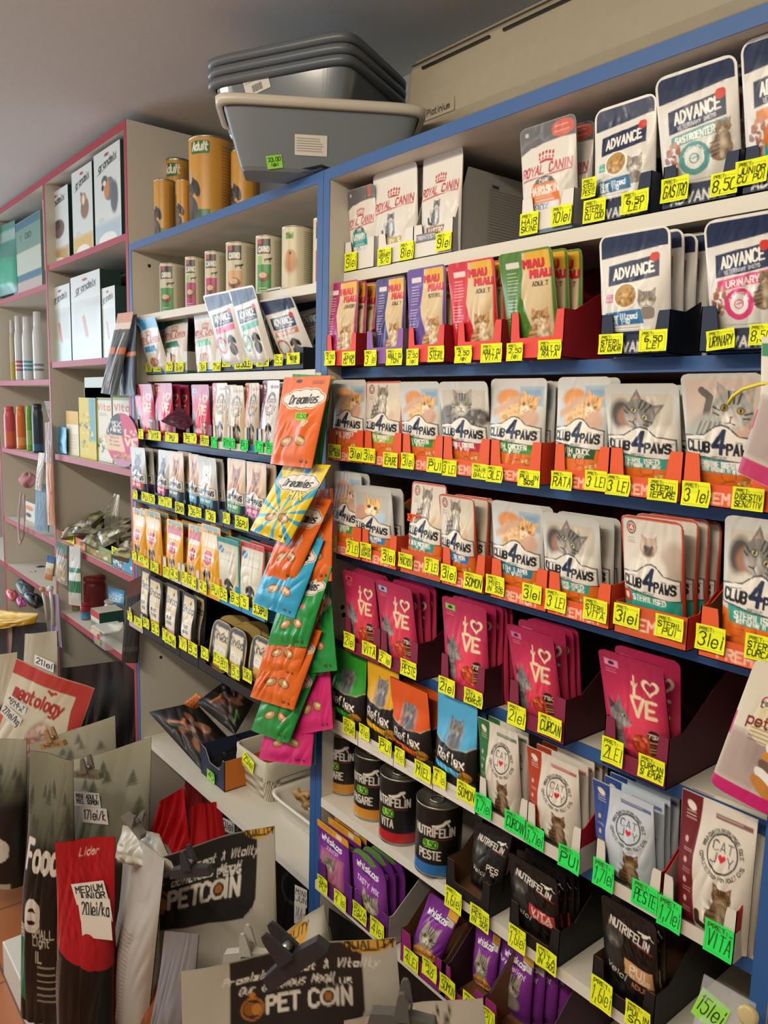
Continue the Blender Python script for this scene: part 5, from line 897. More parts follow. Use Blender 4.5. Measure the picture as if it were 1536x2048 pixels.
def chewbag(seed):
    c = Cv(.9, '131211', 60); rg = random.Random(seed); c.ell(45, 55, 30, 20, '3a2a24', soft=20)
    for i in range(7): c.ell(rg.uniform(25, 75), rg.uniform(25, 70), rg.uniform(6, 13), rg.uniform(4, 7), rg.choice(['8a5a44', '7a4c3a', '6a4234', '9a6a50']), rot=rg.uniform(0, 3), soft=2)
    c.line([(20, 22), (44, 30), (52, 26)], 4, 'b86a40'); c.line([(20, 80), (40, 72)], 2, '50c040'); return c
cg = 'black chew packs on the low shelf'
lying('chew_pack', 'black chew pack lying nearest the shelf front', 'treat pack', cg, chewbag(1), [(297, 1424), (390, 1404), (480, 1500), (402, 1540)], (.76, .79, .70, .675), .03, 2)
lying('chew_pack', 'black chew pack with green stripe thrown on top of the other', 'treat pack', cg, chewbag(4), [(392, 1405), (455, 1358), (520, 1385), (470, 1470)], (.80, .85, .82, .75), .035, 3)
lying('chew_pack', 'small orange pack behind the black chew packs', 'treat pack', cg, d_card(.6, 'c8702a', ((.6, .8, '8a3a1a'),), 30), [(366, 1408), (393, 1386), (410, 1396), (392, 1422)], (.79, .82, .81, .77), .012, 4)
# orange and navy tray
def openbox(name, s, cat, x0, x1, y0, y1, zb, h, cols, front_h=None, t=.0015, mtl=CARD, grp=None):
    cx, cy = (x0+x1)/2, (y0+y1)/2; W, D = x1-x0, y1-y0; mb = MB(); fh = front_h or h; f, r, l, b, inn = cols
    mb.prism([(-W/2, 0), (-W/2, h), (-W*.3, h*.95), (-W*.12, fh), (W*.3, fh), (W*.42, h), (W/2, h), (W/2, 0)], -D/2, -D/2+t, inn, 1, f)
    for a, b_, cc in ((W/2-t, W/2, r), (-W/2, -W/2+t, l)): mb.prism([(-D/2, 0), (-D/2, h), (D/2, h), (D/2, 0)], a, b_, cc, 0, inn if a > 0 else cc)
    mb.box(-W/2, W/2, D/2-t, D/2, 0, h, b); mb.box(-W/2, W/2, -D/2, D/2, 0, t, inn); return tag(mb.build(name, mtl, loc=(cx, cy, zb)), s, cat, grp)
xa, xb = xatpx(402, .04, z+.03), xatpx(449, .04, z+.0)
ob = openbox('treat_box', 'open navy and orange card box on the low white shelf', 'box', xa, xb, .04, .24, z+.001, .075, ('232a44', 'c8702a', '232a44', 'a8a090', 'c9bfa8'), .045); pricetag(ob, 423, 1552, 15, 20, '45', .038, 'l', head=False, name='price_sticker')
# woven basket with cloth liner
bx0, bx1 = -.475, -.325; bk = empty('storage_basket', ((bx0+bx1)/2, .18, z+.001), 'white woven basket with cream cloth liner and 25 lei tag', 'basket')
W, D, Hh = bx1-bx0, .18, .095; c = Cv(1, 'cfc8b6', 200); c2 = c.c; X, Y = np.meshgrid(c.xs, c.ys); wv = (np.sin(X*.42) > 0) ^ (np.sin(Y*.30) > 0); c2[:] = np.where(wv[..., None], lin('d2cbb8'), lin('b8b09c')); 
th = np.linspace(0, 2*math.pi, 97); sq = lambda k: np.stack([np.sign(np.sin(th))*np.abs(np.sin(th))**.2*W/2*k, -np.sign(np.cos(th))*np.abs(np.cos(th))**.2*D/2*k, 0*th], -1)
zz = np.linspace(0, 1, 60); P = np.array([sq(.9+.1*t)+np.array([0, 0, t*Hh*.8]) for t in zz[::-1]]); bump = ((np.sin(th*24)[None, :] > 0) ^ (np.sin(zz*21)[:, None] > 0))*.0022
P[..., 0] *= 1+bump*8; P[..., 1] *= 1+bump*8; cc = np.where((bump > 0)[..., None], lin('d6d0c0'), lin('9a927e')); MB().grid(P, cc).build('woven_body', CLOTH, bk, smooth=True)
P = np.array([sq(k)+np.array([0, 0, h+.004*math.sin(9*k)]) for k, h in ((1.03, .054), (1.05, .062), (1.03, .08), (1.04, Hh), (1.0, Hh+.003), (.96, Hh-.002), (.93, .06), (.88, .004), (0, .003))])
for i in range(4): P[i, :, 2] += .003*np.sin(th*9+i)
q = MB().grid(P, lin('cbc3b0')).build('cloth_liner', CLOTH, bk, smooth=True); q['label'] = 'cream cloth liner'; pricetag(bk, 497, 1524, 22, 26, '25lei', .082, roll=-.25, head=False)
# white bin of chews
bx0, bx1 = -.312, -.03; wb = empty('storage_bin', ((bx0+bx1)/2, .18, z+.001), 'white plastic bin of tan rawhide chews beside the blue post', 'bin'); W, D = bx1-bx0, .19
sq = lambda k: np.stack([np.sign(np.sin(th))*np.abs(np.sin(th))**.25*W/2*k, -np.sign(np.cos(th))*np.abs(np.cos(th))**.25*D/2*k, 0*th], -1)
P = np.array([sq(k)+np.array([0, 0, h]) for k, h in ((0, .001), (.86, 0), (.9, .006), (.95, .036), (1.03, .037), (1.03, .043), (.97, .043), (.93, .036), (.86, .006), (0, .005))]); MB().grid(P, lin('d6d0c2')).build('bin_body', PLAST, wb, smooth=True)
rg = random.Random(8)
for i in range(26):
    x, y = rg.uniform(bx0+.035, bx1-.04), rg.uniform(.115, .25); a = rg.uniform(0, 3); zc = z+.022+.016*rg.random(); pts = [(x+t*.022*math.cos(a), y+t*.022*math.sin(a), zc+.006*math.sin(3*t+i)) for t in np.linspace(-1, 1, 7)]
    o = MB().tube(pts, [.011, .0075, .0065, .006, .0065, .0075, .011], rg.choice(['b08a52', 'a07a44', 'c09a62']), 8).build('rawhide_chew', SATIN, smooth=True); tag(o, 'tan rawhide chew in the white plastic bin', 'dog chew', 'rawhide chews in the white bin')
# ---------------------------------------------------------------- free hanging packs: corners taken on an upright plane with its own depth, heading and lean
def frame(px, py, y0, yaw=0., lean=0.):
    O = atY(px, py, y0); R = np.array((Matrix.Rotation(yaw, 3, 'Z') @ Matrix.Rotation(-lean, 3, 'X')))
    def loc(qx, qy):
        w = ray(qx, qy); n = R[:, 1]; t = ((O-CAM) @ n)/(w @ n); p = CAM+w*t-O; return (p @ R[:, 0], p @ R[:, 2])
    return O, R, loc
def setrot(o, R): o.rotation_euler = Matrix(R.tolist()).to_euler()
def qpouch(name, label, cat, group, c, corners, y0, yaw=0., lean=0., T=.012, mtl=None, parent=None, foot=None, **kw):
    mx, my = sum(p[0] for p in corners)/4, sum(p[1] for p in corners)/4; O, R, loc = frame(mx, my, y0, yaw, lean); Q = [np.array(loc(*p)) for p in corners]
    if foot is not None:   # carry the sides down to the surface the sack stands on
        h0 = (Q[0]+Q[1]-Q[2]-Q[3])[1]; Q = Q[:2]+[t+(b-t)*((foot-O[2]-t[1])/(b[1]-t[1])) for t, b in ((Q[1], Q[2]), (Q[0], Q[3]))]; c = squeeze(c, h0/(Q[0]+Q[1]-Q[2]-Q[3])[1])
    o = pouchmesh(MB(), c, Q, T, seed=int(mx+my), **kw).build(name, mtl or FOIL, smooth=True); o.location = O; setrot(o, R)
    return tag(o, label, cat, group) if label else o
def qcard(name, c, corners, y0, yaw=0., lean=0., t=.0006, parent=None, mtl=None, label=None):
    """stiff printed sheet or panel of thickness t"""
    mx, my = sum(p[0] for p in corners)/4, sum(p[1] for p in corners)/4; O, R, loc = frame(mx, my, y0, yaw, lean); Q = [np.array(loc(*p)) for p in corners]
    u = np.linspace(0, 1, c.nx+1)[None, :, None]; v = np.linspace(0, 1, c.ny+1)[:, None, None]; P = (Q[0]*(1-u)+Q[1]*u)*(1-v)+(Q[3]*(1-u)+Q[2]*u)*v
    P = np.stack([P[..., 0], 0*P[..., 0]-t/2, P[..., 1]], -1); B = P[::c.ny, ::c.nx].copy(); B[..., 1] = t/2; mb = MB().grid(P, c.c).grid(B, lin(c.base), flip=True)
    r = np.concatenate([P[0], P[:, -1], P[-1][::-1], P[::-1, 0]]); r2 = r.copy(); r2[:, 1] = t/2; mb.grid(np.stack([r, r2]), lin(c.base))
    o = mb.build(name, mtl or CARD); o.location = O; setrot(o, R)
    if parent: adopt(o, parent)
    if label: o['label'] = label
    return o
from mathutils.bvhtree import BVHTree
def hit(o, px, py):
    """point and normal where the sight line of image point (px, py) meets object o"""
    bpy.context.view_layer.update(); best = None
    for q in [o]+list(o.children):
        if q.type != 'MESH': continue
        M_ = q.matrix_world; b = BVHTree.FromPolygons([M_ @ v.co for v in q.data.vertices], [tuple(p.vertices) for p in q.data.polygons]); r = b.ray_cast(Vector(CAM), Vector(ray(px, py)).normalized())
        if r[0] is not None and (best is None or r[3] < best[3]): best = r
    return best
def stick(parent, name, px, py, w, h, c, roll=0., lift=.0012, mtl=None, label=None, curv=0.):
    """small printed paper stuck on the surface of parent at the image point; w, h in image pixels"""
    r = hit(parent, px, py); P = np.array(r[0]) if r else np.array(parent.matrix_world.translation); d = np.linalg.norm(P-CAM); n = np.array(r[1]) if r else np.array([0, -1., 0])
    if parent.name.startswith(('dog_food_sack', 'treat_bag')): n = -np.array(parent.matrix_world.col[1][:3]); lift = max(lift, .0075 if lift > .002 else lift)
    if n @ (CAM-P) < 0: n = -n
    ex = np.cross((0, 0, 1.), n); ex /= np.linalg.norm(ex) or 1; ez = np.cross(n, ex); v = (P-CAM)/d; W = w*d/FPX/max(.35, math.sqrt(max(.01, 1-(ex @ v)**2))); Hh = h*d/FPX/max(.35, math.sqrt(max(.01, 1-(ez @ v)**2)))
    G = np.zeros((c.ny+1, c.nx+1, 3)); X = (W*(c.xs/100-.5))[None, :]+0*c.ys[:, None]; Z = (Hh*(.5-c.ys/c.Hh))[:, None]+0*X; cr, sr = math.cos(roll), math.sin(roll); X, Z = X*cr-Z*sr, X*sr+Z*cr
    G[:] = X[..., None]*ex+Z[..., None]*ez+n*lift; o = MB().grid(G, c.c).build(name, mtl or PAPER); o.location = P; adopt(o, parent)
    if label: o['label'] = label
    return o
def adopt(o, p):
    bpy.context.view_layer.update(); mw = o.matrix_world.copy(); o.parent = p; o.matrix_parent_inverse = p.matrix_world.inverted(); o.matrix_world = mw
HG = 'cat treat bags hung in a column on the divider'
OG, YE, BL_, GN, PK = 'd9661c', 'e0c21a', '2f9cc4', '1f8a3c', 'cc2a72'
hung = [('olive green corner treat bag behind the topmost orange one', GN, 'green', [(586, 748), (664, 752), (642, 932), (568, 925)], -.03),
 ('topmost orange treat bag with white cloud and green price sticker', OG, 'orange', [(569, 755), (663, 751), (624, 937), (541, 928)], -.062),
 ('yellow treat bag with blue sun rays', YE, 'mix', [(570, 926), (662, 930), (578, 1089), (501, 1060)], -.066),
 ('orange treat bag behind the yellow one, nearer the post', OG, 'orange', [(612, 985), (667, 976), (664, 1162), (592, 1168)], -.03),
 ('orange treat bag below the yellow one, in front of its orange neighbour', OG, 'orange', [(592, 985), (665, 1000), (590, 1165), (529, 1150)], -.05),
 ('sky blue treat bag under the orange ones', BL_, 'plain', [(566, 1050), (648, 1080), (590, 1237), (506, 1205)], -.054),
 ('large green treat bag hanging straight beside the crimson pouches', GN, 'green', [(590, 1160), (660, 1160), (675, 1341), (598, 1349)], -.026),
 ('green treat bag with treats under the blue one', GN, 'green', [(584, 1125), (664, 1135), (615, 1294), (535, 1289)], -.05),
 ('orange treat bag under the small green one', OG, 'orange', [(572, 1178), (650, 1200), (594, 1358), (518, 1340)], -.052),
 ('pink treat bag hanging straight beside the green cat pouch', PK, 'plain', [(594, 1290), (658, 1290), (667, 1457), (596, 1470)], -.024),
 ('lowest orange treat bag tilted toward the room', OG, 'orange', [(556, 1238), (644, 1262), (588, 1420), (501, 1393)], -.055),
 ('lowest green treat bag with treats', GN, 'green', [(562, 1300), (640, 1330), (578, 1486), (503, 1460)], -.048),
 ('lowest pink treat bag above the woven basket', PK, 'plain', [(552, 1368), (636, 1380), (623, 1532), (518, 1518)], -.034),
 ('teal treat bag edge behind the lowest pink bag', '2a8a94', 'plain', [(570, 1360), (636, 1365), (632, 1530), (556, 1520)], -.02)]
for s, col, k, q, y in hung:
    o = qpouch('treat_bag', s, 'treat bag', HG, design(('dr', col, k), d_dream, 1.7, col, k), q, y, .06, .13, T=.016, seal=.12, bot=.35, crk=.0018)
    if 'topmost orange' in s: stick(o, 'price_sticker', 603, 833, 22, 15, tagcanvas('10,50', 'l', .03, .02, 7, head=False), label='light green price sticker reading 10,50')
ht = empty('hang_strip', atY(640, 760, -.012), 'thin display strip with hook carrying the treat bags on the blue divider', 'display strip'); a, b = atY(651, 745, -.012), atY(640, 1500, -.012); L = np.array(ht.location)
MB().box(-.012, .004, -.0008, .0008, b[2]-L[2], a[2]-L[2], 'c8b86a').build('strip', PLAST, ht); MB().tube([atY(636, 765, -.012)-L, atY(652, 758, -.012)-L, atY(668, 755, -.02)-L], .003, 'c8a850').build('hook', PLAST, ht)
for c, s, k, q, y in LATE: qpouch('food_pouch', s, 'pet food pouch', CG, c, q, y, .1, .1, T=.02, round_top=.004)
# leaning wooden peg end and hanging promo packs at the last post
def d_jr(asp):
    c = Cv(asp, 'cfc8b6', 110); H = c.Hh; c.rect(0, H*.5, 100, H*.9, 'a8988e', soft=14); c.ell(66, H*.62, 30, 30, '97857e', soft=20); c.ell(62, H*.11, 20, 18, '1f8a5c'); c.text('JR', 60, H*.075, 17, 'e8e4d8', 3, sl=.2); c.text('ANIMAL', 62, H*.19, 8, '2a7a5a', 1.6)
    heart(c, 46, H*.29, 15, 'a82c34'); heart(c, 46, H*.29, 12.6, 'd8d2c2'); c.text('We', 38, H*.255, 5, '3a3430', .8, rot=.2); c.text('Love', 46, H*.28, 7, '3a3430', 1.1, rot=.2); c.text('Cats', 46, H*.315, 6, '3a3430', 1, rot=.2)
    c.ell(52, H*.42, 26, 24, 'd6caa4', a=.9); c.text('petR', 44, H*.37, 13, '7a2a20', 2.6); heart(c, 70, H*.4, 7, '7a2a20'); c.lines(30, H*.43, 74, 5, 5, '6a5a48', 1.3)
    for i in range(5): c.ell(78-i*2, H*(.6+.06*i), 22, 8, ['e0e0da', 'c8843a', '6a5248', 'e0e0da', 'b87a38'][i], rot=.5)
    c.rect(0, H*.9, 100, H, 'b81e66'); c.line([(1.5, H*.4), (1.5, H*.56)], 3, 'b81e66'); return c
g = 'white and magenta cat snack packs'
qpouch('snack_pack', 'lower white cat snack pack with green oval and magenta foot at the last post', 'snack pack', g, d_jr(1.75), [(1512, 1318), (1640, 1352), (1560, 1640), (1420, 1566)], -.04, .0, T=.008, seal=.0, bot=.9, crk=.0003, round_top=.006, round_bot=.008, mtl=SATIN)
def d_jr2(asp):
    c = Cv(asp, 'c8c0ae', 80); H = c.Hh; c.rect(0, H*.35, 100, H*.85, 'a0928a', soft=14); c.ell(70, H*.5, 36, 22, 'c8b02a'); c.ell(60, H*.12, 22, 16, '1f8a5c'); c.rect(0, H*.86, 100, H, 'b02a5c'); c.line([(1.5, H*.48), (1.5, H*.62)], 3, 'b82a5c'); return c
qpouch('snack_pack', 'upper white cat snack pack with yellow animal and magenta foot', 'snack pack', g, d_jr2(1.7), [(1552, 700), (1690, 740), (1620, 1010), (1476, 944)], -.06, 0, T=.008, seal=0, bot=.9, crk=.0003, mtl=SATIN)
qpouch('snack_pack', 'white snack pack edge hanging straight behind the upper magenta pack', 'snack pack', g, d_card(1.5, 'cfc8ba', ((.1, .3, '1f7a50'),), 30), [(1524, 674), (1640, 668), (1636, 850), (1522, 800)], -.03, 0, T=.006, seal=0, bot=.9, crk=.0003, mtl=SATIN)
st = MB().tube([atY(1456, 808, -.05), atY(1466, 792, -.052), atY(1486, 778, -.055), atY(1520, 768, -.06), atY(1560, 765, -.06)], .0018, 'd8c83a').build('cable_tie', PLAST, smooth=True); tag(st, 'thin yellow plastic tie arching in front of the silver tabby pouch', 'cable tie')
cp = qpouch('zip_bag', 'clear zip bag with 15 lei sticker standing at the shelf corner', 'zip bag', None, d_card(1.2, 'b0b4b4', (), 40), [(1408, 1948), (1512, 2008), (1500, 2200), (1370, 2120)], -.03, .1, T=.03, seal=.3, mtl=CLEAR)
stick(cp, 'price_sticker', 1422, 2022, 46, 44, tagcanvas('15lei', 'l', .05, .046, 9, head=False), roll=-.25, label='light green price sticker reading 15 lei')
q = MB().lathe([(0, 0), (.009, 0), (.01, .003), (.01, .007), (.007, .008), (0, .008)], 24, col='b8a878').build('round_lid', PLAST, smooth=True); q.location = atY(1500, 2028, -.035); q.rotation_euler = (1.4, 0, 0); adopt(q, cp)
# ---------------------------------------------------------------- red unit contents
def rbox(name, s, cat, grp, front, side, xl, xr, yt, z, y, d, yaw=0., kids=None, top=None, mtl=None):
    """carton standing at depth y; front canvas, plain sides"""
    X0, X1 = xatpx(xl, y, z+.03), xatpx(xr, y, z+.03); T = atX((xl+xr)/2, yt, (X0+X1)/2); lo, hi = .01, .6
    for _ in range(30):
        m = (lo+hi)/2
        if proj(((X0+X1)/2, y, z+m))[1] > yt: lo = m
        else: hi = m
    h, w = lo, X1-X0; mb = MB(); c = front; P = np.zeros((c.ny+1, c.nx+1, 3)); P[..., 0] = (w*(c.xs/100-.5))[None, :]; P[..., 2] = (h*(1-c.ys/c.Hh))[:, None]; mb.grid(P, c.c)
    v = [(-w/2, 0, 0), (w/2, 0, 0), (w/2, d, 0), (-w/2, d, 0), (-w/2, 0, h), (w/2, 0, h), (w/2, d, h), (-w/2, d, h)]; mb.add(v, [(1, 2, 6, 5), (0, 4, 7, 3), (2, 3, 7, 6), (0, 3, 2, 1)], lin(side)); mb.add(v[4:], [(0, 1, 2, 3)], lin(top or side))
    o = mb.build(name, mtl or CARD, loc=((X0+X1)/2, y, z+.001)); o.rotation_euler = (0, 0, yaw); return tag(o, s, cat, grp)
z = RS[0]; DGn = '1f3a34'
gb = 'small animal food cartons on the red unit'
for s, a, xl, xr, yt, y in [('white carton with guinea pig on the top red shelf', 'guinea', 89, 139, 385, .03), ('white carton with brown rodent on the top red shelf', 'rodent', 147, 187, 336, .02), ('white carton with parrot on the top red shelf', 'parrot', 191, 243, 297, .01)]:
    rbox('food_carton', s, 'food carton', gb, d_mix(2.1, a), DGn, xl, xr, yt, z, y, .07, mtl=FOIL)
rbox('food_carton', 'dark green carton behind the parrot carton', 'food carton', gb, d_card(2, DGn, ((.1, .14, '9a2c30'),), 40, 'grandmix', 'c8d4d0', .16, 13), DGn, 206, 252, 280, z, .14, .07)
rbox('food_carton', 'dark green carton behind the guinea pig carton', 'food carton', gb, d_card(2, DGn, (), 30), DGn, 112, 150, 372, z, .13, .07)
z = RS[1]
for s, xl, xr, yt, y, a in [('glossy white pack at the red divider on the second red shelf', 104, 143, 573, .02, 1), ('glossy white carrot pack on the second red shelf', 145, 203, 548, .016, 0), ('glossy white pack half hidden by the hanging scissors', 203, 232, 575, .02, 2)]:
    rbox('food_carton', s, 'food carton', gb, d_mix(2.2, 'carrot'), DGn, xl, xr, yt, z, y, .06, mtl=FOIL)
for s, xl, xr, yt, y in [('dark green carton behind the carrot pack', 196, 226, 548, .11), ('dark green carton with white script at the red post', 226, 256, 552, .1)]:
    rbox('food_carton', s, 'food carton', gb, d_card(2.2, '24423c', ((.06, .1, '9a2c30'),), 40, 'grandmix', 'c8d4d0', .14, 14, (.3, 8, .06, '8ab0a4')), '1c342e', xl, xr, yt, z, y, .08)
# column nearest the window, upper shelves
z = RL[0]; rbox('feed_box', 'pale feed carton with blue bands on the upper far shelf', 'feed box', None, d_card(1.9, 'b0b8a8', ((0, .12, '3f6a7c'), (.12, .42, '6a8a7c'), (.72, .82, '3f6a7c'), (.82, 1, 'b0a098')), 40, '1 00', '2a3c40', .2, 12), '8ca098', 28, 84, 438, z, .03, .1)
def bottle(name, s, cat, grp, xl, xr, yt, z, y, body, cap, caph=.2, bands=(), cr=.62, sh=.1, flip=False):
    X0, X1 = xatpx(xl, y, z+.05), xatpx(xr, y, z+.05); X = (X0+X1)/2; py_ = proj((X, y, z+.05))[1]; q0, q1 = atY(xl, py_, y), atY(xr, py_, y); r = abs(math.sin((math.atan2(q0[1]-CAM[1], q0[0]-CAM[0])-math.atan2(q1[1]-CAM[1], q1[0]-CAM[0]))/2))*math.hypot(X-CAM[0], y-CAM[1]); lo, hi = .02, .5
    for _ in range(30):
        m = (lo+hi)/2
        if proj((X, y, z+m))[1] > yt: lo = m
        else: hi = m
    h = lo; o = empty(name, (X, y, z+.001), s, cat, grp); hb = h*(1-caph); pr = [(0, 0, body), (r*.92, 0, body), (r, h*.03, body)]
    for a, b, col in bands: pr += [(r, hb*a-.0005, body), (r, hb*a, col), (r, hb*b, col), (r, hb*b+.0005, body)]
    pr += [(r, hb*(1-sh*1.8), body), (r*.94, hb*(1-sh), body), (r*.78, hb*(1-sh*.3), body), (r*cr, hb, body)]; MB().lathe(pr, 28).build('bottle_body', PLAST, o, smooth=True)
    MB().lathe([(r*cr, hb, cap), (r*cr*1.04, hb+.002, cap), (r*cr, h-.002, cap), (r*cr*.8, h, cap), (0, h, cap)], 24).build('cap', PLAST, o, smooth=True); return o
bottle('watering_bottle', 'green plastic container behind the pale feed carton', 'bottle', None, 50, 84, 410, z, .17, '3a8a76', '2f9a80', .12)
bag = qpouch('feed_bag', 'teal green feed bag at the edge of the frame on the upper far shelf', 'feed bag', None, d_card(1.5, '3f7f74', ((.1, .25, '8aa8a0'), (.5, .9, '2a9a78')), 40), [(-40, 470), (30, 440), (36, 585), (-40, 610)], .03, T=.05, seal=.15)
z = RL[1]; bg = 'grooming bottles on the far shelf'
for s, xl, xr, yt, b, bd in [('slim yellowish bottle at the end of the white bottles', 21, 31, 640, 'c8bfa0', ((.05, .4, 'c8b44a'),)), ('white bottle with red stripes', 31, 46, 632, 'd4d8dc', ((.2, .24, 'c04a6a'), (.28, .32, 'c04a6a'), (.36, .4, 'c04a6a'))), ('white bottle with teal stripes', 46, 66, 634, 'd4d8dc', ((.2, .24, '3a9cb0'), (.28, .32, '3a9cb0'), (.36, .4, '3a9cb0'))), ('white bottle with grey stripes', 67, 88, 624, 'd4d8dc', ((.18, .22, '7a8088'), (.27, .31, '7a8088')))]:
    bottle('shampoo_bottle', s+' on the far shelf', 'bottle', bg, xl, xr, yt, z, .05, b, 'd8dce0', .22, bd, .7)
z = RL[2]
for s, xl, xr, yt, b, cp_, bd in [('coral red bottle at the edge of the frame', 9, 32, 813, 'c8505a', 'c8505a', ((.1, .45, 'd06a4a'),)), ('orange bottle with green leaf print', 33, 53, 812, 'd8702c', 'd8783a', ((.1, .3, 'e09a5a'),)), ('lime green bottle', 53, 65, 812, '6fae3a', '7ab848', ((.15, .5, '9ac868'),)), ('dark blue bottle with black cap', 65, 88, 808, '24303e', '1c242c', ((.05, .2, '2a5a7a'),))]:
    bottle('shampoo_bottle', s+' on the middle far shelf', 'bottle', 'coloured shampoo bottles', xl, xr, yt, z, .012 if xl < 10 else .04, b, cp_, .1, bd, .8)
# third shelf of the near red column
z = RS[2]
for i in range(5): qpouch('feed_sachet', ['grey sachet leaning out furthest at the red divider', 'second leaning grey sachet', 'third leaning grey sachet', 'fourth leaning grey sachet', 'grey sachet leaning against the yellow card'][i], 'sachet', 'leaning grey sachets', d_card(1.6, 'a4aaa8', ((.2, .5, '8a9490'),), 24), [(88+9*i, 802+2*i), (108+9*i, 802+2*i), (132+5*i, 888), (114+5*i, 886)], .05+.012*i, .5, T=.006)
qpouch('feed_sachet', 'sky blue sachet low in front of the grey sachets', 'sachet', None, d_card(1.6, '3f98c0', (), 20), [(113, 850), (133, 856), (134, 908), (115, 905)], .02, T=.006)
rbox('blister_card', 'small yellow topped card beside the grey sachets', 'card pack', None, d_card(2.4, 'd4cfb0', ((0, .3, 'd0a838'), (.3, .5, 'e0dcc8')), 30, None, ln=(.55, 5, .07, '6a7a8a')), 'b8b49a', 134, 158, 823, z, .03, .012)
rbox('treat_carton', 'yellow and blue parrot patterned carton on the third red shelf', 'carton', 'cartons on the third red shelf', (lambda c: (c.rect(60, 0, 100, c.Hh*.7, '5a9ab0', soft=16), c.speck(40, c.Hh*.5, 40, c.Hh*.4, ['b8a02a', '8a9a3a', '6a5a48', 'd8c85a'], 30, 9, 3), c)[-1])(Cv(3, 'cdb838', 36)), '9aa04a', 160, 193, 796, z, .025, .09)
for s, xl, xr, tc in [('white carton with orange lettering next to the parrot patterned carton', 195, 225, 'c8702a'), ('white carton with red lettering behind the round crimson sign', 228, 264, 'b8483a')]:
    rbox('treat_carton', s, 'carton', 'cartons on the third red shelf', (lambda c: (c.rect(0, 0, 100, c.Hh*.04, '8a9a5a'), c.text('Vita', 50, c.Hh*.1, 26, tc, 5), c.lines(20, c.Hh*.24, 80, 3, 5, '5a6a5a', 1.6), c.speck(40, c.Hh*.72, 40, 40, ['8a9a4a', '5a7a3a', 'c8b86a'], 20, 9), c)[-1])(Cv(2.8, 'd4d2c4', 36)), 'c4c0a8', xl, xr, 796, z, .03, .08)
for i, (yt, zz) in enumerate([(776, z+.118), (755, z+.144)]):
    rbox('lying_carton', ['lower pale mint box lying on the cartons', 'upper pale mint box of the stacked pair'][i], 'box', 'stacked mint boxes', d_card(.35, 'c0d0c8', ((.3, .7, 'a8c0b8'),), 30), 'b4c4bc', 170, 222, yt, zz, .04, .08)
qpouch('feed_sachet', 'pale pouch with teal corner behind the parrot patterned carton', 'sachet', None, (lambda c: (c.poly([(0, 0), (60, 0), (20, 20), (0, 24)], '2a8a80'), c.text('Brillio', 54, 30, 18, '3a4444', 3, sl=.2), c)[-1])(Cv(1.1, 'b8bcb4', 40)), [(138, 776), (172, 772), (172, 808), (150, 808)], .12, T=.01)
def d_sign(asp):
    c = Cv(asp, 'c0285a', 100); H = c.Hh; c.poly([(0, 0), (44, 0), (56, H*.42), (0, H*.42)], '1c1a1a'); c.poly([(0, H*.42), (50, H*.42), (62, H*.72), (0, H*.72)], 'd8b894'); c.text('75%', 26, H*.17, 17, 'e8e4dc', 3); c.text('CARNE', 27, H*.3, 10, 'e8e4dc', 2); c.lines(12, H*.47, 48, 3, 12, '7a4a34', 3.4)
    cr = 'e6d4b8'; c.text('L', 62, H*.3, 19, cr, 5, al='l'); heart(c, 86, H*.34, 10, cr); heart(c, 86, H*.34, 6, 'c0285a'); c.text('VE', 62, H*.46, 22, cr, 5.4, al='l'); c.ell(56, H*.93, 40, H*.16, 'a84a3a'); c.speck(56, H*.84, 34, H*.08, ['c0704a', 'a04a30', 'd08a5a', '8a3a24'], 50, 6); c.poly([(18, H*.87), (96, H*.87), (88, H), (26, H)], 'b07a9a'); return c
c = d_sign(1.7); O, R, loc = frame(243, 880, -.006, .0); th = np.linspace(0, 2*math.pi, 61); A = np.array(loc(212, 880))[0], np.array(loc(276, 880))[0]; hz = np.array(loc(243, 827))[1], np.array(loc(243, 934))[1]
r = np.linspace(0, 1, 26)[:, None]; X = (A[1]-A[0])/2*r*np.sin(th)[None, :]; Z = (hz[0]-hz[1])/2*r*np.cos(th)[None, :]; ix = np.clip(((X/(A[1]-A[0])+.5)*c.nx).round().astype(int), 0, c.nx); iy = np.clip(((.5-Z/(hz[0]-hz[1]))*c.ny).round().astype(int), 0, c.ny)
mb = MB().grid(np.stack([X, 0*X, Z], -1), c.c[iy, ix]).grid(np.stack([X, 0*X+.001, Z], -1), lin('b8b0a8'), flip=True).grid(np.stack([np.stack([X[-1], 0*th, Z[-1]], -1), np.stack([X[-1], 0*th+.001, Z[-1]], -1)]), lin('d8d0c8'))
o = mb.build('shelf_sign', CARD, loc=O); tag(o, 'oval crimson and black shelf sign reading 75 percent meat', 'sign')
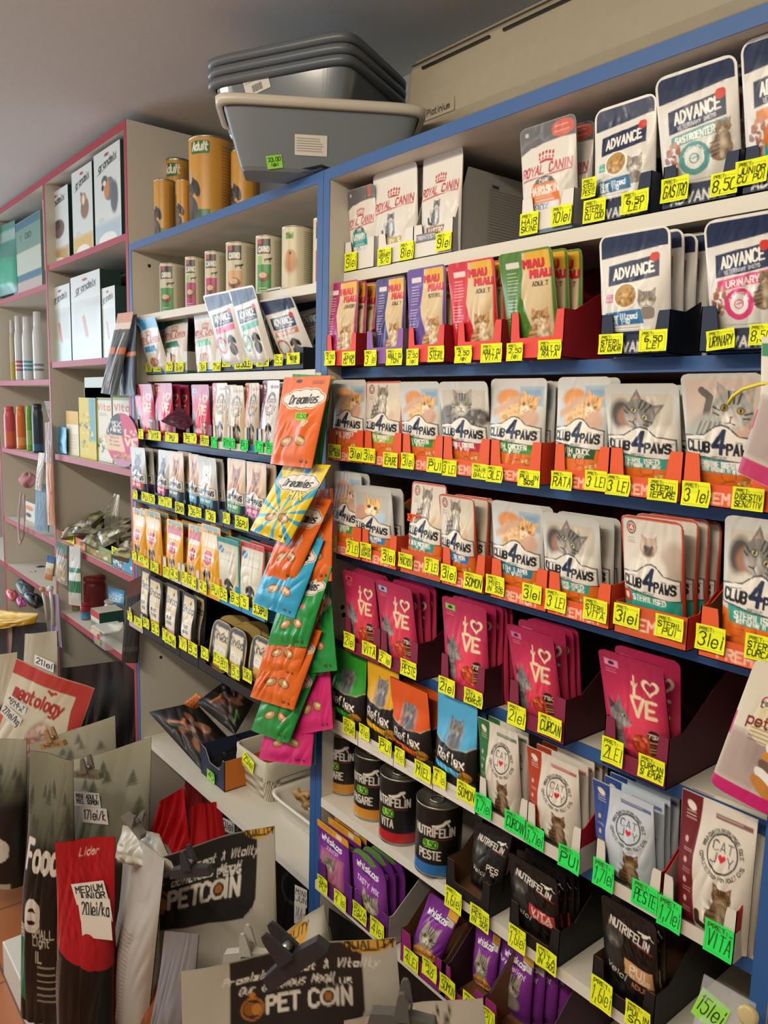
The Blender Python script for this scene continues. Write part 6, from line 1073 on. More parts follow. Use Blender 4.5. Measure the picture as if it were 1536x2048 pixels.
# fourth shelf: display boxes of foil treats
z = RS[3]
def spots(base, cols, n, sd): c = Cv(.55, base, 50); c.speck(50, c.Hh*.55, 46, c.Hh*.4, cols, n, 6, sd); return c
dbg = 'low display boxes of foil treats'
for s, base, cols, xl, xr, y, h, tagx in [('orange display box of foil treats', 'c8703a', ['e0a868', '5a3a2a', 'd8c890'], 122, 171, .012, .034, (142, 1077, 'y')), ('olive green display box of foil treats', '7a8a44', ['d8d0b0', 'b8443a', 'c8843a'], 173, 223, .012, .04, (184, 1088, 'g')), ('sky blue display box of foil treats', '3f94c0', ['e0e0d8', 'c88a4a', '8a4a5a'], 225, 268, .008, .046, (231, 1103, 'y'))]:
    X0, X1 = xatpx(xl, y, z+.02), xatpx(xr, y, z+.02); c = spots(base, cols, 16, xl); W = X1-X0; mb = MB(); P = np.zeros((c.ny+1, c.nx+1, 3)); P[..., 0] = (W*(c.xs/100-.5))[None, :]; P[..., 2] = (h*(1-c.ys/c.Hh))[:, None]; mb.grid(P, c.c); mb.box(-W/2, -W/2+.001, 0, .16, 0, h, base); mb.box(W/2-.001, W/2, 0, .16, 0, h, base); mb.box(-W/2, W/2, .159, .16, 0, h, base); mb.box(-W/2, W/2, 0, .16, 0, .001, base)
    o = mb.build('display_box', CARD, loc=((X0+X1)/2, y, z+.001)); tag(o, s+' on the fourth red shelf', 'display box', dbg); pricetag(o, tagx[0], tagx[1], 15, 16, '3lei', y-.001, tagx[2], head=False)
    rg = random.Random(xl)
    for i in range(7 if base != '3f94c0' else 6):
        c = Cv(.7, '6a6450', 22); c.speck(50, 35, 48, 34, ['8a846a', '54503e', 'a8a488', '3f3c2e', '98aa5a', 'c8c4ae'], 26, 10, i+xl); px = rg.uniform(X0+.02, X1-.02); yy = .03+.02*i; lv = z+.022+.016*(i % 3)+(.02 if 'green' in s and i > 3 else 0)
        w_, h_ = .05, .034; q = pouchmesh(MB(), c, [(-w_, h_), (w_, h_), (w_, -h_), (-w_, -h_)], .03, i, crk=.004, seal=.02).build('treat_packet', FOIL, smooth=True); q.location = (px, yy, lv+.03); q.rotation_euler = (-1.0+rg.uniform(-.3, .3), rg.uniform(-.4, .4), rg.uniform(-.8, .8)); tag(q, f'crinkled foil treat packet in the {s.split(" foil")[0].replace(" of","")}', 'treat packet', f'foil packets in the {base} box'.replace(base, s.split(' display')[0]))
cg_ = empty('bird_cage', (xatpx(250, .09, z+.05), .09, z+.001), 'small dark wire bird cage behind the foil treats', 'bird cage'); mb = MB()
for i in range(11): mb.tube([(-.055+.011*i, -.04, .01), (-.055+.011*i, -.04, .13), (-.0+.004*(i-5), -.02, .19)], .0012, '2c3234', 6)
mb.build('wire_bars', TIN, cg_); MB().box(-.06, .06, -.045, .045, 0, .03, '2a3436').build('tray_base', PLAST, cg_)
# fifth shelf
z = RS[4]
bottle('food_tub', 'large dark red tub with flat lid on the fifth red shelf', 'tub', None, 168, 213, 1152, z, .12, '7a2028', '8a1c26', .15, (), .98)
for s, xl, xr, yt, y, bd in [('small red lidded can at the red divider', 134, 146, 1203, .09, '5a7a4a'), ('red lidded can with green picture', 143, 160, 1206, .05, '6a8a4a'), ('red lidded can with blue picture', 160, 181, 1207, .04, '4a8ab0')]:
    bottle('fish_food_can', s+' on the fifth red shelf', 'can', 'small fish food cans', xl, xr, yt, z, y, 'a82a34', 'b8283a', .12, ((.06, .55, bd),), 1.0, .02)
rbox('medicine_carton', 'dark green carton with red and white front beside the fish food cans', 'carton', None, d_card(2.4, 'c8c4b4', ((0, .3, 'b8383a'), (.3, .4, 'd8d0c0'), (.5, .75, '6a8a6a'), (.8, .92, 'd0b04a')), 30), '17433a', 182, 199, 1222, z, .012, .075, .0, top='cfc8b8')
bottle('food_tub', 'white tub with tapered side behind the green carton', 'tub', None, 209, 252, 1200, z, .11, 'c4beb0', 'c8c2b4', .08, (), .98)
qpouch('feed_sachet', 'blue sachet standing in the white tub', 'sachet', None, d_card(1.2, '2f7fae', ((.4, .8, '7ab0c8'),), 24, 'CO2', 'e0e8f0', .55, 26), [(216, 1172), (250, 1182), (248, 1212), (218, 1208)], .1, T=.01)
fb = empty('plastic_box', atZ(220, 1290, z+.001), 'clear plastic box with red and green dots and a white bag on top', 'plastic box'); 
MB().box(-.05, .045, -.03, .04, 0, .05, 'c0c8c4').build('clear_box', CLEAR, fb); q = MB().box(-.052, .047, -.032, .042, .05, .054, 'd0d4d0').build('box_lid', PLAST, fb)
for i, (x, zz, col) in enumerate([(-.005, .03, 'd0442a'), (.008, .016, '5ab048')]): MB().lathe([(0, 0), (.008, 0), (.008, .002), (0, .002)], 16, col=col).build('dot_sticker', PAPER, fb).location = (x, -.031, zz); fb.children[-1].rotation_euler = (1.571, 0, 0)
qpouch('cotton_bag', 'white cloth bag flopped over the clear plastic box', 'bag', None, d_card(.6, 'cbc8bc', (), 30), [(206, 1250), (246, 1244), (250, 1268), (204, 1264)], .02, .2, -.4, T=.02, crk=.003, mtl=CLOTH)
# things hung on the red posts
sc = qpouch('grooming_set', 'clear pack of grooming scissors with salmon card hung on the red post', 'grooming set', 'packs hung on the red posts', (lambda c: (c.rect(0, 0, 100, c.Hh*.12, 'd0a090'), c.rect(0, c.Hh*.12, 100, c.Hh*.2, 'e0d4cc'), c.rect(0, c.Hh*.42, 100, c.Hh*.5, 'c86a3a'), c.line([(40, c.Hh*.2), (60, c.Hh*.7)], 7, '30343a'), c.line([(70, c.Hh*.25), (44, c.Hh*.85)], 9, 'b8bcc0'), c.ell(44, c.Hh*.88, 16, 14, '8a6a5c'), c)[-1])(Cv(3.2, '54585c', 40)), [(236, 627), (268, 623), (233, 791), (202, 786)], -.03, .25, T=.014, seal=.05)
qpouch('grooming_set', 'dark blue card pack hung close behind the scissors pack', 'grooming set', 'packs hung on the red posts', d_card(3, '1f2732', ((.05, .3, '2c2c34'), (.45, .5, 'c8703a')), 30), [(243, 640), (273, 628), (272, 792), (240, 790)], -.012, .1, T=.008, seal=.05, crk=.0004)
qpouch('chew_pack', 'long black pack with brown top hung in front of the red post, low down', 'chew pack', 'packs hung on the red posts', d_card(2.6, '161616', ((0, .2, '5a2c22'), (.8, .86, '2c3034')), 40), [(256, 1165), (285, 1150), (276, 1326), (243, 1325)], -.025, .3, T=.012, seal=.05, crk=.0005)
PX = 'packs hung on the inner red post'
qpouch('toy_pack', 'white and green toy pack hung beside the foil treats', 'toy pack', PX, d_card(2.6, 'b4b6ac', ((.36, .78, '1c6a44'), (.44, .58, 'c8d4cc')), 40), [(139, 1092), (161, 1094), (163, 1212), (138, 1208)], -.015, .15, T=.012)
qpouch('toy_pack', 'clear bag of bone chews with green header card', 'toy pack', PX, (lambda c: (c.rect(0, 0, 100, c.Hh*.3, '3f6a50'), c.rect(0, c.Hh*.26, 100, c.Hh*.32, '8a2c34'), c.speck(45, c.Hh*.75, 40, c.Hh*.2, ['c8b890', 'b8a47a', 'd8ccb0'], 14, 12), c)[-1])(Cv(1.8, 'a0a09a', 40)), [(113, 1080), (135, 1092), (136, 1172), (113, 1160)], -.012, .25, T=.014)
qpouch('toy_pack', 'blue and orange hang card pack in front of the red divider', 'toy pack', PX, d_card(2.2, 'b8a888', ((0, .3, '2f5a94'), (.3, .5, 'd0c8b0'), (.75, 1, 'b87a4a')), 40), [(95, 1109), (111, 1113), (104, 1162), (89, 1158)], -.03, .35, T=.006, crk=.0003)
qpouch('toy_pack', 'second pale hang card pack behind the blue and orange one', 'toy pack', PX, d_card(2.2, 'c4b698', (), 24), [(108, 1113), (118, 1114), (117, 1154), (106, 1152)], -.015, .35, T=.006, crk=.0003)
def rod(name, s, pts, r, col, tipc=None, cat='brush'):
    P = [atY(*p) for p in pts]; o = empty(name, P[0], s, cat, 'long tools hung at the inner red post'); L = np.array(P[0]); MB().tube([p-L for p in P], r, col).build('handle', PLAST, o, smooth=True)
    q = MB().tube([P[0]-L+np.array([0, 0, t]) for t in (-.012, -.004, .006, .012)], [.004, .009, .01, .003], tipc or col).build('grip', PLAST, o, smooth=True); return o
rod('cleaning_brush', 'pale long brush with wooden knob', [(85, 1180, -.03), (90, 1206, -.03), (95, 1242, -.03)], .005, 'b8b0a4', 'b88a5a'); rod('cleaning_brush', 'white handled brush with bent end', [(101, 1178, -.03), (104, 1205, -.03), (108, 1250, -.03)], .006, 'c0bcb4', 'd0d0cc')
qpouch('toy_pack', 'long purple wrapped toy hanging below the brushes', 'toy pack', PX, (lambda c: (c.rect(20, 0, 60, c.Hh, '6a5a8a', soft=20), c)[-1])(Cv(5, '9a94a8', 20)), [(102, 1190), (117, 1188), (125, 1295), (103, 1286)], -.022, .3, T=.012)
# hung on the inner post, middle height
qpouch('feed_bag', 'white paper pack hung above the blue cloth bag', 'pack', PX, d_card(2.4, 'c8c8c2', (), 30), [(78, 905), (90, 906), (84, 982), (71, 978)], -.02, .3, T=.012)
qpouch('cloth_bag', 'pale blue cloth bag hung at the inner red post', 'cloth bag', PX, (lambda c: ([c.line([(20+9*k, 40+30*(k % 3)), (30+9*k, 70+30*(k % 3))], 2.5, '5a7088') for k in range(7)], c.rect(40, 0, 70, 16, '34506e'), c)[-1])(Cv(2.2, '8ea8bc', 40)), [(72, 972), (91, 968), (98, 1065), (71, 1062)], -.012, .2, T=.02, mtl=CLOTH)
qpouch('toy_pack', 'long salmon coloured roll pack hung on the red divider', 'toy pack', PX, (lambda c: (c.rect(0, 0, 100, c.Hh*.4, '8a7470', soft=30), c.speck(50, c.Hh*.5, 40, c.Hh*.4, ['c86a3a', 'c89a8a'], 14, 10), c)[-1])(Cv(5, 'c8947a', 24)), [(90, 846), (104, 842), (111, 1050), (96, 1050)], -.02, .3, T=.012)
pk = empty('pet_toy', atY(56, 960, -.005), 'fluffy pink toy with pale strap dangling over the shelf edge', 'pet toy'); L = np.array(pk.location); rg = random.Random(3); mb = MB()
P = np.array([[(.04*math.sin(b)*math.cos(a)*(1+.18*math.sin(5*a+3*b)), .03*math.sin(b)*math.sin(a), .024*math.cos(b)*(1+.25*math.sin(4*a))) for a in np.linspace(0, 6.283, 30)] for b in np.linspace(0.01, 3.13, 18)]); mb.grid(P, lin('c8949a')).build('fluffy_body', CLOTH, pk, smooth=True)
MB().tube([atY(42, 985, -.01)-L, atY(38, 1020, -.02)-L, atY(37, 1060, -.02)-L, atY(40, 1088, -.02)-L, atY(47, 1072, -.02)-L, atY(50, 1030, -.02)-L, atY(48, 990, -.01)-L], .004, 'c8b0b4').build('strap', CLOTH, pk, smooth=True)
z = RL[3]
bottle('food_tub', 'dark green lidded tub behind the pink toy', 'tub', None, 30, 62, 946, z, .2, '6a8a80', '5a7468', .2, ((.5, .7, '2a4a44'),), 1.0); rbox('feed_bag', 'white paper pack beside the green tub', 'pack', None, d_card(1.9, 'c4ccc8', ((.2, .24, '6a8a88'), (.7, .95, '3a7a88')), 24), 'b8c0bc', 33, 46, 972, z, .08, .06); rbox('treat_carton', 'white carton with orange bowl and cow print', 'carton', None, (lambda c: (c.ell(48, 50, 34, 20, 'c87a3a'), c.ell(40, 110, 22, 18, '3a302c'), c)[-1])(Cv(1.6, 'c8c2b4', 36)), 'b4aea0', 48, 72, 1005, z, .05, .06)
bottle('food_tub', 'small white tub at the end of the fourth far shelf', 'tub', None, 27, 36, 1000, z, .12, 'b8c4be', 'c8d0cc', .15, ((.2, .5, '2f5a4c'),), 1.0)
z = RL[4]
# low clutter on the fifth far shelf
cl = 'loose grooming tools on the low far shelf'
def lump(name, s, px, py, y, sx, sy, sz, col, rot=(0, 0, 0), sd=1, mtl=PLAST, amp=.15, cat='grooming tool', grp=cl):
    P = np.array([[(sx*np.sign(math.sin(b)*math.cos(a))*abs(math.sin(b)*math.cos(a))**.7*(1+amp*math.sin(3*a+sd)), sy*np.sign(math.sin(b)*math.sin(a))*abs(math.sin(b)*math.sin(a))**.7, sz*math.cos(b)*(1+amp*math.sin(4*a+2*sd))) for a in np.linspace(0, 6.283, 26)] for b in np.linspace(.01, 3.13, 16)])
    o = MB().grid(P, lin(col)).build(name, mtl, loc=atY(px, py, y), smooth=True); o.rotation_euler = rot; return tag(o, s, cat, grp)
lump('pet_brush', 'orange grooming brush on top of the pile', 70, 1155, .05, .055, .02, .016, 'c87a2c', (0, .2, 0), 2); lump('grooming_case', 'dark slate plastic case lying open', 50, 1172, .02, .065, .03, .01, '34403e', (.5, .3, 0), 1, amp=.05)
lump('pet_brush', 'coral pink brush at the shelf end', 25, 1190, .0, .04, .02, .014, 'c8606a', (0, .3, 0), 3); lump('pet_brush', 'black grooming clipper under the slate case', 68, 1200, .0, .05, .025, .02, '15171a', (0, .3, .2), 4); lump('pet_brush', 'magenta and white comb beside the black clipper', 42, 1204, -.005, .03, .015, .012, 'b8589a', (0, .4, 0), 5); lump('ball', 'dark blue ball behind the orange brush', 82, 1142, .1, .025, .025, .022, '3a4870', (0, 0, 0), 6, amp=0)
# ---------------------------------------------------------------- litter trays and air conditioner on top
def littertray(name, s, A, B, C2, zr, h, taper, body, rim, n=1, dz=.017, mtl=None, grp=None):
    """tapered tray: A B C2 are three rim corners (image points at height zr); A-B is the long side seen"""
    a, b, c = [atZ(*p, zr) for p in (A, B, C2)]; e1 = b-a; W = np.linalg.norm(e1); e1 /= W; e2 = np.array([-e1[1], e1[0], 0]); e2 = e2 if e2 @ (c-b) > 0 else -e2; D = (c-b) @ e2; O = (a+b)/2+e2*D/2; yaw = math.atan2(e1[1], e1[0])
    th = np.linspace(0, 2*math.pi, 81); 
    def ring(k, z, m=0): 
        ww, dd = W/2*k+m, D/2*(1-(1-k)*W/D*.8)+m; e = .22; return np.stack([np.sign(np.sin(th))*np.abs(np.sin(th))**e*ww, -np.sign(np.cos(th))*np.abs(np.cos(th))**e*dd, 0*th+z], -1)
    out = []
    for i in range(n):
        zz = i*dz; o = empty(name, (O[0], O[1], zr-h+zz), s[i], 'litter tray', grp); o.rotation_euler = (0, 0, yaw); tp = taper
        MB().grid(np.array([ring(.0, .001), ring(tp*.97, .0), ring(tp, .006), ring(1, h-.012), ring(1, h-.006), ring(.97, h-.006), ring(tp*.97, .008), ring(0, .006)]), lin(body)).build('tray_body', mtl or PLAST, o, smooth=False)
        MB().grid(np.array([ring(1, h-.016, .001), ring(1, h-.016, .011), ring(1, h-.004, .012), ring(1, h, .007), ring(1, h, -.001), ring(1, h-.01, -.002)]), lin(rim)).build('rim', PLAST, o, smooth=True); out.append(o)
    return out, O, yaw, W, D
LT = mat('glossy_grey_plastic', .16, '6a7075', coat=.7)
lo, O1, yw1, W1, D1 = littertray('litter_tray', ['grey litter tray with cream rim on top of the shelf unit'], (458, 240), (822, 262), (905, 215), 2.075, .11, .83, '6d7479', 'c2bcae')
up, O2, yw2, W2, D2 = littertray('litter_tray', ['lowest dark grey litter tray of the nested three, with paper label', 'middle dark grey litter tray of the nested three', 'topmost dark grey litter tray of the nested three'], (418, 160), (695, 106), (840, 200), 2.172, .1, .86, '666c71', '5c6166', 3, .018, LT, 'nested dark grey litter trays')
c = Cv(.55, 'd2cec4', 60); c.lines(6, 10, 94, 6, 6.6, '4a4844', 2); stick(lo[0], 'paper_label', 622, 291, 58, 34, c)
stick(lo[0], 'price_sticker', 549, 324, 28, 22, tagcanvas('33,00|lei', 'l', .03, .024, 5, head=False), roll=.15)
c = Cv(.7, 'd0cdc4', 50); c.lines(6, 8, 94, 4, 6, '5a5854', 2); [c.line([(30+3*k, 40), (30+3*k, 62)], 1.2+(k % 3)*.5, '1c1c1c') for k in range(14)]; stick(up[0], 'paper_label', 513, 165, 44, 32, c, roll=.2)
# air conditioner
xa = xatpx(813, .19, 2.1); ac = empty('air_conditioner', (xa+.45, .285, 2.052), 'long beige wall air conditioner above the shelves', 'air conditioner'); ACM = mat('beige_plastic', .28, 'a39a86', coat=.25)
pr = [(.094, 0), (-.06, .003), (-.086, .01), (-.094, .025), (-.096, .07), (-.092, .122), (-.08, .142), (-.05, .15), (.094, .15)]; n = len(pr); v = []; f = []
for x in (-.45, -.444, .445, .45):
    k = 1 if abs(x) < .446 else .94
    v += [(x, y*k if y < 0 else y, .075+(z_-.075)*k) for y, z_ in pr]
for i in range(3): f += [(i*n+j, i*n+(j+1) % n, (i+1)*n+(j+1) % n, (i+1)*n+j) for j in range(n)]
f += [tuple(range(n)), tuple(range(3*n, 4*n))]; o = MB().add(v, f, lin('8f8874')).build('casing', ACM, ac, smooth=False, bevel=.008)
for i in range(5): q = MB().box(-.41+.19*i, -.25+.19*i, -.0972, -.09, .114, .118, '1a1612').build('slot', PLAST, ac); q['label'] = 'dark air slot'
MB().box(-.44, .44, -.095, -.09, .128, .1287, '5a5546').build('seam', PLAST, ac)
c = Cv(.24, 'a39a86', 90); c.text('Platinium', 60, 6, 11, '2c2820', 1.9, sx=.74); c.ell(12, 12, 9, 6, '5a5446'); G = np.zeros((c.ny+1, c.nx+1, 3)); G[..., 0] = (-.425+.1*c.xs/100)[None, :]; G[..., 1] = -.0958; G[..., 2] = (.047-.022*c.ys/c.Hh)[:, None]; MB().grid(G, c.c).build('name_print', mat('beige_print', .28, coat=.25), ac)
# ---------------------------------------------------------------- big sacks of dry food
SK = 'open dog food sacks standing in front of the shelves'
def sack(s, c, q, y0, yaw, T=.12, lean=0., mtl=None, grp=SK, crk=.004, seal=.02, bot=.9, wave=.006, name='dog_food_sack', **kw):
    foot = None if 'lying at' in s or 'leaning' in s else .103 if y0 < -.05 else .003
    return qpouch(name, s, 'dog food sack', grp, c, q, y0, yaw, lean, T, mtl or SATIN, seal=seal, bot=bot, crk=crk, wave=wave, foot=foot, **kw)
def handtag(parent, px, py, w, h, txt, O_y, yaw=0., k='w', roll=0., lean=0., off=.0):
    c = tagcanvas(txt, k, .06, .06*h/w, int(px), head=False, ink='141414')
    return stick(parent, 'price_note', px, py, w, h, c, roll=roll, lift=.003, label='white handwritten price note reading '+txt.replace('|', ' ').replace('/', ' per ') if txt else 'blank white note')
def clip(s, px, py, y, yaw, w, col, roll=0., txt=None, h=None):
    """bag clip: long jaw bar and two upright grips"""
    O = atY(px, py, y); o = empty('bag_clip', O, s, 'bag clip', 'bag clips on the open sacks'); o.rotation_euler = (0, roll, yaw); k = w/.12
    MB().prism([(-.06*k, -.012*k), (-.055*k, .01*k), (-.02*k, .014*k), (.02*k, .014*k), (.055*k, .01*k), (.06*k, -.012*k)], -.007, .007, col, 1).build('jaw', PLAST, o, bevel=.002)
    for sg, nm in ((-1, 'grip'), (1, 'grip')): MB().prism([(-.014*k, .012*k), (.014*k, .012*k), (.008*k, .055*k), (.004*k, .064*k), (-.004*k, .064*k), (-.008*k, .055*k)], sg*.011-.0025, sg*.011+.0025, col, 1).build(nm, PLAST, o, bevel=.0015)
    MB().tube([(-.012*k, 0, .026*k), (.012*k, 0, .026*k)], .007*k, '3a3a3a').build('spring', TIN, o, smooth=True)
    if txt:
        c = Cv(.2, col, 50); c.text(txt, 50, 5, 10, '3a3226', 1.8); G = np.zeros((c.ny+1, c.nx+1, 3)); G[..., 0] = (.09*k*(c.xs/100-.5))[None, :]; G[..., 1] = -.0076; G[..., 2] = (.009*k-.018*k*c.ys/c.Hh)[:, None]; MB().grid(G, c.c).build('clip_print', PLAST, o)
    return o
def d_coin(asp, nx=170, full=True):
    c = Cv(asp, 'b3aea0', nx); H = c.Hh; k = 'd8d2c6'; ink = '23211f'
    if full: x0, x1, pb, lx, ly, q, px_ = 23, 84, 42, 33, 24, .58, (47, 61, 67.6, 74.5)
    else: x0, x1, pb, lx, ly, q, px_ = 4, 86, 52, 14, 31, .88, (33, 48.5, 57.6, 67.5)
    c.poly([(x0, 0), (x1, 0), (x1, pb-10), (x1-2, pb-5), (x1-8, pb), (x0+12, pb), (x0+4, pb-3), (x0, pb-9)], ink)
    m = (x0+x1)/2+2; c.text('Promising great & Vitality', m, ly-18*q-5, 6*q, k, .6, sx=.75*(1.25 if full else .9), sl=.35); c.text('Our delicious Meal!', m-7, ly-11*q-3, 6*q, k, .6, sx=.8, sl=.35)
    c.ring(lx, ly+2, 8.5*q, 9*q, 1.7*q, 'a8682a'); c.ell(lx-2*q, ly+3*q, 5*q, 5.5*q, '8a5422'); c.ell(lx+3.4*q, ly+4*q, 4*q, 4.8*q, 'b87a34'); c.ell(lx, ly-8*q, 2.6*q, 2.2*q, 'b8782c')
    h = 12.5*q; y = ly-4*q; c.text('PET', px_[0], y, h, k, 2.8*q, sx=.78); c.text('C', px_[1], y, h, k, 2.6*q, sx=.85); c.ring(px_[2], y+h/2, 5.6*q, 6*q, 2.4*q, k); c.ell(px_[2], y+h/2, 3*q, 3.2*q, 'a8682a'); c.text('iN', px_[3], y, h, k, 2.8*q, sx=.8); c.text('PLUS', px_[3]-3*q, y-7.5*q, 4.8*q, k, .8*q, sx=1.2)
    c.ell(88, -1, 13, 7, 'd0a040'); c.ring(88, -1, 11, 5.5, .8, '2a241c'); c.text('QUALITY', 88, 0, 4, '2a241c', .8)
    c.ell(14, H*.82, 16, H*.16, '7a3a16', soft=5); c.ell(18, H*.76, 12, 14, '8a4a20', soft=5); c.fur(0, H*.6, 40, H, .3, 4); return c
def d_food(asp, nx=110, letters=True, g=None):
    c = Cv(asp, '16140f', nx); H = c.Hh; g_ = g or (.3 if letters else .75); c.vgrad(0, H*g_, 'a6a690' if not letters else '8a8c76', '4e5240'); c.vgrad(H*g_, H*(g_+.06), '4e5240', '17150f'); rg = random.Random(5)
    for k in range(16):
        x = rg.uniform(4, 96); y = rg.uniform(H*.12, H*g_); s = rg.uniform(8, 16)
        for j in range(4): c.poly([(x, y-s+j*s*.3), (x-s*.32-j*1.2, y-s*.35+j*s*.3), (x+s*.32+j*1.2, y-s*.35+j*s*.3)], '3a4034', .55)
    if letters:
        c.text('Food', 50, H*.33, 24, 'd8d2c4', 6, sx=.8); c.text('e', 40, H*.5, 38, 'd8d2c4', 8); c.text('SMALL', 62, H*.645, 9, 'c0baa8', 1.6); c.text('Light', 60, H*.68, 8, 'c0baa8', 1.3); c.text('IL', 55, H*.74, 10, 'c0baa8', 2); c.lines(54, H*.8, 90, 6, 7, 'a09a88', 2)
        c.poly([(3, H*.68), (24, H*.7), (26, H*.97), (14, H*.94), (4, H*.965)], '1c7a58'); c.poly([(3, H*.62), (22, H*.66), (24, H*.71), (3, H*.685)], 'c0bcb0'); c.lines(5, H*.645, 20, 4, 4, '5a584e', 1)
    return c
# far ones first
sack('black shiny sack lying under the red shelf with white glints', d_card(1, '0c0c0d', (), 40), [(128, 1335), (282, 1318), (286, 1560), (120, 1560)], .05, .2, T=.05, crk=.02, mtl=FOIL, wave=.01)
sack('yellow sack lying at the far end under the red unit', d_card(.6, 'c89a1c', ((.1, .3, 'd8b040'),), 40), [(-40, 1216), (76, 1226), (70, 1246), (-40, 1262)], .0, .3, T=.08, crk=.006, grp=None)
sack('black sack under the yellow one at the far end', d_card(1, '101114', (), 30), [(-40, 1240), (90, 1246), (110, 1420), (-40, 1420)], .02, .2, T=.1, crk=.01, mtl=FOIL)
o = sack('beige canvas sack with 21 lei note at the red divider', d_card(1, 'b4aa94', (), 40), [(48, 1268), (112, 1262), (118, 1400), (44, 1400)], -.06, .35, T=.08, crk=.004, mtl=CLOTH); handtag(o, 92, 1326, 34, 18, '21lei', -.12, .35, roll=-.1, off=.03)
sack('cream sack with teal stripe at the edge of the frame', d_card(1.4, 'b8ac90', ((.55, .62, '3a7a6a'), (.5, .55, '2a2a28')), 40), [(-40, 1312), (32, 1305), (30, 1500), (-40, 1500)], -.12, .4, T=.1)
def d_meat(asp):
    c = Cv(asp, 'd2c6aa', 130); H = c.Hh; c.rect(0, 0, 100, H*.15, 'b83a30'); c.poly([(84, 0), (100, 0), (100, H), (92, H*.6), (84, H*.3)], 'b83a30'); c.text('meatology', 44, H*.24, 13.5, 'a82c24', 3, sx=.62, rot=.04); c.ell(58, H*.19, 3, 2.4, 'a82c24'); c.ell(54, H*.175, 2, 2, 'a82c24'); c.ell(62, H*.175, 2, 2, 'a82c24')
    c.ell(62, H*.66, 15, 20, 'b08a78', soft=5); c.speck(60, H*.66, 10, 16, ['c8a090', '9a6a5a', 'd8b8a8'], 24, 4); c.rect(-4, H*.46, 10, H*.8, 'b8382c'); return c
o = sack('cream sack with red top band and red rounded lettering', d_meat(1.1), [(30, 1318), (186, 1378), (128, 1556), (-20, 1500)], -.13, .45, T=.1, crk=.003); handtag(o, 36, 1408, 34, 20, 'ADULT|VITA', -.13, .45, roll=-.35, off=.062); handtag(o, 26, 1430, 34, 24, '27lei/kg', -.13, .45, roll=-.5, off=.06)
sack('grey green forest sack with beige clip, behind the front forest sack', d_food(1.5, 60, False), [(62, 1488), (232, 1430), (236, 1640), (70, 1640)], -.12, .55, T=.1)
sack('dark forest sack cut by the frame beside the e lettered sack', (lambda c: (c.ell(60, c.Hh*.43, 20, 22, 'd0cabc'), c.rect(55, c.Hh*.38, 100, c.Hh*.48, '17150f', a=0), c.text('e', 70, c.Hh*.36, 34, 'd0cabc', 9), c.poly([(0, c.Hh*.66), (92, c.Hh*.68), (94, c.Hh*.98), (50, c.Hh*.95), (0, c.Hh)], '8a2c20'), c.rect(0, c.Hh*.57, 88, c.Hh*.66, 'b0ac9c'), c.lines(5, c.Hh*.59, 80, 4, 4, '4a4840', 1.2), c)[-1])(d_food(3.2, 70, False, .2)), [(-60, 1480), (56, 1478), (44, 1950), (-60, 1930)], -.27, .62, T=.09, crk=.003)
f1 = sack('grey green forest sack with MINI ADULT and 17 lei notes', d_food(1.35, 130, False), [(112, 1530), (296, 1478), (300, 1760), (96, 1760)], -.17, .55, T=.13, crk=.004, wave=.012); handtag(f1, 178, 1596, 46, 24, 'MINI ADULT|MIEL SOMON', -.17, .55, roll=.12, off=.07); handtag(f1, 193, 1628, 46, 26, '17lei/k', -.17, .55, roll=.12, off=.07)
fl = (lambda c: (c.text('Food', 64, c.Hh*.02, 20, 'd8d2c4', 5, sx=.75), c)[-1])(Cv(.6, '4a4c40', 60)); 
sack('dark forest sack with large white e and green side ribbon', d_food(2.5, 130, True), [(62, 1500), (148, 1520), (150, 2006), (50, 1990)], -.29, .62, T=.1, crk=.003, wave=.004)
def d_red(asp):
    c = Cv(asp, 'a81820', 110); H = c.Hh; c.poly([(0, H*.44), (40, H*.5), (100, H*.56), (100, H), (0, H)], '120f0e'); c.poly([(0, H*.45), (22, H*.49), (18, H), (0, H)], '4a4038'); c.lines(2, H*.5, 18, 24, 5, '8a8070', 1.2); c.text('Lider', 55, H*.04, 8, 'd8b8a8', 1, sl=.3); c.text('MEDIUM', 66, H*.8, 10, 'c8c0b0', 2); c.text('Orta irk', 62, H*.85, 6, 'a8a090', 1); c.fur(0, 0, 100, H*.5, .18, 3); return c
o = sack('red and black sack with MEDIUM JUNIOR note', d_red(2.6), [(112, 1684), (232, 1672), (226, 2110), (126, 2110)], -.3, .7, T=.1, crk=.004, mtl=FOIL, wave=.004); handtag(o, 184, 1781, 56, 32, 'MEDIUM|JUNIOR', -.3, .7, roll=.26, off=.058); handtag(o, 194, 1815, 54, 34, '20lei/kg', -.3, .7, roll=.12, off=.06); handtag(o, 197, 1850, 50, 34, '', -.3, .7, roll=.05, off=.058)
# red glossy ones under the blue bay
rs = 'red sacks under the low white shelf'
sack('tall crumpled red sack between the forest sack and the silver sack', d_card(1.3, 'b01820', ((.2, .4, 'a81018'),), 50), [(326, 1596), (374, 1574), (392, 1800), (258, 1800)], -.055, .5, T=.12, crk=.03, mtl=FOIL, grp=rs, wave=.02)
sack('short red sack behind the crumpled red one', d_card(1.1, 'a8161c', (), 50), [(384, 1612), (440, 1600), (462, 1740), (378, 1740)], -.0, .5, T=.12, crk=.03, mtl=FOIL, grp=rs)
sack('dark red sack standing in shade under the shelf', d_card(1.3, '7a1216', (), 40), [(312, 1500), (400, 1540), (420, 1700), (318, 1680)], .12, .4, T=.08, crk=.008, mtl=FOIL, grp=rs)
o = sack('dark sack with 20 lei note under the low white shelf', d_card(1.2, '1c1815', ((.3, .4, '4a4238'),), 40), [(430, 1600), (500, 1650), (520, 1800), (430, 1780)], .1, .3, T=.08, mtl=FOIL, grp=None); handtag(o, 456, 1648, 34, 22, '20lei', .1, .3, off=.05)
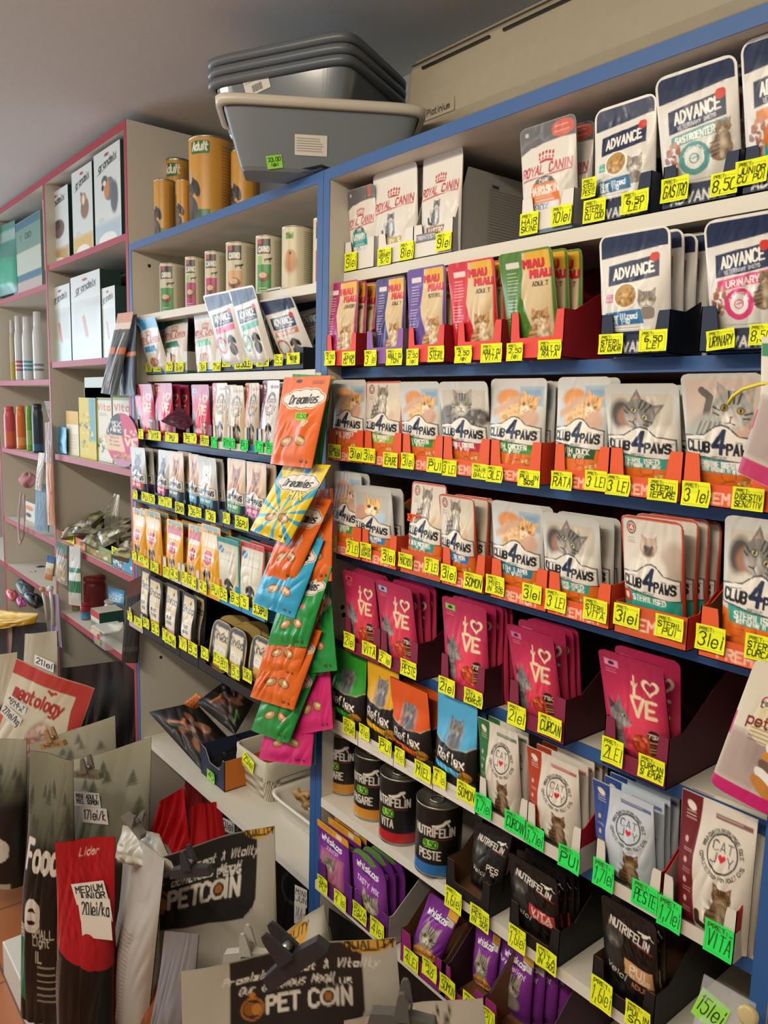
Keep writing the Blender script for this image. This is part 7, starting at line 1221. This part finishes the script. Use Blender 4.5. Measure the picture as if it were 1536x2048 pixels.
for i, (q, y, c0) in enumerate([([(500, 1700), (556, 1720), (560, 1900), (505, 1900)], .08, '171514'), ([(552, 1716), (622, 1740), (622, 1960), (552, 1940)], .1, '100f0f')]):
    o = sack(['black sack with white band under the low shelf', 'black sack with handwritten papers against the blue post'][i], (lambda c: (c.rect(10, c.Hh*.5, 90, c.Hh*.56, 'b0a898'), c.rect(20, c.Hh*.42, 80, c.Hh*.5, 'a02a28'), c)[-1] if i == 0 else (c.ring(50, c.Hh*.2, 26, 26, 3, '3a3632'), c)[-1])(d_card(2, c0, (), 50)), q, y, .3, T=.08, mtl=FOIL, grp='black sacks under the low shelf')
    if i: handtag(o, 606, 1790, 24, 30, 'MINI|JUN', y, .3, off=.05); handtag(o, 604, 1826, 22, 34, '14/kg', y, .3, off=.05)
def pcback(c): return c
pc2 = sack('rear silver sack with black label panel, PET COIN lettering and dark clip', (lambda c: c)(d_coin(1.35, 170, False)), [(290, 1718), (552, 1648), (556, 2000), (285, 2130)], -.17, .66, T=.13, crk=.004, wave=.01)
cw = Cv(2.6, 'a8a498', 60); [cw.line([(20, 90+k*5), (70, 96+k*5)], 1.6, '7a766a', .8) for k in range(32)]
sd = qpouch('side_gusset', None, None, None, cw, [(250, 1655), (330, 1720), (290, 2110), (226, 2110)], -.24, -.2, T=.06, mtl=SATIN, seal=.02, bot=.9, crk=.004); adopt(sd, pc2); sd['label'] = 'silver side gusset with printed stripes'
kn = qpouch('folded_top', None, None, None, d_card(.7, 'aaa597', (), 40), [(246, 1650), (318, 1668), (352, 1742), (236, 1720)], -.24, .2, .2, T=.05, mtl=SATIN, seal=.05, crk=.006); adopt(kn, pc2)
pc1 = sack('front silver sack with wide black PET COIN panel, nearest the camera', d_coin(1.25, 200, True), [(366, 1936), (792, 1868), (830, 2330), (372, 2420)], -.22, .78, T=.12, crk=.003, wave=.008)
g2 = qpouch('side_gusset', None, None, None, d_card(1.4, '77777a', ((.62, 1, 'b0aca0'),), 60), [(330, 1862), (398, 1868), (372, 2200), (292, 2200)], -.27, .2, T=.05, mtl=SATIN, seal=.02, bot=.9, crk=.004); adopt(g2, pc1); g2['label'] = 'grey inner side of the sack fold'
sack('white sack with blue and red print behind the front silver sack', (lambda c: (c.ell(44, 30, 30, 22, '3a5f92'), c.rect(66, 8, 80, 30, 'b84a38'), c)[-1])(d_card(.9, 'c0bbae', (), 60)), [(430, 1872), (560, 1868), (580, 1990), (400, 1990)], -.12, .7, T=.1, crk=.004)
sack('silver sack with gold quality seal leaning by the blue post', (lambda c: (c.ell(40, 18, 28, 16, 'c89a3c'), c.text('QUALITY', 40, 8, 9, '2a241c', 2), c)[-1])(d_card(.9, 'b0ab9d', (), 80)), [(548, 1880), (650, 1806), (668, 1930), (560, 1990)], -.1, .6, T=.08, crk=.004)
sack('white sack with SPEC lettering under the magenta trays', (lambda c: (c.text('SPEC', 62, 16, 9, '2a2824', 1.6, rot=-1.1), c.lines(50, 40, 90, 4, 6, '6a665c', 1.2), c)[-1])(d_card(.6, 'bcb6a8', (), 90)), [(690, 2035), (966, 1990), (990, 2200), (700, 2200)], -.13, .7, T=.1, crk=.004)
clip('beige snack clip on the rear forest sack', 107, 1488, -.19, .55, .085, 'a8865c', -.3, 'Snack Clip'); clip('grey snack clip on the front forest sack', 176, 1548, -.25, .55, .075, '6a6658', -.12, 'Snack Clip'); clip('small grey clip on the folded silver top', 268, 1650, -.27, .3, .06, '6c6c66', .5)
clip('charcoal clip on the rear PET COIN sack', 382, 1742, -.26, .66, .075, '34363a', -.25); clip('pale grey clip on the white sack behind', 498, 1912, -.22, .7, .085, 'b0ada2', -.15, 'CLIP'); clip('large charcoal clip across the front PET COIN sack', 590, 1925, -.30, .7, .1, '2e2f33', -.75); clip('grey clip at the lower edge of the frame', 806, 2040, -.24, .7, .08, '5a5a58', .0)
black = sack('black sack lying in shade beneath the magenta trays', d_card(1, '0f0e0e', (), 30), [(640, 1800), (960, 2010), (960, 2150), (640, 2100)], .06, .2, T=.08, mtl=FOIL, grp=None, crk=.01)
S.render.film_transparent = False
